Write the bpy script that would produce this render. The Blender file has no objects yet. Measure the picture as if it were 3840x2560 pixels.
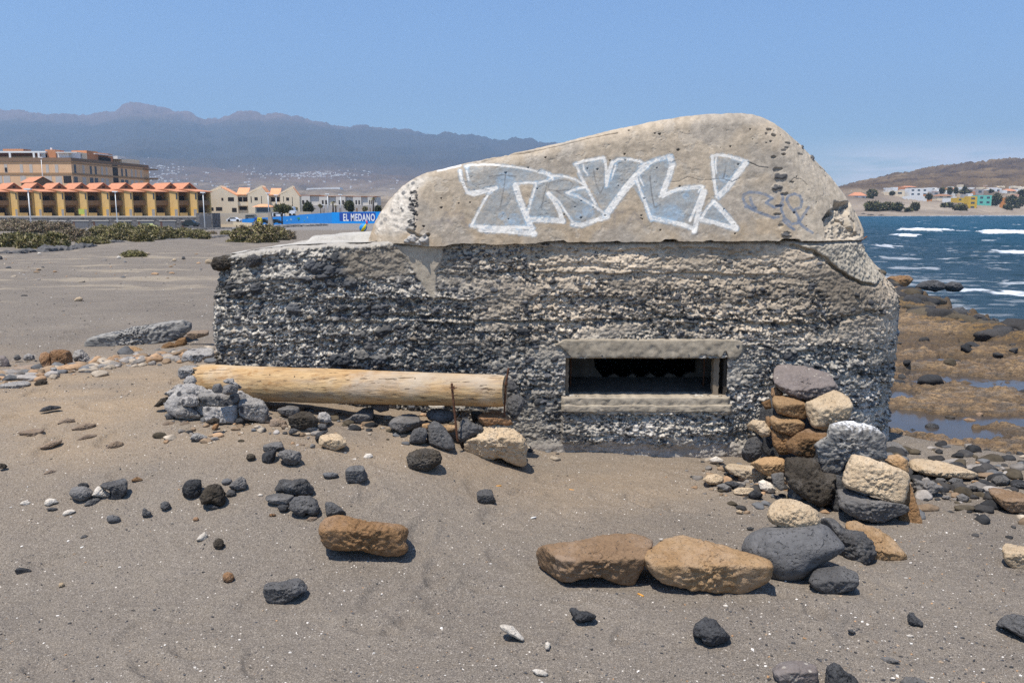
import bpy, math, random
import numpy as np
from mathutils import Vector
random.seed(5)
RS = np.random.RandomState(7)
scene = bpy.context.scene
COL = scene.collection
PI = math.pi
# ------------------------------------------------------------------ camera
H = 1.65
F = 3100.0                       # focal length in units of a 3840 wide picture
PITCH = math.atan(495.0 / F)
cam_d = bpy.data.cameras.new('camera')
cam_d.sensor_width = 36.0
cam_d.lens = 36.0 * F / 3840.0
cam_d.clip_start = 0.05
cam_d.clip_end = 60000
cam = bpy.data.objects.new('camera', cam_d)
COL.objects.link(cam)
cam.location = (0,0, H)
cam.rotation_euler = (PI / 2 - PITCH, 0,0)
scene.camera = cam
CP, SP = math.cos(PITCH), math.sin(PITCH)


def ray(x, y):
    dx = (x - 1920.0) / F
    dy = (1280.0 - y) / F
    return np.array([dx, CP + dy * SP, -SP + dy * CP])


def at(x, y, Y):
    """the point at distance Y (world y) seen in direction x, y"""
    d = ray(x, y)
    return np.array([0,0, H]) + d * (Y / d[1])


def atz(x, y, z):
    d = ray(x, y)
    return np.array([0,0, H]) + d * ((z - H) / d[2])


# ------------------------------------------------------------------ noise
def _hash(ix, iy, iz, seed):
    h = (ix.astype(np.int64) * 374761393 + iy.astype(np.int64) * 668265263 + iz.astype(np.int64) * 2147483647 + seed * 974634777) & 0xffffffff
    h = ((h ^ (h >> 13)) * 1274126177) & 0xffffffff
    h = h ^ (h >> 16)
    h = (h * 2246822519) & 0xffffffff
    h = h ^ (h >> 15)
    return h


_G = RS.normal(size=(256,3)).astype(np.float32)
_G /= np.linalg.norm(_G, axis=1)[:, None]


def perlin(x, y, z=None, seed=0):
    x = np.asarray(x, dtype=np.float64); y = np.asarray(y, dtype=np.float64)
    z = np.zeros_like(x) + 0.37 if z is None else np.asarray(z, dtype=np.float64)
    x, y, z = np.broadcast_arrays(x, y, z)
    xi, yi, zi = np.floor(x), np.floor(y), np.floor(z)
    fx, fy, fz = x - xi, y - yi, z - zi
    u, v, w = [t * t * t * (t * (t * 6 - 15) + 10) for t in (fx, fy, fz)]
    xi, yi, zi = xi.astype(np.int64), yi.astype(np.int64), zi.astype(np.int64)
    out = 0
    for i in (0,1):
        for j in (0,1):
            for k in (0,1):
                g = _G[_hash(xi + i, yi + j, zi + k, seed) & 255]
                dot = g[..., 0] * (fx - i) + g[..., 1] * (fy - j) + g[..., 2] * (fz - k)
                wt = (u if i else 1 - u) * (v if j else 1 - v) * (w if k else 1 - w)
                out = out + wt * dot
    return out * 1.5


def fbm(x, y, z=None, octaves=4, seed=0, gain=0.5, lac=2.03):
    a, s, tot = 1.0,1.0,0
    for o in range(octaves):
        tot = tot + a * perlin(np.asarray(x) * s, np.asarray(y) * s, None if z is None else np.asarray(z) * s, seed + o * 17)
        a *= gain; s *= lac
    return tot


def worley(x, y, z, seed=0):
    """distance to the nearest cell point and a random value of that cell"""
    xi, yi, zi = np.floor(x).astype(np.int64), np.floor(y).astype(np.int64), np.floor(z).astype(np.int64)
    best = np.full(np.shape(x),9.0); val = np.zeros(np.shape(x))
    for i in (-1,0,1):
        for j in (-1,0,1):
            for k in (-1,0,1):
                h = _hash(xi + i, yi + j, zi + k, seed)
                px = xi + i + (h & 1023) / 1023.0
                py = yi + j + ((h >> 10) & 1023) / 1023.0
                pz = zi + k + ((h >> 20) & 1023) / 1023.0
                d = np.sqrt((x - px) ** 2 + (y - py) ** 2 + (z - pz) ** 2)
                m = d < best
                best = np.where(m, d, best)
                val = np.where(m, ((h >> 5) & 255) / 255.0, val)
    return best, val


def sstep(a, b, x):
    t = np.clip((np.asarray(x, dtype=float) - a) / (b - a),0,1)
    return t * t * (3 - 2 * t)


def lerp(a, b, t):
    return a + (b - a) * t


def srgb(r, g, b):
    """8 bit picture colour to linear"""
    return tuple(((c / 255.0) / 12.92 if c / 255.0 < 0.04045 else ((c / 255.0 + 0.055) / 1.055) ** 2.4) for c in (r, g, b))


# ------------------------------------------------------------------ mesh helpers
def mesh_from_arrays(name, verts, faces, mats=(), col=None, smooth=True, matidx=None):
    """verts (n,3); faces: (m,3) or (m,4) array"""
    me = bpy.data.meshes.new(name)
    verts = np.asarray(verts, dtype=np.float32); faces = np.asarray(faces, dtype=np.int32)
    n, k = faces.shape
    me.vertices.add(len(verts)); me.vertices.foreach_set('co', verts.ravel())
    me.loops.add(n * k); me.loops.foreach_set('vertex_index', faces.ravel())
    me.polygons.add(n); me.polygons.foreach_set('loop_start', np.arange(0, n * k, k, dtype=np.int32))
    me.polygons.foreach_set('loop_total', np.full(n, k, dtype=np.int32))
    me.polygons.foreach_set('use_smooth', np.full(n, smooth, dtype=bool))
    for m in mats: me.materials.append(m)
    if matidx is not None: me.polygons.foreach_set('material_index', np.asarray(matidx, dtype=np.int32))
    if col is not None:
        a = me.attributes.new('Col', 'FLOAT_COLOR', 'POINT')
        c = np.ones((len(verts),4), dtype=np.float32); c[:, :col.shape[1]] = col
        a.data.foreach_set('color', c.ravel())
    me.update(calc_edges=True)
    return me


def grid_faces(nu, nv, wrap=False, base=0):
    """rows nv of nu vertices: index = j*nu+i"""
    i = np.arange(nu if wrap else nu - 1); j = np.arange(nv - 1)
    I, J = np.meshgrid(i, j)
    I2 = (I + 1) % nu
    return (np.stack([J * nu + I, J * nu + I2,(J + 1) * nu + I2,(J + 1) * nu + I],-1).reshape(-1,4) + base)


def link(o, parent=None):
    COL.objects.link(o)
    if parent is not None: o.parent = parent
    return o


def tag(o, label=None, cat=None, group=None, kind=None):
    if label: o['label'] = label
    if cat: o['category'] = cat
    if group: o['group'] = group
    if kind: o['kind'] = kind
    return o


def empty(name, loc=(0,0,0)):
    o = bpy.data.objects.new(name, None); o.location = [float(c) for c in loc]
    o.empty_display_size = 0.2
    return link(o)


def mobj(name, me, parent=None, loc=None):
    o = bpy.data.objects.new(name, me)
    if loc is not None: o.location = [float(c) for c in loc]
    return link(o, parent)


class MB:
    """collects boxes, prisms, tubes; build() links them as ONE mesh object (coordinates relative to org)"""
    def __init__(s): s.v = []; s.f = []
    def add(s, vs, fs):
        b = len(s.v); s.v += [tuple(float(c) for c in v) for v in vs]; s.f += [tuple(b + i for i in f) for f in fs]
    def box(s, x0, x1, y0, y1, z0, z1, M=None):
        vs = [(x, y, z) for z in (z0, z1) for y in (y0, y1) for x in (x0, x1)]
        if M: vs = [M(*v) for v in vs]
        s.add(vs, [(0,2,3,1),(4,5,7,6),(0,1,5,4),(2,6,7,3),(0,4,6,2),(1,3,7,5)])
    def prism(s, pts, d, M=None):
        """pts: list of 3-D points of a planar polygon; d: extrusion vector"""
        n = len(pts); q = [tuple(np.add(p, d)) for p in pts]; vs = list(pts) + q
        if M: vs = [M(*v) for v in vs]
        s.add(vs, [tuple(range(n)), tuple(range(2 * n - 1, n - 1,-1))] + [(i, i + n, (i + 1) % n + n, (i + 1) % n) for i in range(n)])
    def tube(s, path, r, n=8, r1=None):
        path = [np.array(p, float) for p in path]; b = len(s.v)
        for i, p in enumerate(path):
            t = path[min(i + 1, len(path) - 1)] - path[max(i - 1,0)]; t /= np.linalg.norm(t) + 1e-9
            a = np.cross(t, [0,0,1.0])
            if np.linalg.norm(a) < 0.1: a = np.cross(t, [1.0,0,0])
            a /= np.linalg.norm(a); c = np.cross(t, a)
            rr = r[i] if hasattr(r, '__len__') else (r if r1 is None else lerp(r, r1, i / (len(path) - 1)))
            for k in range(n):
                q = p + rr * (math.cos(2 * PI * k / n) * a + math.sin(2 * PI * k / n) * c); s.v.append(tuple(q))
        for i in range(len(path) - 1):
            for k in range(n):
                s.f.append((b + i * n + k, b + (i + 1) * n + k, b + (i + 1) * n + (k + 1) % n, b + i * n + (k + 1) % n))
        s.f.append(tuple(b + k for k in range(n))); s.f.append(tuple(b + (len(path) - 1) * n + k for k in range(n))[::-1])
    def build(s, name, mat, parent=None, org=(0,0,0), smooth=False):
        me = bpy.data.meshes.new(name); o3 = np.array(org, float)
        me.from_pydata([tuple(np.array(v) - o3) for v in s.v],[], s.f)
        me.materials.append(mat)
        import bmesh
        bm = bmesh.new(); bm.from_mesh(me); bmesh.ops.recalc_face_normals(bm, faces=bm.faces); bm.to_mesh(me); bm.free()
        if smooth:
            me.polygons.foreach_set('use_smooth', [True] * len(me.polygons))
        o = bpy.data.objects.new(name, me); link(o, parent)
        if parent is None: o.location = o3
        return o


# ------------------------------------------------------------------ materials
class N:
    """small wrapper for node trees"""
    def __init__(s, name, vol=False):
        s.m = bpy.data.materials.new(name); s.m.use_nodes = True; s.t = s.m.node_tree; s.t.nodes.clear()
        s.out = s.t.nodes.new('ShaderNodeOutputMaterial')
    def n(s, typ, **kw):
        nd = s.t.nodes.new('ShaderNode' + typ)
        ins = kw.pop('ins', {})
        for k, v in kw.items(): setattr(nd, k, v)
        for k, v in ins.items(): s.set(nd, k, v)
        return nd
    def set(s, nd, k, v):
        sock = nd.inputs[k]
        if isinstance(v, bpy.types.NodeSocket): s.t.links.new(v, sock)
        elif isinstance(v, bpy.types.Node): s.t.links.new(v.outputs[0], sock)
        else:
            if hasattr(sock.default_value, '__len__') and hasattr(v, '__len__') and len(v) == 3 and len(sock.default_value) == 4: v = tuple(v) + (1,)
            sock.default_value = v
    def mix(s, f, a, b, mode='MIX'):
        nd = s.t.nodes.new('ShaderNodeMix'); nd.data_type = 'RGBA'; nd.blend_type = mode; nd.clamp_factor = True
        s.set(nd, 0, f); s.set(nd, 6, a); s.set(nd, 7, b)
        return nd.outputs[2]
    def math(s, op, a, b=0.0, c=None, clamp=False):
        nd = s.t.nodes.new('ShaderNodeMath'); nd.operation = op; nd.use_clamp = clamp
        s.set(nd, 0, a); s.set(nd, 1, b)
        if c is not None: s.set(nd, 2, c)
        return nd.outputs[0]
    def ramp(s, f, stops):
        nd = s.t.nodes.new('ShaderNodeValToRGB'); s.set(nd, 0, f)
        el = nd.color_ramp.elements
        while len(el) < len(stops): el.new(0.5)
        for e, (p, c) in zip(el, stops):
            e.position = p; e.color = (c, c, c, 1) if not hasattr(c, '__len__') else tuple(c) + (1,) * (4 - len(c))
        return nd.outputs[0]
    def coord(s, kind='Object', scale=None, rot=None):
        tc = s.t.nodes.new('ShaderNodeTexCoord'); o = tc.outputs[kind]
        if scale is not None or rot is not None:
            mp = s.t.nodes.new('ShaderNodeMapping'); s.t.links.new(o, mp.inputs[0])
            if scale is not None: mp.inputs['Scale'].default_value = scale if hasattr(scale, '__len__') else (scale,) * 3
            if rot is not None: mp.inputs['Rotation'].default_value = rot
            o = mp.outputs[0]
        return o
    def noise(s, co, scale, detail=4, rough=0.55, dist=0.0):
        return s.n('TexNoise', ins={'Vector': co, 'Scale': scale, 'Detail': detail, 'Roughness': rough, 'Distortion': dist}).outputs[0]
    def vor(s, co, scale, feature='F1', out='Distance', rand=1.0):
        nd = s.n('TexVoronoi', feature=feature, ins={'Vector': co, 'Scale': scale, 'Randomness': rand})
        return nd.outputs[out]
    def bump(s, h, strength=0.5, dist=0.01, prev=None):
        nd = s.n('Bump', ins={'Height': h, 'Strength': strength, 'Distance': dist})
        if prev is not None: s.set(nd, 'Normal', prev)
        return nd.outputs[0]
    def bsdf(s, color, rough=0.85, normal=None, spec=0.3, **kw):
        nd = s.n('BsdfPrincipled', ins={'Base Color': color, 'Roughness': rough, 'Specular IOR Level': spec})
        for k, v in kw.items(): s.set(nd, k, v)
        if normal is not None: s.set(nd, 'Normal', normal)
        s.t.links.new(nd.outputs[0], s.out.inputs[0])
        return s.m


_plain = {}
def plain(name, c, rough=0.8, var=0.12, spec=0.3, scale=3.0, metallic=0.0):
    """painted or plastered surface: one colour with faint blotches"""
    key = name
    if key in _plain: return _plain[key]
    s = N(name); co = s.coord('Object')
    f = s.noise(co, scale, 5,0.6)
    f = s.ramp(f, [(0.3,0.0),(0.7,1.0)])
    c0 = tuple(x * (1 - var) for x in c); c1 = tuple(min(1, x * (1 + var)) for x in c)
    m = s.bsdf(s.mix(f, c0, c1), rough, None, spec, Metallic=metallic)
    _plain[key] = m
    return m
# ------------------------------------------------------------------ light and sky
SUN_EL = math.radians(69)
SUN_AZ = math.radians(219)       # clockwise from +Y: behind the viewer, to the left
w = bpy.data.worlds.new('World'); scene.world = w; w.use_nodes = True
nt = w.node_tree; nt.nodes.clear()
wo = nt.nodes.new('ShaderNodeOutputWorld'); bg = nt.nodes.new('ShaderNodeBackground'); sky = nt.nodes.new('ShaderNodeTexSky')
sky.sky_type = 'NISHITA'; sky.sun_disc = False; sky.sun_elevation = SUN_EL; sky.sun_rotation = SUN_AZ
sky.altitude = 0; sky.air_density = 1.0; sky.dust_density = 0.25; sky.ozone_density = 6.0
bg.inputs[1].default_value = 0.125
nt.links.new(bg.outputs[0], wo.inputs[0])
# a thin cloud bank low over the sea, in the direction of the far hill
tc = nt.nodes.new('ShaderNodeTexCoord')
mp = nt.nodes.new('ShaderNodeMapping'); mp.inputs['Scale'].default_value = (3.0,3.0,26.0); nt.links.new(tc.outputs['Generated'], mp.inputs[0])
nz = nt.nodes.new('ShaderNodeTexNoise'); nz.inputs['Scale'].default_value = 1.6; nz.inputs['Detail'].default_value = 7; nz.inputs['Roughness'].default_value = 0.6
nt.links.new(mp.outputs[0], nz.inputs[0])
sep = nt.nodes.new('ShaderNodeSeparateXYZ'); nt.links.new(tc.outputs['Generated'], sep.inputs[0])
def wm(op, a, b):
    nd = nt.nodes.new('ShaderNodeMath'); nd.operation = op; nd.use_clamp = False
    for i, v in enumerate((a, b)):
        if isinstance(v, (int, float)): nd.inputs[i].default_value = v
        else: nt.links.new(v, nd.inputs[i])
    return nd.outputs[0]
def wramp(v, a, b):
    nd = nt.nodes.new('ShaderNodeMapRange'); nd.interpolation_type = 'SMOOTHSTEP'
    nt.links.new(v, nd.inputs[0]); nd.inputs[1].default_value = a; nd.inputs[2].default_value = b
    return nd.outputs[0]
band = wm('MULTIPLY', wm('SUBTRACT', 1.0, wramp(sep.outputs[2],0.045,0.085)), wramp(sep.outputs[0],0.28,0.42))
cl = wm('MULTIPLY', wm('MULTIPLY', wramp(nz.outputs[0],0.33,0.56), band),0.75)
mx = nt.nodes.new('ShaderNodeMix'); mx.data_type = 'RGBA'
nt.links.new(cl, mx.inputs[0]); tn = nt.nodes.new('ShaderNodeMix'); tn.data_type = 'RGBA'; tn.blend_type = 'MULTIPLY'; tn.inputs[0].default_value = 1.0; tn.inputs[7].default_value = (0.84,0.93,1.02,1); nt.links.new(sky.outputs[0], tn.inputs[6]); nt.links.new(tn.outputs[2], mx.inputs[6]); mx.inputs[7].default_value = (9.0,8.8,9.6,1)
nt.links.new(mx.outputs[2], bg.inputs[0])
sun_d = bpy.data.lights.new('sun', 'SUN'); sun_d.energy = 5.0; sun_d.angle = math.radians(0.53); sun_d.color = (1.0,0.935,0.84)
sun = bpy.data.objects.new('sun', sun_d); COL.objects.link(sun)
sv = Vector((math.sin(SUN_AZ) * math.cos(SUN_EL), math.cos(SUN_AZ) * math.cos(SUN_EL), math.sin(SUN_EL)))
sun.rotation_euler = sv.to_track_quat('Z', 'Y').to_euler()
sun.location = (0,0,30)
scene.view_settings.view_transform = 'Standard'; scene.view_settings.look = 'None'
scene.view_settings.gamma = 1.0; scene.view_settings.exposure = 0.38
scene.view_settings.use_curve_mapping = False
scene.render.engine = 'CYCLES'
scene.cycles.max_bounces = 5; scene.cycles.diffuse_bounces = 3; scene.cycles.volume_bounces = 0
scene.cycles.use_denoising = False

# ------------------------------------------------------------------ height of the ground
def gz(X, Y, fine=True):
    X = np.asarray(X, float); Y = np.asarray(Y, float)
    X, Y = np.broadcast_arrays(X, Y)
    R = np.sqrt(X * X + Y * Y)
    # sand banked against the bunker on its west half, falling away inland
    z = (0.30 + 0.085 * sstep(-0.7,-1.5, X)) * sstep(0.3,-0.75, X) * sstep(3.1,5.15, Y) * sstep(20,8, Y)
    z = z - 0.02 * sstep(0.5,2.0, X)
    z = z - 1.3 * sstep(22,95, Y) * sstep(60,20, X) - 1.25 * sstep(95,190, Y) * sstep(-42,-66, X)
    # towards the sea
    q = X - (2.75 + 0.0 * Y)
    fall = sstep(0.0,1.0,(Y - 5.2 - np.clip(3.6 - X, 0,10) * 0.8) / 4.3) * sstep(2.2,3.6, X)
    z = z - 1.75 * fall
    z = z - 0.10 * sstep(4.0,7.0, X) * sstep(3,6, Y)
    # the sea bed
    sb = shore_side(X, Y)
    z = np.where(sb > 0, z - 2.2 * sstep(0,6, sb), z)
    z = z - 0.9 * sstep(8.0,11.5, Y) * sstep(3.5,6.0, X)
    z = np.maximum(z, -5.0)
    if fine:
        nf = sstep(60,8, R)
        z = z + 0.032 * fbm(X * 0.8, Y * 0.8, octaves=3, seed=3) * sstep(2,6, R)
        z = z + prints(X, Y)
        z = z + 0.010 * fbm(X * 3.1, Y * 6.0, octaves=3, seed=9) * nf
        rip = np.sin((Y * 1.0 - X * 0.35 + 0.25 * fbm(X * 1.3, Y * 1.3, octaves=2, seed=5)) * 2 * PI / 0.16)
        z = z + 0.0022 * rip * sstep(-0.1,0.4, perlin(X * 0.6 + 4, Y * 0.9, seed=21)) * nf
        z = z + 0.0022 * fbm(X * 18, Y * 22, octaves=3, seed=31) * sstep(14,5, R)
        z = z + 0.25 * fbm(X * 0.09, Y * 0.09, octaves=3, seed=41) * sstep(18,50, R) * sstep(120,60, R) * sstep(12,0, X)
    return z


_pr = np.random.RandomState(31)
PR = [(_pr.uniform(-3.6,3.9), _pr.uniform(2.3,5.2), _pr.uniform(0, PI), _pr.uniform(0.10,0.15), _pr.uniform(0.006,0.016)) for _ in range(150)] + [(_pr.uniform(-9,-2.2), _pr.uniform(4.5,10), _pr.uniform(0, PI), _pr.uniform(0.12,0.17),0.014) for _ in range(90)]
def prints(X, Y):
    """old blurred footmarks"""
    out = np.zeros(X.shape)
    for px, py, a, L, d in PR:
        m = (np.abs(X - px) < 0.3) & (np.abs(Y - py) < 0.3)
        if not m.any(): continue
        u = (X[m] - px) * math.cos(a) + (Y[m] - py) * math.sin(a); v = -(X[m] - px) * math.sin(a) + (Y[m] - py) * math.cos(a)
        q = np.sqrt((u / L) ** 2 + (v / (L * 0.45)) ** 2)
        out[m] += d * (-sstep(1.1,0.5, q) + 0.45 * sstep(0.7,1.15, q) * sstep(1.7,1.15, q))
    return out


SEA_Z = -2.45
_sh = [(14.6,19.0),(14.7,24.0),(15.1,29.5),(16.7,34.0),(18.2,41.0),(20.5,48.0),(25,75),(38,130),(66,240),(105,380),(140,470),(190,500)]
def shore_x(Y):
    return np.interp(Y, [p[1] for p in _sh],[p[0] for p in _sh])
def shore_side(X, Y):
    """metres beyond the water's edge, positive out at sea"""
    X = np.asarray(X, float); Y = np.asarray(Y, float)
    s = (X - shore_x(Y)) * 0.75
    s = s + 0.6 * perlin(X * 0.3, Y * 0.3, seed=77) + 0.3 * perlin(X * 1.1, Y * 0.9, seed=78)
    s = np.where(Y > 488,-10, s)
    near = Y - 21.5 - 0.25 * (X - 15)          # the shelf keeps the water off close by
    s = np.minimum(s, near * 0.9) 
    return s


def hit(x, y, f=None):
    """where the line of sight through x, y meets the ground"""
    d = ray(x, y); t = 1.0; last = t
    o = np.array([0,0, H])
    for i in range(4000):
        p = o + d * t
        if p[2] < float(gz(p[0], p[1], False)): break
        last = t; t *= 1.01
        if t > 3000: break
    a, b = last, t
    for i in range(25):
        m = 0.5 * (a + b); p = o + d * m
        if p[2] < float(gz(p[0], p[1], False)): b = m
        else: a = m
    return o + d * b


# ------------------------------------------------------------------ ground
def make_ground():
    ang = np.concatenate([np.linspace(-PI, -0.75,60, endpoint=False), np.linspace(-0.75,0.75,860, endpoint=False), np.linspace(0.75, PI, 60, endpoint=False)])
    r = [0.25]
    while r[-1] < 1700:
        k = 0.02 if r[-1] < 2.2 else (0.0042 if r[-1] < 9 else (0.007 if r[-1] < 40 else 0.02))
        r.append(r[-1] * (1 + k))
    r = np.array(r)
    A, Rr = np.meshgrid(ang, r)
    X, Y = np.sin(A) * Rr, np.cos(A) * Rr
    Z = gz(X, Y)
    # never above the rock shelf, the far bay or the plain
    Z = np.where(shelf_mask(X, Y) > 0.02, np.minimum(Z, -0.0 + Z - 0.35 * sstep(0.02,0.3, shelf_mask(X, Y))), Z)
    Z = np.where((Rr > 300) & (X > 20),-6.0, Z)
    Z = np.where(Rr > 300, Z - 0.5 * sstep(300,420, Rr), Z)
    V = np.stack([X, Y, Z],-1).reshape(-1,3)
    V = np.vstack([V, [[0,0,0]]])
    f = grid_faces(len(ang), len(r), wrap=True)
    # wrap seam: last angular column joins the first
    c = len(V) - 1
    Xf, Yf = V[:, 0], V[:, 1]
    warm = 0.5 * np.exp(-(((Xf + 1.6) / 2.4) ** 2 + ((Yf - 5.1) / 0.75) ** 2)) + 0.75 * sstep(-1.2,-3.5, Xf) * np.exp(-((Yf - 5.9) / 1.4) ** 2)
    warm += 0.22 * np.exp(-(((Xf - 1.0) / 2.0) ** 2 + ((Yf - 4.9) / 0.7) ** 2))
    warm = np.clip(warm * (1 + 0.9 * fbm(Xf * 1.1, Yf * 2.0, octaves=4, seed=51)),0,1)
    pale = np.clip(0.7 * sstep(0.22,0.55, fbm(Xf * 0.35, Yf * 0.9, octaves=4, seed=61)),0,1) * sstep(9,13, Yf) * sstep(60,30, Yf)
    road = sstep(118,124, Yf) * sstep(210,190, Yf)
    col = np.stack([warm, pale, road],-1)
    me = mesh_from_arrays('ground', V, f, [mat_sand()], col)
    o = mobj('ground', me)
    tag(o, kind='structure')
    return o


def shelf_mask(X, Y):
    """where the rock shelf lies, 0..1"""
    X = np.asarray(X, float); Y = np.asarray(Y, float)
    n = 0.5 * fbm(X * 0.5, Y * 0.5, octaves=3, seed=71)
    a = sstep(0,0.7,(Y - 7.5 - 0.1 * np.clip(X - 4,-4,4)) + n * 2.4)
    b = sstep(0,1.2, X - 2.6 + 0.2 * (Y - 9) + n)
    c = sstep(0.7,-0.5, shore_side(X, Y) + n * 2.2)
    return a * b * c * sstep(60,52, Y) * sstep(45,40, X)


def shelf_z(X, Y):
    z = -1.70 - 0.10 * sstep(10,14, Y) - 0.06 * sstep(14,24, Y)
    ledge = fbm(X * 0.35, Y * 0.9, octaves=4, seed=81)
    st = np.floor(ledge * 5) / 5.0
    z = z + 0.17 * lerp(st, ledge, 0.3) + 0.085 * fbm(X * 2.0, Y * 3.6, octaves=4, seed=83)
    z = z + 0.045 * (0.5 - worley(X * 1.2, Y * 2.6, X * 0, seed=4)[0])
    z = z + 0.045 * fbm(X * 5, Y * 8, octaves=4, seed=85) - 0.05 * sstep(0.1,0.0, np.abs(fbm(X * 0.9, Y * 1.8, octaves=3, seed=86)))
    # the big pool and two smaller ones
    for cx, cy, rx, ry, dp in POOLS:
        q = ((X - cx) / rx) ** 2 + ((Y - cy) / ry) ** 2
        z = z - dp * sstep(1.4,0.7, q + 1.1 * fbm(X * 1.3, Y * 2.2, octaves=3, seed=87))
    # raised weedy rim by the sea
    s = shore_side(X, Y)
    z = z + 0.20 * np.exp(-((s + 1.0) / 1.3) ** 2) * (0.2 + fbm(X * 0.8, Y * 0.8, octaves=3, seed=91))
    return z


POOL_Z = -1.88
POOLS = []
for px, py, wx, wy, dp in [(3470,1580,240,50,0.26),(3360,1665,120,30,0.24),(3620,1650,90,16,0.2),(3690,1745,130,22,0.22),(3640,1270,60,14,0.2),(3400,1310,90,14,0.2),
                           (3590,1345,50,14,0.2),(3470,1405,120,14,0.16),(3600,1420,80,12,0.16),(3400,1480,60,12,0.16),(3760,1370,90,10,0.16)]:
    p = atz(px, py, POOL_Z); a = atz(px + wx, py, POOL_Z); b = atz(px, py + wy, POOL_Z); c = atz(px, py - wy, POOL_Z)
    POOLS.append((p[0], p[1], abs(a[0] - p[0]), abs(c[1] - b[1]) / 2, dp))


def make_shelf():
    th = np.linspace(0.26,0.80,420)
    r = [7.2]
    while r[-1] < 62: r.append(r[-1] * 1.0042)
    r = np.array(r)
    A, Rr = np.meshgrid(th, r)
    X, Y = np.sin(A) * Rr, np.cos(A) * Rr
    m = shelf_mask(X, Y)
    g = gz(X, Y)
    # the shelf's own level follows the fall of the beach at its landward edge
    base = shelf_z(X, Y)
    edge = sstep(13.5,9.0, Y)
    top = lerp(base, np.maximum(base, g + 0.05 + 0.10 * fbm(X * 1.1, Y * 1.7, octaves=4, seed=95)), edge)
    Z = lerp(g - 0.25, top, sstep(0.05,0.6, m))
    V = np.stack([X, Y, Z],-1).reshape(-1,3)
    f = grid_faces(len(th), len(r))
    keep = m.reshape(-1)[f].max(axis=1) > 0.0
    s = shore_side(X, Y).reshape(-1)
    weed = np.clip(sstep(-3.2,-0.3, s + 1.6 * fbm(V[:, 0] * 0.6, V[:, 1] * 0.6, octaves=3, seed=97)),0,1)
    wet = sstep(0.13,0.0, V[:, 2] - POOL_Z)
    pale = sstep(11.8,9.0, V[:, 1] + 0.8 * fbm(V[:, 0], V[:, 1], octaves=3, seed=99))
    me = mesh_from_arrays('rock_shelf', V, f[keep],[mat_shelf()], np.stack([weed, wet, pale],-1))
    tag(mobj('rock_shelf', me), kind='structure')
    # still water in the hollows of the shelf
    th = np.linspace(0.27,0.78,60); r = np.linspace(9.0,22.0,60)
    A, Rr = np.meshgrid(th, r); X, Y = np.sin(A) * Rr, np.cos(A) * Rr
    V = np.stack([X, Y, np.full_like(X, POOL_Z)],-1).reshape(-1,3)
    me = mesh_from_arrays('tide_pool_water', V, grid_faces(60,60),[mat_pool()])
    tag(mobj('tide_pool_water', me), kind='structure')


def mat_sand():
    s = N('sand'); co = s.coord('Object')
    at_ = s.n('Attribute', attribute_name='Col')
    sep = s.n('SeparateColor'); s.t.links.new(at_.outputs['Color'], sep.inputs[0])
    big = s.ramp(s.noise(co, 0.9,5,0.6),[(0.35,0.0),(0.68,1.0)])
    mid = s.ramp(s.noise(co, 9.0,5,0.65),[(0.3,0.0),(0.7,1.0)])
    c = s.mix(big, (0.148,0.124,0.098),(0.213,0.179,0.140))
    c = s.mix(s.math('MULTIPLY', mid, 0.45), c, (0.135,0.118,0.105))
    c = s.mix(sep.outputs[0], c, (0.31,0.225,0.14))
    c = s.mix(sep.outputs[1], c, (0.34,0.28,0.20))
    c = s.mix(sep.outputs[2], c, (0.20,0.19,0.18))
    # single grains: dark basalt and pale shell
    g = s.vor(co, 330, out='Color'); gs = s.n('SeparateColor'); s.t.links.new(g, gs.inputs[0])
    c = s.mix(s.ramp(gs.outputs[0],[(0.0,0.6),(0.45,0.0)]), c, (0.045,0.043,0.045))
    c = s.mix(s.ramp(gs.outputs[1],[(0.6,0.0),(1.0,0.55)]), c, (0.46,0.40,0.33))
    g2 = s.vor(co, 90, out='Color'); gs2 = s.n('SeparateColor'); s.t.links.new(g2, gs2.inputs[0])
    d2 = s.vor(co, 90)
    ms = s.math('MULTIPLY', s.ramp(gs2.outputs[0],[(0.982,0.0),(0.988,1.0)]), s.ramp(d2,[(0.25,1.0),(0.4,0.0)]))
    c = s.mix(ms, c, (0.68,0.62,0.54))
    md = s.math('MULTIPLY', s.ramp(gs2.outputs[1],[(0.93,0.0),(0.94,1.0)]), s.ramp(d2,[(0.25,0.8),(0.42,0.0)]))
    c = s.mix(md, c, (0.05,0.05,0.055))
    b = s.bump(s.noise(co, 130,4,0.75),0.6,0.004)
    b = s.bump(s.noise(s.coord('Object', (1,1.7,1)),16,5,0.65),0.6,0.03, b)
    return s.bsdf(c, 0.95, b, 0.15)


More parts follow.
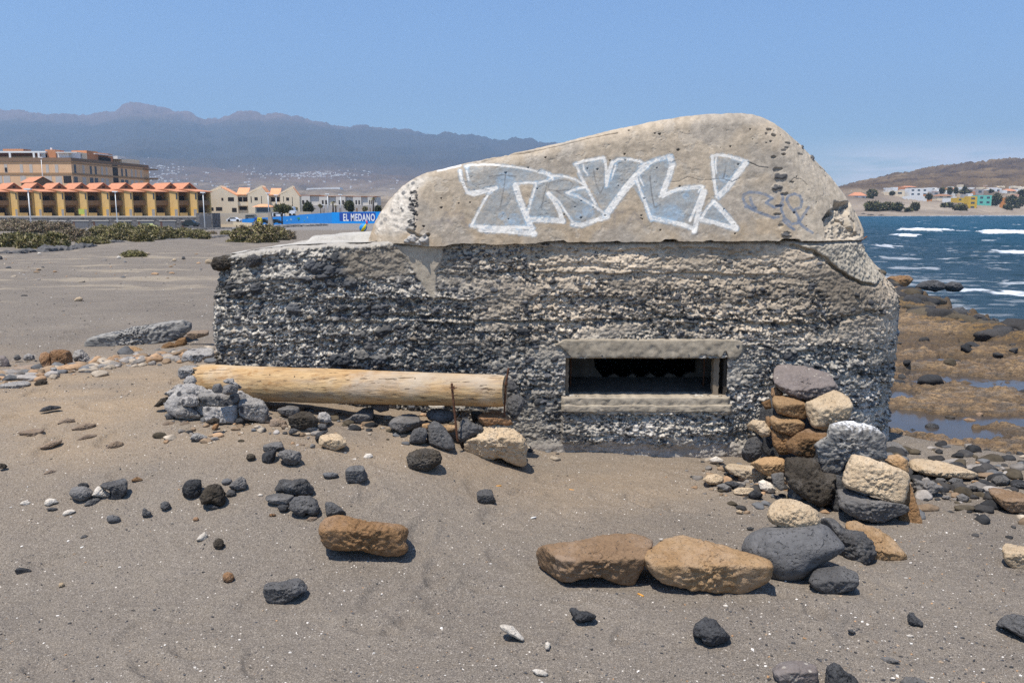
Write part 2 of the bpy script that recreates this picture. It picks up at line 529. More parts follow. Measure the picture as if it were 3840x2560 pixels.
def mat_shelf():
    s = N('shelf_rock'); co = s.coord('Object')
    at_ = s.n('Attribute', attribute_name='Col')
    sep = s.n('SeparateColor'); s.t.links.new(at_.outputs['Color'], sep.inputs[0])
    cs = s.coord('Object', (1.0,2.2,5.0))
    big = s.ramp(s.noise(cs, 0.9,6,0.65),[(0.35,0.0),(0.65,1.0)])
    mid = s.ramp(s.noise(cs, 4.0,6,0.7),[(0.38,0.0),(0.62,1.0)])
    c = s.mix(big, (0.54,0.365,0.19),(0.38,0.235,0.115))
    c = s.mix(s.math('MULTIPLY', mid, 0.8), c, (0.17,0.115,0.07))
    c = s.mix(s.math('MULTIPLY', s.ramp(s.noise(cs, 1.9,6,0.7),[(0.5,0.0),(0.6,1.0)]),0.7), c, (0.17,0.155,0.14))
    c = s.mix(s.math('MULTIPLY', s.ramp(s.noise(cs, 11,5,0.8),[(0.46,0.0),(0.60,1.0)]),0.85), c, (0.075,0.055,0.038))
    c = s.mix(s.math('MULTIPLY', s.ramp(s.noise(cs, 13,5,0.8),[(0.56,0.0),(0.68,1.0)]),0.5), c, (0.50,0.40,0.27))
    c = s.mix(s.math('MULTIPLY', sep.outputs[0],0.8), c, s.mix(mid, (0.24,0.14,0.04),(0.045,0.038,0.03)))
    c = s.mix(s.math('MULTIPLY', sep.outputs[1],0.75), c, (0.085,0.06,0.038))
    c = s.mix(s.math('MULTIPLY', sep.outputs[2],0.7), c, s.mix(big, (0.42,0.34,0.24),(0.20,0.165,0.13)))
    dk = s.ramp(s.noise(co, 7.0,3,0.6),[(0.60,0.0),(0.66,1.0)])
    c = s.mix(s.math('MULTIPLY', dk, 0.6), c, (0.06,0.052,0.045))
    b = s.bump(s.noise(cs, 5,9,0.78),0.9,0.09)
    return s.bsdf(c, 0.75, b, 0.3)


def mat_pool():
    s = N('pool_water'); co = s.coord('Object')
    b = s.bump(s.noise(co, 9,3,0.5),0.12,0.01)
    m = s.bsdf(s.mix(s.noise(co, 1.5,5,0.6),(0.035,0.035,0.04),(0.09,0.07,0.05)),0.16, b, 0.32)
    return m


# ------------------------------------------------------------------ the sea
FOAM = []
for x0, x1, y0, y1, k in [(3385,3575,856,876,1.2),(3345,3450,879,890,1.1),(3673,3900,864,887,1.25),(3720,3960,939,950,0.95),                        (3450,3560,880,886,0.7),(3290,3365,919,927,0.7),(3655,3690,851,858,0.9),(3790,3815,840,845,0.9),(3445,3460,829,835,0.9),
                       (3560,3640,862,868,0.6),(3540,3700,1075,1092,0.9),(3690,3900,1085,1112,1.0),(3330,3520,1000,1012,0.5),(3300,3700,1045,1060,0.4),
                       (3560,3640,1082,1094,0.8),(3720,3900,1055,1064,0.6),(3300,3440,960,975,0.5)]:
    FOAM.append((x0, x1, y0, y1, k))


def make_sea():
    th = np.concatenate([np.linspace(-0.1,0.30,60, endpoint=False), np.linspace(0.30,0.68,560, endpoint=False), np.linspace(0.68,1.5,120)])
    r = [17.0]
    while r[-1] < 700: r.append(r[-1] * (1.0032))
    while r[-1] < 8500: r.append(r[-1] * 1.04)
    r = np.array(r)
    A, Rr = np.meshgrid(th, r)
    X, Y = np.sin(A) * Rr, np.cos(A) * Rr
    s = shore_side(X, Y)
    fade = sstep(0,14, s)
    # swell running in towards the beach
    ph = (Y * 0.93 + X * 0.22 + 2.2 * fbm(X * 0.04, Y * 0.04, octaves=2, seed=101)) * 2 * PI / 9.5
    sw = np.sin(ph)
    Z = 0.13 * sw * (0.6 + 0.7 * perlin(X * 0.03, Y * 0.06, seed=103)) + 0.16 * fbm(X * 0.22, Y * 0.5, octaves=4, seed=105) + 0.05 * fbm(X * 1.1, Y * 2.0, octaves=3, seed=107)
    Z = Z * lerp(0.35,1.0, fade) * sstep(1500,500, Rr)
    foam = np.zeros_like(X)
    wob = fbm(X * 0.5, Y * 0.5, octaves=4, seed=109)
    for x0, x1, y0, y1, k in FOAM:
        a0 = atz(x0,(y0 + y1) / 2, SEA_Z); a1 = atz(x1,(y0 + y1) / 2, SEA_Z); n0 = atz((x0 + x1) / 2, y1, SEA_Z); n1 = atz((x0 + x1) / 2, y0, SEA_Z)
        cx, cy = (a0[0] + a1[0]) / 2,(a0[1] + a1[1]) / 2
        rx, ry = abs(a1[0] - a0[0]) / 2, max(abs(n1[1] - n0[1]) / 2,0.5)
        if y0 < 900: ry = ry * 0.28
        wx = fbm(X / rx * 2.0, Y * 0.11, octaves=3, seed=int(x0)) * 0.5
        q = ((X - cx) / rx) ** 2 + ((Y - cy) / ry + wx) ** 2
        e = sstep(1.25,0.55, q + 0.55 * wob)
        foam = np.maximum(foam, e * k)
        if k > 0.9 and y0 < 900: Z = Z + e * (0.75 + 0.3 * wob) * (n1[1] - n0[1]) * 0.72 / Rr * 3.4
    st = fbm(X * 0.45 + 0.6 * fbm(X * 0.2, Y * 0.3, seed=111), Y * 0.9 + 0.5 * fbm(X * 0.5, Y * 0.5, seed=112), octaves=5, seed=113, gain=0.62)
    near = sstep(30,8, s)
    foam = np.maximum(foam, near * sstep(0.18,0.8, st) * 0.36)
    foam = np.maximum(foam, sstep(0.8,1.0, fbm(X * 0.12, Y * 0.3, octaves=4, seed=115, gain=0.6)) * 0.5 * sstep(30,60, Rr))
    foam = np.maximum(foam, sstep(3.5,0.3, s) * sstep(-0.25,0.3, st) * 0.8)
    V = np.stack([X, Y, Z + SEA_Z],-1).reshape(-1,3)
    f = grid_faces(len(th), len(r))
    shallow = sstep(40,6, s)
    me = mesh_from_arrays('sea', V, f, [mat_sea()], np.stack([foam.ravel(), shallow.ravel(),0 * foam.ravel()],-1))
    tag(mobj('sea', me), kind='structure')


def mat_sea():
    s = N('sea_water'); co = s.coord('Object', (0.5,1.0,1.0))
    at_ = s.n('Attribute', attribute_name='Col')
    sep = s.n('SeparateColor'); s.t.links.new(at_.outputs['Color'], sep.inputs[0])
    c = s.mix(sep.outputs[1],(0.002,0.044,0.070),(0.014,0.036,0.048))
    fo = s.math('MULTIPLY', sep.outputs[0], s.ramp(s.noise(s.coord('Object', (1,2.2,1)),1.3,8,0.72),[(0.36,0.45),(0.62,1.15)]), clamp=True)
    fo = s.ramp(fo, [(0.10,0.0),(1.0,1.0)])
    c = s.mix(fo, c, (0.80,0.83,0.86))
    b = s.bump(s.noise(co, 1.1,8,0.68),0.9,0.35)
    nd = s.n('BsdfPrincipled', ins={'Base Color': c, 'Roughness': s.math('ADD', s.math('MULTIPLY', fo, 0.5),0.32), 'Specular IOR Level': 0.16, 'Normal': b})
    s.t.links.new(nd.outputs[0], s.out.inputs[0])
    return s.m


# ------------------------------------------------------------------ far relief: built as terrain in the round, heights read along each bearing
def relief(name, pxs, prof, dists, nd, mat, rough_amp, seed, npx=500, pxr=None):
    """prof: list of (distance, [(px, py)...]) skyline rows seen from here; linear in between"""
    x = np.linspace(pxs[0], pxs[1], npx)
    d = np.exp(np.linspace(math.log(dists[0]), math.log(dists[1]), nd))
    rows = np.array([np.interp(x, [p[0] for p in pr],[p[1] for p in pr]) for _, pr in prof])
    dd = np.array([q[0] for q in prof], float)
    V = []
    for k, D in enumerate(d):
        i = min(max(np.searchsorted(dd, D) - 1,0), len(dd) - 2)
        t = min(max((D - dd[i]) / (dd[i + 1] - dd[i]),0),1)
        py = rows[i] * (1 - t) + rows[i + 1] * t
        dx = (x - 1920) / F
        V.append(np.stack([dx * D, np.full_like(x, D), H + (785 - py) / F * D],-1))
    V = np.array(V)
    X, Y = V[..., 0].copy(), V[..., 1].copy()
    L = Y / 20.0
    gully = fbm(X / dists[1] * 15, Y / dists[1] * 9, octaves=6, seed=seed, gain=0.55)
    V[..., 2] += rough_amp * (np.abs(gully) * -1.6 + 0.35) * sstep(dists[0], dists[0] * 1.6, Y) * (Y / dists[1])
    f = grid_faces(npx, nd)
    hrel = (V[..., 2] / V[..., 2].max()).ravel()
    me = mesh_from_arrays(name, V.reshape(-1,3), f, [mat], np.stack([hrel, sstep(0.0,0.5, gully).ravel(),0 * hrel],-1))
    o = mobj(name, me)
    tag(o, kind='structure')
    return V


def mat_mountain():
    s = N('mountain_slope'); co = s.coord('Object')
    at_ = s.n('Attribute', attribute_name='Col')
    sep = s.n('SeparateColor'); s.t.links.new(at_.outputs['Color'], sep.inputs[0])
    n1 = s.ramp(s.noise(co, 0.0022,7,0.68),[(0.38,0.0),(0.62,1.0)])
    c = s.mix(n1,(0.20,0.135,0.095),(0.10,0.075,0.055))
    forest = s.ramp(sep.outputs[0],[(0.12,0.0),(0.30,1.0),(0.68,1.0),(0.86,0.0)])
    c = s.mix(s.math('MULTIPLY', forest, 0.9), c, s.mix(n1,(0.030,0.036,0.034),(0.060,0.055,0.048)))
    top = s.ramp(sep.outputs[0],[(0.74,0.0),(0.92,1.0)])
    c = s.mix(s.math('MULTIPLY', top, 0.8), c, (0.20,0.135,0.115))
    flat = s.ramp(sep.outputs[0],[(0.03,1.0),(0.14,0.0)])
    nn = s.ramp(s.noise(s.coord('Object', (1,0.35,1)),0.010,6,0.7),[(0.42,0.0),(0.6,1.0)])
    c = s.mix(flat, c, s.mix(nn, (0.30,0.24,0.17),(0.12,0.095,0.07)))
    return s.bsdf(c, 0.95, s.bump(s.noise(co, 0.012,6,0.7),0.6,25.0),0.1)


def mat_hill():
    s = N('hill_slope'); co = s.coord('Object')
    at_ = s.n('Attribute', attribute_name='Col')
    sep = s.n('SeparateColor'); s.t.links.new(at_.outputs['Color'], sep.inputs[0])
    n1 = s.ramp(s.noise(co, 0.012,7,0.65),[(0.36,0.0),(0.62,1.0)])
    c = s.mix(n1,(0.19,0.132,0.075),(0.065,0.045,0.034))
    c = s.mix(s.ramp(sep.outputs[0],[(0.05,0.9),(0.28,0.0)]), c, s.mix(n1,(0.36,0.30,0.235),(0.22,0.18,0.145)))
    return s.bsdf(c, 0.95, s.bump(s.noise(co, 0.05,6,0.7),0.7,5.0),0.1)


def make_far():
    ridge = [(-900,445),(-400,432),(0,426),(120,428),(200,430),(300,443),(380,446),(440,432),(480,424),(510,410),(545,399),(580,405),(640,415),(720,432),(790,444),(850,458),(885,449),(930,434),(975,433),(1020,446),(1060,437),
             (1100,440),(1140,449),(1200,460),(1270,472),(1330,483),(1400,484),(1450,484),(1520,490),(1600,500),(1720,511),(1850,521),(1960,527),(2080,536),(2300,560),(2700,640),(3000,745),(3300,784),(3600,786)]
    ridge = [(x, y + 6) for x, y in ridge]
    def sc(k, add=0): return [(x, 785 - (785 - y) * k + add) for x, y in ridge]
    flat = lambda y: [(-900, y),(3600, y)]
    global MOUNT
    MOUNT = relief('mountain', (-900,3500),[(330,[(-900,808),(1500,808),(1700,870),(3600,870)]),(600,[(-900,796),(1600,796),(1900,850),(3600,850)]),(1000,[(-900,770),(1600,770),(1900,825),(3600,825)]),(1700,[(-900,738),(1100,738),(1500,742),(2400,770),(3600,786)]),(2600,[(-900,705),(1300,715),(2100,745),(3000,784),(3600,786)]),
                                     (3600,[(-900,655),(600,655),(1300,680),(2100,716),(3000,785),(3600,786)]),(6200, sc(0.72)),(8000, sc(1.0)),(8600, sc(0.93))],(330,8600),330, mat_mountain(),85,201, npx=900)
    hr = [(2900,760),(3050,735),(3180,697),(3230,688),(3280,676),(3330,660),(3400,651),(3480,638),(3560,629),(3640,620),(3700,612),(3745,607),(3790,611),(3840,614),(3930,622),(4100,650),(4400,700)]
    base = [(2900,790),(4400,790)]
    global BAY
    BAY = [(488,[(2850,813),(4400,818)]),(505,[(2850,810),(3200,809),(3500,811.5),(3840,814),(4400,815)]),(600,[(2850,797),(3200,797),(3450,802),(3650,806.8),(4400,809)]),
           (740,[(2850,780),(3200,768),(3450,780),(3650,794),(3840,803),(4400,804)]),(860,[(2850,770),(3200,742),(3500,758),(3700,776),(3840,788),(4400,790)]),(1000,[(2850,760),(3200,722),(3840,738),(4400,745)]),(1100,[(2850,750),(3200,714),(3840,704),(4400,712)]),(1900, hr),(2050,[(x, y + 6) for x, y in hr])]
    relief('far_hill', (2850,4400), BAY, (488,2050),220, mat_hill(),26,221, npx=500)


def bay_Y(px, py):
    """how far off the land across the bay lies where it is seen in direction px, py"""
    ds = [d for d, _ in BAY]; ys = [np.interp(px, [p[0] for p in r],[p[1] for p in r]) for _, r in BAY]
    for i in range(len(ds) - 1):
        if ys[i] >= py >= ys[i + 1]: return ds[i] + (ds[i + 1] - ds[i]) * (ys[i] - py) / max(1e-6, ys[i] - ys[i + 1])
    return 510.0 if py > 800 else 1100.0
# ------------------------------------------------------------------ the bunker
YF = 5.5


def K3(pts): return [(1300 + x / 1.96,400 + y / 1.96) for x, y in pts]
def K4(pts): return [(2400 + x / 2.091,400 + y / 2.091) for x, y in pts]
def face_xz(pts, Y=5.54):
    return [(float(p[0]), float(p[2])) for p in (at(x, y, Y) for x, y in pts)]


def seg_dist(X, Z, pts):
    d = np.full(X.shape, 1e9)
    for (x0, z0),(x1, z1) in zip(pts[:-1], pts[1:]):
        vx, vz = x1 - x0, z1 - z0
        L = vx * vx + vz * vz + 1e-12
        t = np.clip(((X - x0) * vx + (Z - z0) * vz) / L, 0,1)
        d = np.minimum(d, np.hypot(X - x0 - t * vx, Z - z0 - t * vz))
    return d


def inside(X, Z, pts):
    r = np.zeros(X.shape, bool); n = len(pts)
    for i in range(n):
        x0, z0 = pts[i]; x1, z1 = pts[(i + 1) % n]
        c = ((z0 > Z) != (z1 > Z)) & (X < (x1 - x0) * (Z - z0) / (z1 - z0 + 1e-12) + x0)
        r ^= c
    return r


def soft_in(X, Z, pts, e):
    """1 inside the outline, falling to 0 over e on its rim"""
    d = seg_dist(X, Z, pts + [pts[0]])
    return np.where(inside(X, Z, pts), sstep(-e, e, d), sstep(-e, e, -d))


def grid_normals(P):
    du = np.gradient(P, axis=1); dv = np.gradient(P, axis=0)
    n = np.cross(du, dv); n /= np.linalg.norm(n, axis=-1, keepdims=True) + 1e-9
    return n


def stamp(S, Zr, Hf, Cf, s, z, rs, rz, h, c, sink=0.35, tilt=0.0, coat=0.0):
    """press one half-buried stone into the height field"""
    i0, i1 = np.searchsorted(S, [s - rs * 1.15, s + rs * 1.15]); j0, j1 = np.searchsorted(Zr, [z - rz * 1.4, z + rz * 1.4])
    if i1 - i0 < 2 or j1 - j0 < 2: return
    A, B = np.meshgrid(S[i0:i1] - s, Zr[j0:j1] - z)
    ct, st_ = math.cos(tilt), math.sin(tilt)
    u = (A * ct + B * st_) / rs; v = (-A * st_ + B * ct) / rz
    q = 1 - np.abs(u) ** 2.3 - np.abs(v) ** 2.3
    m = q > 0
    hh = h * (np.sqrt(np.clip(q, 0,1)) - sink * 0.5)
    cur = Hf[j0:j1, i0:i1]
    base = 0.55 * cur
    new = base + hh
    up = m & (new > cur - 0.001)
    Hf[j0:j1, i0:i1] = np.where(up, new, cur)
    cc = Cf[j0:j1, i0:i1]
    k = (up & (q > 0.12 + coat * RS.rand()))[..., None]
    Cf[j0:j1, i0:i1] = np.where(k, np.array(c), cc)
    # hollow eroded round the lower rim
    ring = (~m) & (q > -0.5)
    Hf[j0:j1, i0:i1] = np.where(ring, Hf[j0:j1, i0:i1] - 0.22 * h * (1 + q * 2) * (q > -0.5), Hf[j0:j1, i0:i1])


def stone_col():
    r = RS.rand()
    if r < 0.72:
        g = RS.uniform(0.035,0.09); return (g, g, g * 1.02)
    if r < 0.90:
        g = RS.uniform(0.10,0.19); return (g, g * 0.97, g * 0.92)
    if r < 0.97:
        g = RS.uniform(0.16,0.3); return (g, g * 0.82, g * 0.62)
    g = RS.uniform(0.35,0.6); return (g, g * 0.92, g * 0.8)


def mat_vcol(name, bump_scale=60, bump_d=0.006, bump_s=0.7, rough=0.93, var=0.25, pits=0.0):
    s = N(name); co = s.coord('Object')
    c = s.n('Attribute', attribute_name='Col').outputs['Color']
    n = s.noise(co, bump_scale * 0.6,5,0.7)
    c = s.mix(var, c, s.mix(1.0, c, s.ramp(n, [(0.25,0.35),(0.75,1.75)]), 'MULTIPLY'))
    b = s.bump(s.noise(co, bump_scale, 5,0.75), bump_s, bump_d)
    if pits:
        v = s.vor(co, bump_scale * 0.8)
        b = s.bump(s.ramp(v, [(0.0,0.0),(0.35,1.0)]), pits, bump_d, b)
    return s.bsdf(c, rough, b, 0.15)


WX0, WX1, WZ0, WZ1 = 0.36,1.45,0.395,0.663


def make_body(root):
    # ground plan: s runs along the front as x does, on round both ends
    plan = []
    def addp(s, x, y): plan.append((s, x, y))
    r1, r2 = 0.22,0.77
    c1 = (-1.83,5.72); c2 = (2.08,6.27)
    # west flank
    a1 = PI * r1 / 2 * 0.88
    s_l = -1.83 - a1
    dirl = np.array([-1.38,7.5]) - np.array([-2.045,5.76]); Ll = np.linalg.norm(dirl)
    addp(s_l - Ll - 2.6,1.0,7.62); addp(s_l - Ll, -1.38,7.5)
    addp(s_l, -2.045,5.76)
    for k in range(1,12):
        t = k / 12.0; a = PI + 0.19 - 0.0 + t * (PI / 2 - 0.19)
        addp(s_l + a1 * t, c1[0] + r1 * math.cos(a), c1[1] + r1 * math.sin(a))
    addp(-1.83,-1.83,5.5); addp(2.08,2.08,5.5)
    a2 = PI * r2 / 2
    for k in range(1,25):
        t = k / 24.0; a = -PI / 2 + t * PI / 2
        addp(2.08 + a2 * t, c2[0] + r2 * math.cos(a), c2[1] + r2 * math.sin(a))
    s_r = 2.08 + a2
    addp(s_r + 1.3,2.80,7.57); addp(s_r + 3.1,1.0,7.62)
    plan = np.array(plan)
    S = np.concatenate([np.arange(plan[0,0], s_l - 0.9,0.08), np.arange(s_l - 0.9, s_l - 0.1,0.016), np.arange(s_l - 0.1, s_r + 0.05,0.0052), np.arange(s_r + 0.05, plan[-1,0],0.05),[plan[-1,0]]])
    Zr = np.concatenate([np.arange(-0.7,-0.1,0.04), np.arange(-0.1,1.40,0.0052)])
    nz = len(Zr)
    PX = np.interp(S, plan[:, 0], plan[:, 1]); PY = np.interp(S, plan[:, 0], plan[:, 2])
    tx, ty = np.gradient(PX, S), np.gradient(PY, S)
    ln = np.hypot(tx, ty); tx /= ln; ty /= ln
    nx, ny = ty, -tx                                     # outward
    SS, ZZ = np.meshgrid(S, Zr)
    XX = np.interp(SS, plan[:, 0], plan[:, 1])
    # --- relief of the matrix: poured layers, worn
    lay = perlin(SS * 1.3, ZZ * 9.0, seed=301) * 0.010 + perlin(SS * 3.0, ZZ * 22.0, seed=303) * 0.007
    und = fbm(SS * 1.4, ZZ * 2.2, octaves=3, seed=305) * 0.018
    fine = fbm(SS * 34, ZZ * 48, octaves=3, seed=307) * 0.0045 + fbm(SS * 9, ZZ * 16, octaves=3, seed=309) * 0.007
    Hf = lay + und + fine
    wob = 0.030 * fbm(SS * 0.9, ZZ * 0.6, octaves=3, seed=381) + 0.012 * fbm(SS * 6, ZZ * 2, octaves=2, seed=383)
    for per, am, sd in ((0.155,0.032,385),(0.062,0.011,387)):
        fr = ((ZZ + wob + 0.03) / per) % 1.0
        Hf = Hf + am * (sstep(0.0,0.10, fr) * (1 - fr) - 0.45) * np.clip(0.45 + 1.1 * perlin(SS * 1.1, np.floor((ZZ + wob + 0.03) / per) * 3.7, seed=sd),0,1.2)
    # matrix colour: warm and sandy high up to the east, pale grey below and to the west
    warmth = np.clip(sstep(-0.9,0.3, SS) * sstep(0.55,1.05, ZZ + 0.12 * fbm(SS * 1.2, ZZ * 2, octaves=3, seed=311)) * 1.15,0,1)
    grey = np.array([0.42,0.38,0.315]); warmc = np.array([0.45,0.37,0.275])
    Cf = grey * (1 - warmth[..., None]) + warmc * warmth[..., None]
    blot = fbm(SS * 5, ZZ * 9, octaves=4, seed=313)
    Cf = Cf * (1 + 0.30 * blot[..., None])
    white = 0.6 * sstep(0.05,0.5, fbm(SS * 2.2, ZZ * 3.4, octaves=4, seed=315)) * sstep(0.75,0.3, ZZ) * 0.6
    Cf = lerp(Cf, np.array([0.52,0.50,0.48]), white[..., None])
    # pouring joints
    joints = []
    for pts, w_, dp in [([(1450,1178),(1700,1190),(1900,1200),(2100,1203),(2400,1200),(2560,1185),(2700,1200),(2900,1215),(3100,1205),(3230,1170),(3310,1190)],0.010,0.026),
                        ([(2340,1143),(2420,1165),(2520,1190),(2700,1200)],0.007,0.02),
                        ([(1650,1010),(1900,1030),(2200,1005),(2500,1020),(2900,1060)],0.008,0.010),
                        ([(800,1095),(900,1110),(1050,1128),(1150,1118)],0.010,0.018),
                        ([(1270,1075),(1400,1060),(1520,1085)],0.008,0.014),
                        ([(820,1260),(1100,1275),(1400,1290),(1700,1270)],0.008,0.010),
                        ([(2800,905),(2930,930),(3040,955),(3110,1010),(3170,1050),(3230,1078),(3290,1082),(3350,1066)],0.010,0.045)]:
        joints.append((face_xz(pts), w_, dp))
    n_st = 0
    # --- aggregate
    def scatter(n, sx, zx, size, hk=1.0, dens=None, coat=0.3, flat=0.62):
        for _ in range(n):
            s = RS.uniform(*sx); z = RS.uniform(*zx)
            if dens is not None and RS.rand() > dens(s, z): continue
            r = size[0] + (size[1] - size[0]) * RS.rand() ** 2.6
            col = stone_col()
            if RS.rand() < coat:
                g = RS.uniform(0.3,0.8); col = tuple(lerp(np.array(col), grey, g * 0.7))
            stamp(S, Zr, Hf, Cf, s, z, r, r * RS.uniform(flat - 0.15, flat + 0.25), r * RS.uniform(0.55,1.0) * hk, col, tilt=RS.normal() * 0.25, coat=0.25)
    tri = face_xz([(1488,934),(1560,928),(1662,930),(1664,960),(1655,990),(1640,1012),(1634,1022),(1640,1040),(1636,1080),(1633,1128),(1600,1085),(1570,1045),(1545,1005),(1515,975)])
    patch = face_xz([(1285,935),(1500,935),(1530,990),(1535,1040),(1450,1045),(1310,1040),(1290,1000)])
    def dens(s, z):
        d = 1.0
        if s > 0.2 and z > 1.22: d *= 0.35
        if s > -0.2 and 0.98 < z <= 1.06: d *= 0.6
        d *= float(np.clip(0.25 + 1.7 * (perlin(np.array(s * 1.4), np.array(z * 6.5), seed=321) + 0.35),0.1,1))
        return d
    # fused gravel: every cell of the worn face is a grain or a bit of mortar, each standing at its own height
    jx = 0.10 * fbm(SS * 60, ZZ * 60, octaves=2, seed=351)
    for cs_, am, sd, dk_ in ((0.030,0.010,61,0.20),(0.0155,0.008,63,0.32)):
        wd, wv = worley(SS / cs_ + jx, ZZ / (cs_ * 0.66) + jx, SS * 0 + 0.5, seed=sd)
        smooth_ = (0.30 + 0.95 * sstep(-0.22,0.25, fbm(SS * 1.5, ZZ * 4.2, octaves=3, seed=sd + 9))) * (1 - 0.75 * sstep(1.05,1.2, ZZ) * sstep(0.0,0.4, SS))
        keep_ = sstep(0.62,0.40, wd)
        Hf = Hf + am * ((wv - 0.45) * 2 * keep_ - 0.6 * sstep(0.5,0.75, wd)) * smooth_
        r2 = (wv * 37.7) % 1.0
        thr = dk_ + 0.22 * perlin(SS * 1.6, ZZ * 7.5, seed=sd + 300) + 0.14 * sstep(0.2,-1.0, SS) * sstep(0.3,0.6, ZZ) - 0.22 * sstep(1.05,1.2, ZZ) * sstep(0.0,0.4, SS)
        isd = (r2 < thr) * sstep(0.60,0.52, wd)
        g = 0.045 + 0.13 * ((wv * 91.3) % 1.0) ** 2
        Cf = lerp(Cf, np.stack([g, g, g * 1.02],-1),(isd * 0.92)[..., None])
        Cf = Cf * (1 + 0.35 * ((wv * 53.1) % 1.0 - 0.5) * keep_)[..., None]
    scatter(5000,(s_l - 0.8, s_r + 0.8),(-0.05,1.40),(0.006,0.012),1.1, dens, 0.3,0.6)
    scatter(2600,(s_l - 0.3, s_r + 0.6),(0.0,1.38),(0.009,0.019),1.3, dens, 0.2,0.6)
    scatter(3000,(s_l - 0.1,0.1),(0.30,1.34),(0.008,0.022),1.4, dens, 0.06,0.55)
    scatter(700,(1.9, s_r + 0.5),(0.1,1.0),(0.012,0.026),1.2, None, 0.6,0.8)
    scatter(130,(-1.7,2.2),(0.3,1.3),(0.020,0.034),0.9, dens, 0.15)
    # lime crust over stones and mortar alike, and small dark cavities
    hi2 = fbm(SS * 21, ZZ * 34, octaves=4, seed=353, gain=0.65)
    crust = 0.5 * sstep(0.15,0.50, hi2) * (0.25 + 0.6 * sstep(0.9,0.2, ZZ) + 0.35 * sstep(2.2,2.7, SS))
    Cf = lerp(Cf, np.array([0.55,0.50,0.43]), np.clip(crust, 0,0.9)[..., None]); Hf = Hf + 0.003 * crust
    cav = sstep(0.22,0.34, fbm(SS * 24, ZZ * 44, octaves=3, seed=355)) * (0.5 + 0.5 * sstep(1.2,0.9, ZZ)) * (1 + 0.8 * sstep(2.0,2.5, SS))
    Hf = Hf - 0.020 * cav; Hf = Hf + 0.003 * fbm(SS * 75, ZZ * 90, octaves=2, seed=357)
    # dark beach cobbles bedded near the north-west top edge
    for x, y, rx, ry in [(1265,965,26,18),(1300,975,30,20),(1190,1000,34,20),(1245,1010,30,16),(1160,985,26,15),(1330,1000,24,22),(1290,1020,30,15),(1150,1040,24,14),(1210,1035,28,14),
                         (960,1070,22,26),(900,1085,26,16),(850,1050,20,16),(1310,1060,30,26),(1240,1060,26,14),(1180,1068,20,13),(1420,1165,30,20),(1360,1155,22,15),(1440,1235,36,22),(1350,1252,24,16),
                         (1100,1155,26,20),(1500,1135,20,13),(1290,1150,18,12),(830,1300,18,12),(1395,1300,26,16),(1360,1330,30,18),(1280,1350,50,26),(1420,1345,34,22),(1380,1290,22,14),
                         (2240,1395,16,14),(2020,1505,20,14),(2590,1200,30,14),(1780,985,18,10),(2480,1230,16,10),(1960,1240,26,16),(2060,1225,20,12),(3030,1380,30,18),(2960,1330,28,18)]:
        p = at(x, y, 5.5); g = RS.uniform(0.045,0.075)
        stamp(S, Zr, Hf, Cf, p[0], p[2], rx * 5.55 / F * 1.05, ry * 5.55 / F * 1.05,0.030,(g, g * 1.03, g * 1.08), tilt=RS.normal() * 0.3)
    # sheets of flatter mortar that still cling to the face, and broad stains
    sh = sstep(0.16,0.34, fbm(SS * 1.9 + 3, ZZ * 5.5, octaves=4, seed=391)) * (0.35 + 0.65 * sstep(-0.6,0.4, SS)) * 0.8
    n4 = fbm(SS * 38, ZZ * 44, octaves=4, seed=393, gain=0.6)
    Hf = lerp(Hf, 0.006 + 0.0065 * n4 + und, sh); Cf = lerp(Cf, (grey * (1 - warmth[..., None]) + warmc * warmth[..., None]) * (0.88 + 0.35 * n4[..., None]),(sh * 0.8)[..., None])
    Cf = Cf * (1 + 0.5 * fbm(SS * 0.9, ZZ * 2.1, octaves=3, seed=395))[..., None]
    for _ in range(260):
        s = RS.uniform(s_l - 0.2,0.2) if RS.rand() < 0.6 else RS.uniform(0.2, s_r + 0.4); z = RS.uniform(0.1,1.33); r = RS.uniform(0.014,0.030); g = RS.uniform(0.05,0.13)
        stamp(S, Zr, Hf, Cf, s, z, r, r * RS.uniform(0.5,0.8), r * 0.75,(g, g, g * 1.03), tilt=RS.normal() * 0.3)
    Hf = np.clip(Hf, -0.035,0.05)
    # clean mortar skin left in places
    nb = fbm(SS * 20, ZZ * 20, octaves=3, seed=331)
    for poly, h0, c0, e in [(tri, 0.016,(0.42,0.36,0.275),0.007),(patch, -0.004,(0.235,0.20,0.155),0.03)]:
        m = soft_in(SS, ZZ, poly, e)
        if poly is patch: m = m * 0.85
        Hf = lerp(Hf, h0 + (0.0025 if poly is tri else 0.014) * nb, m * (1.0 if poly is tri else 0.8)); Cf = lerp(Cf, np.array(c0) * (1 + 0.18 * nb[..., None]), m[..., None])
    # the smooth skirt that hangs from the cap at the seaward end, and the pale plaster scar below it
    skirt = face_xz([(2800,880),(2930,925),(3050,955),(3110,1005),(3170,1045),(3230,1072),(3290,1078),(3420,1060),(3420,860),(2800,860)])
    scar_c = (2.83,0.60)
    m = soft_in(SS, ZZ, [(x if x < 2.08 else 2.08 + (x - 2.08) * 1.18, z) for x, z in skirt],0.012)
    n2 = fbm(SS * 40, ZZ * 40, octaves=3, seed=333)
    Hf = lerp(Hf, 0.018 + 0.009 * n2 + 0.008 * blot + 0.006 * (worley(SS / 0.02, ZZ / 0.016, SS * 0 + 0.5, seed=66)[1] - 0.5) + 0.4 * und, m * 0.95); Cf = lerp(Cf, np.array([0.42,0.37,0.29]) * (1 + 0.35 * n2[..., None]), m[..., None] * 0.92)
    q = ((SS - 3.02) / 0.075) ** 2 + ((ZZ - 0.78) / 0.17) ** 2
    m = sstep(1.1,0.85, q + 0.25 * nb)
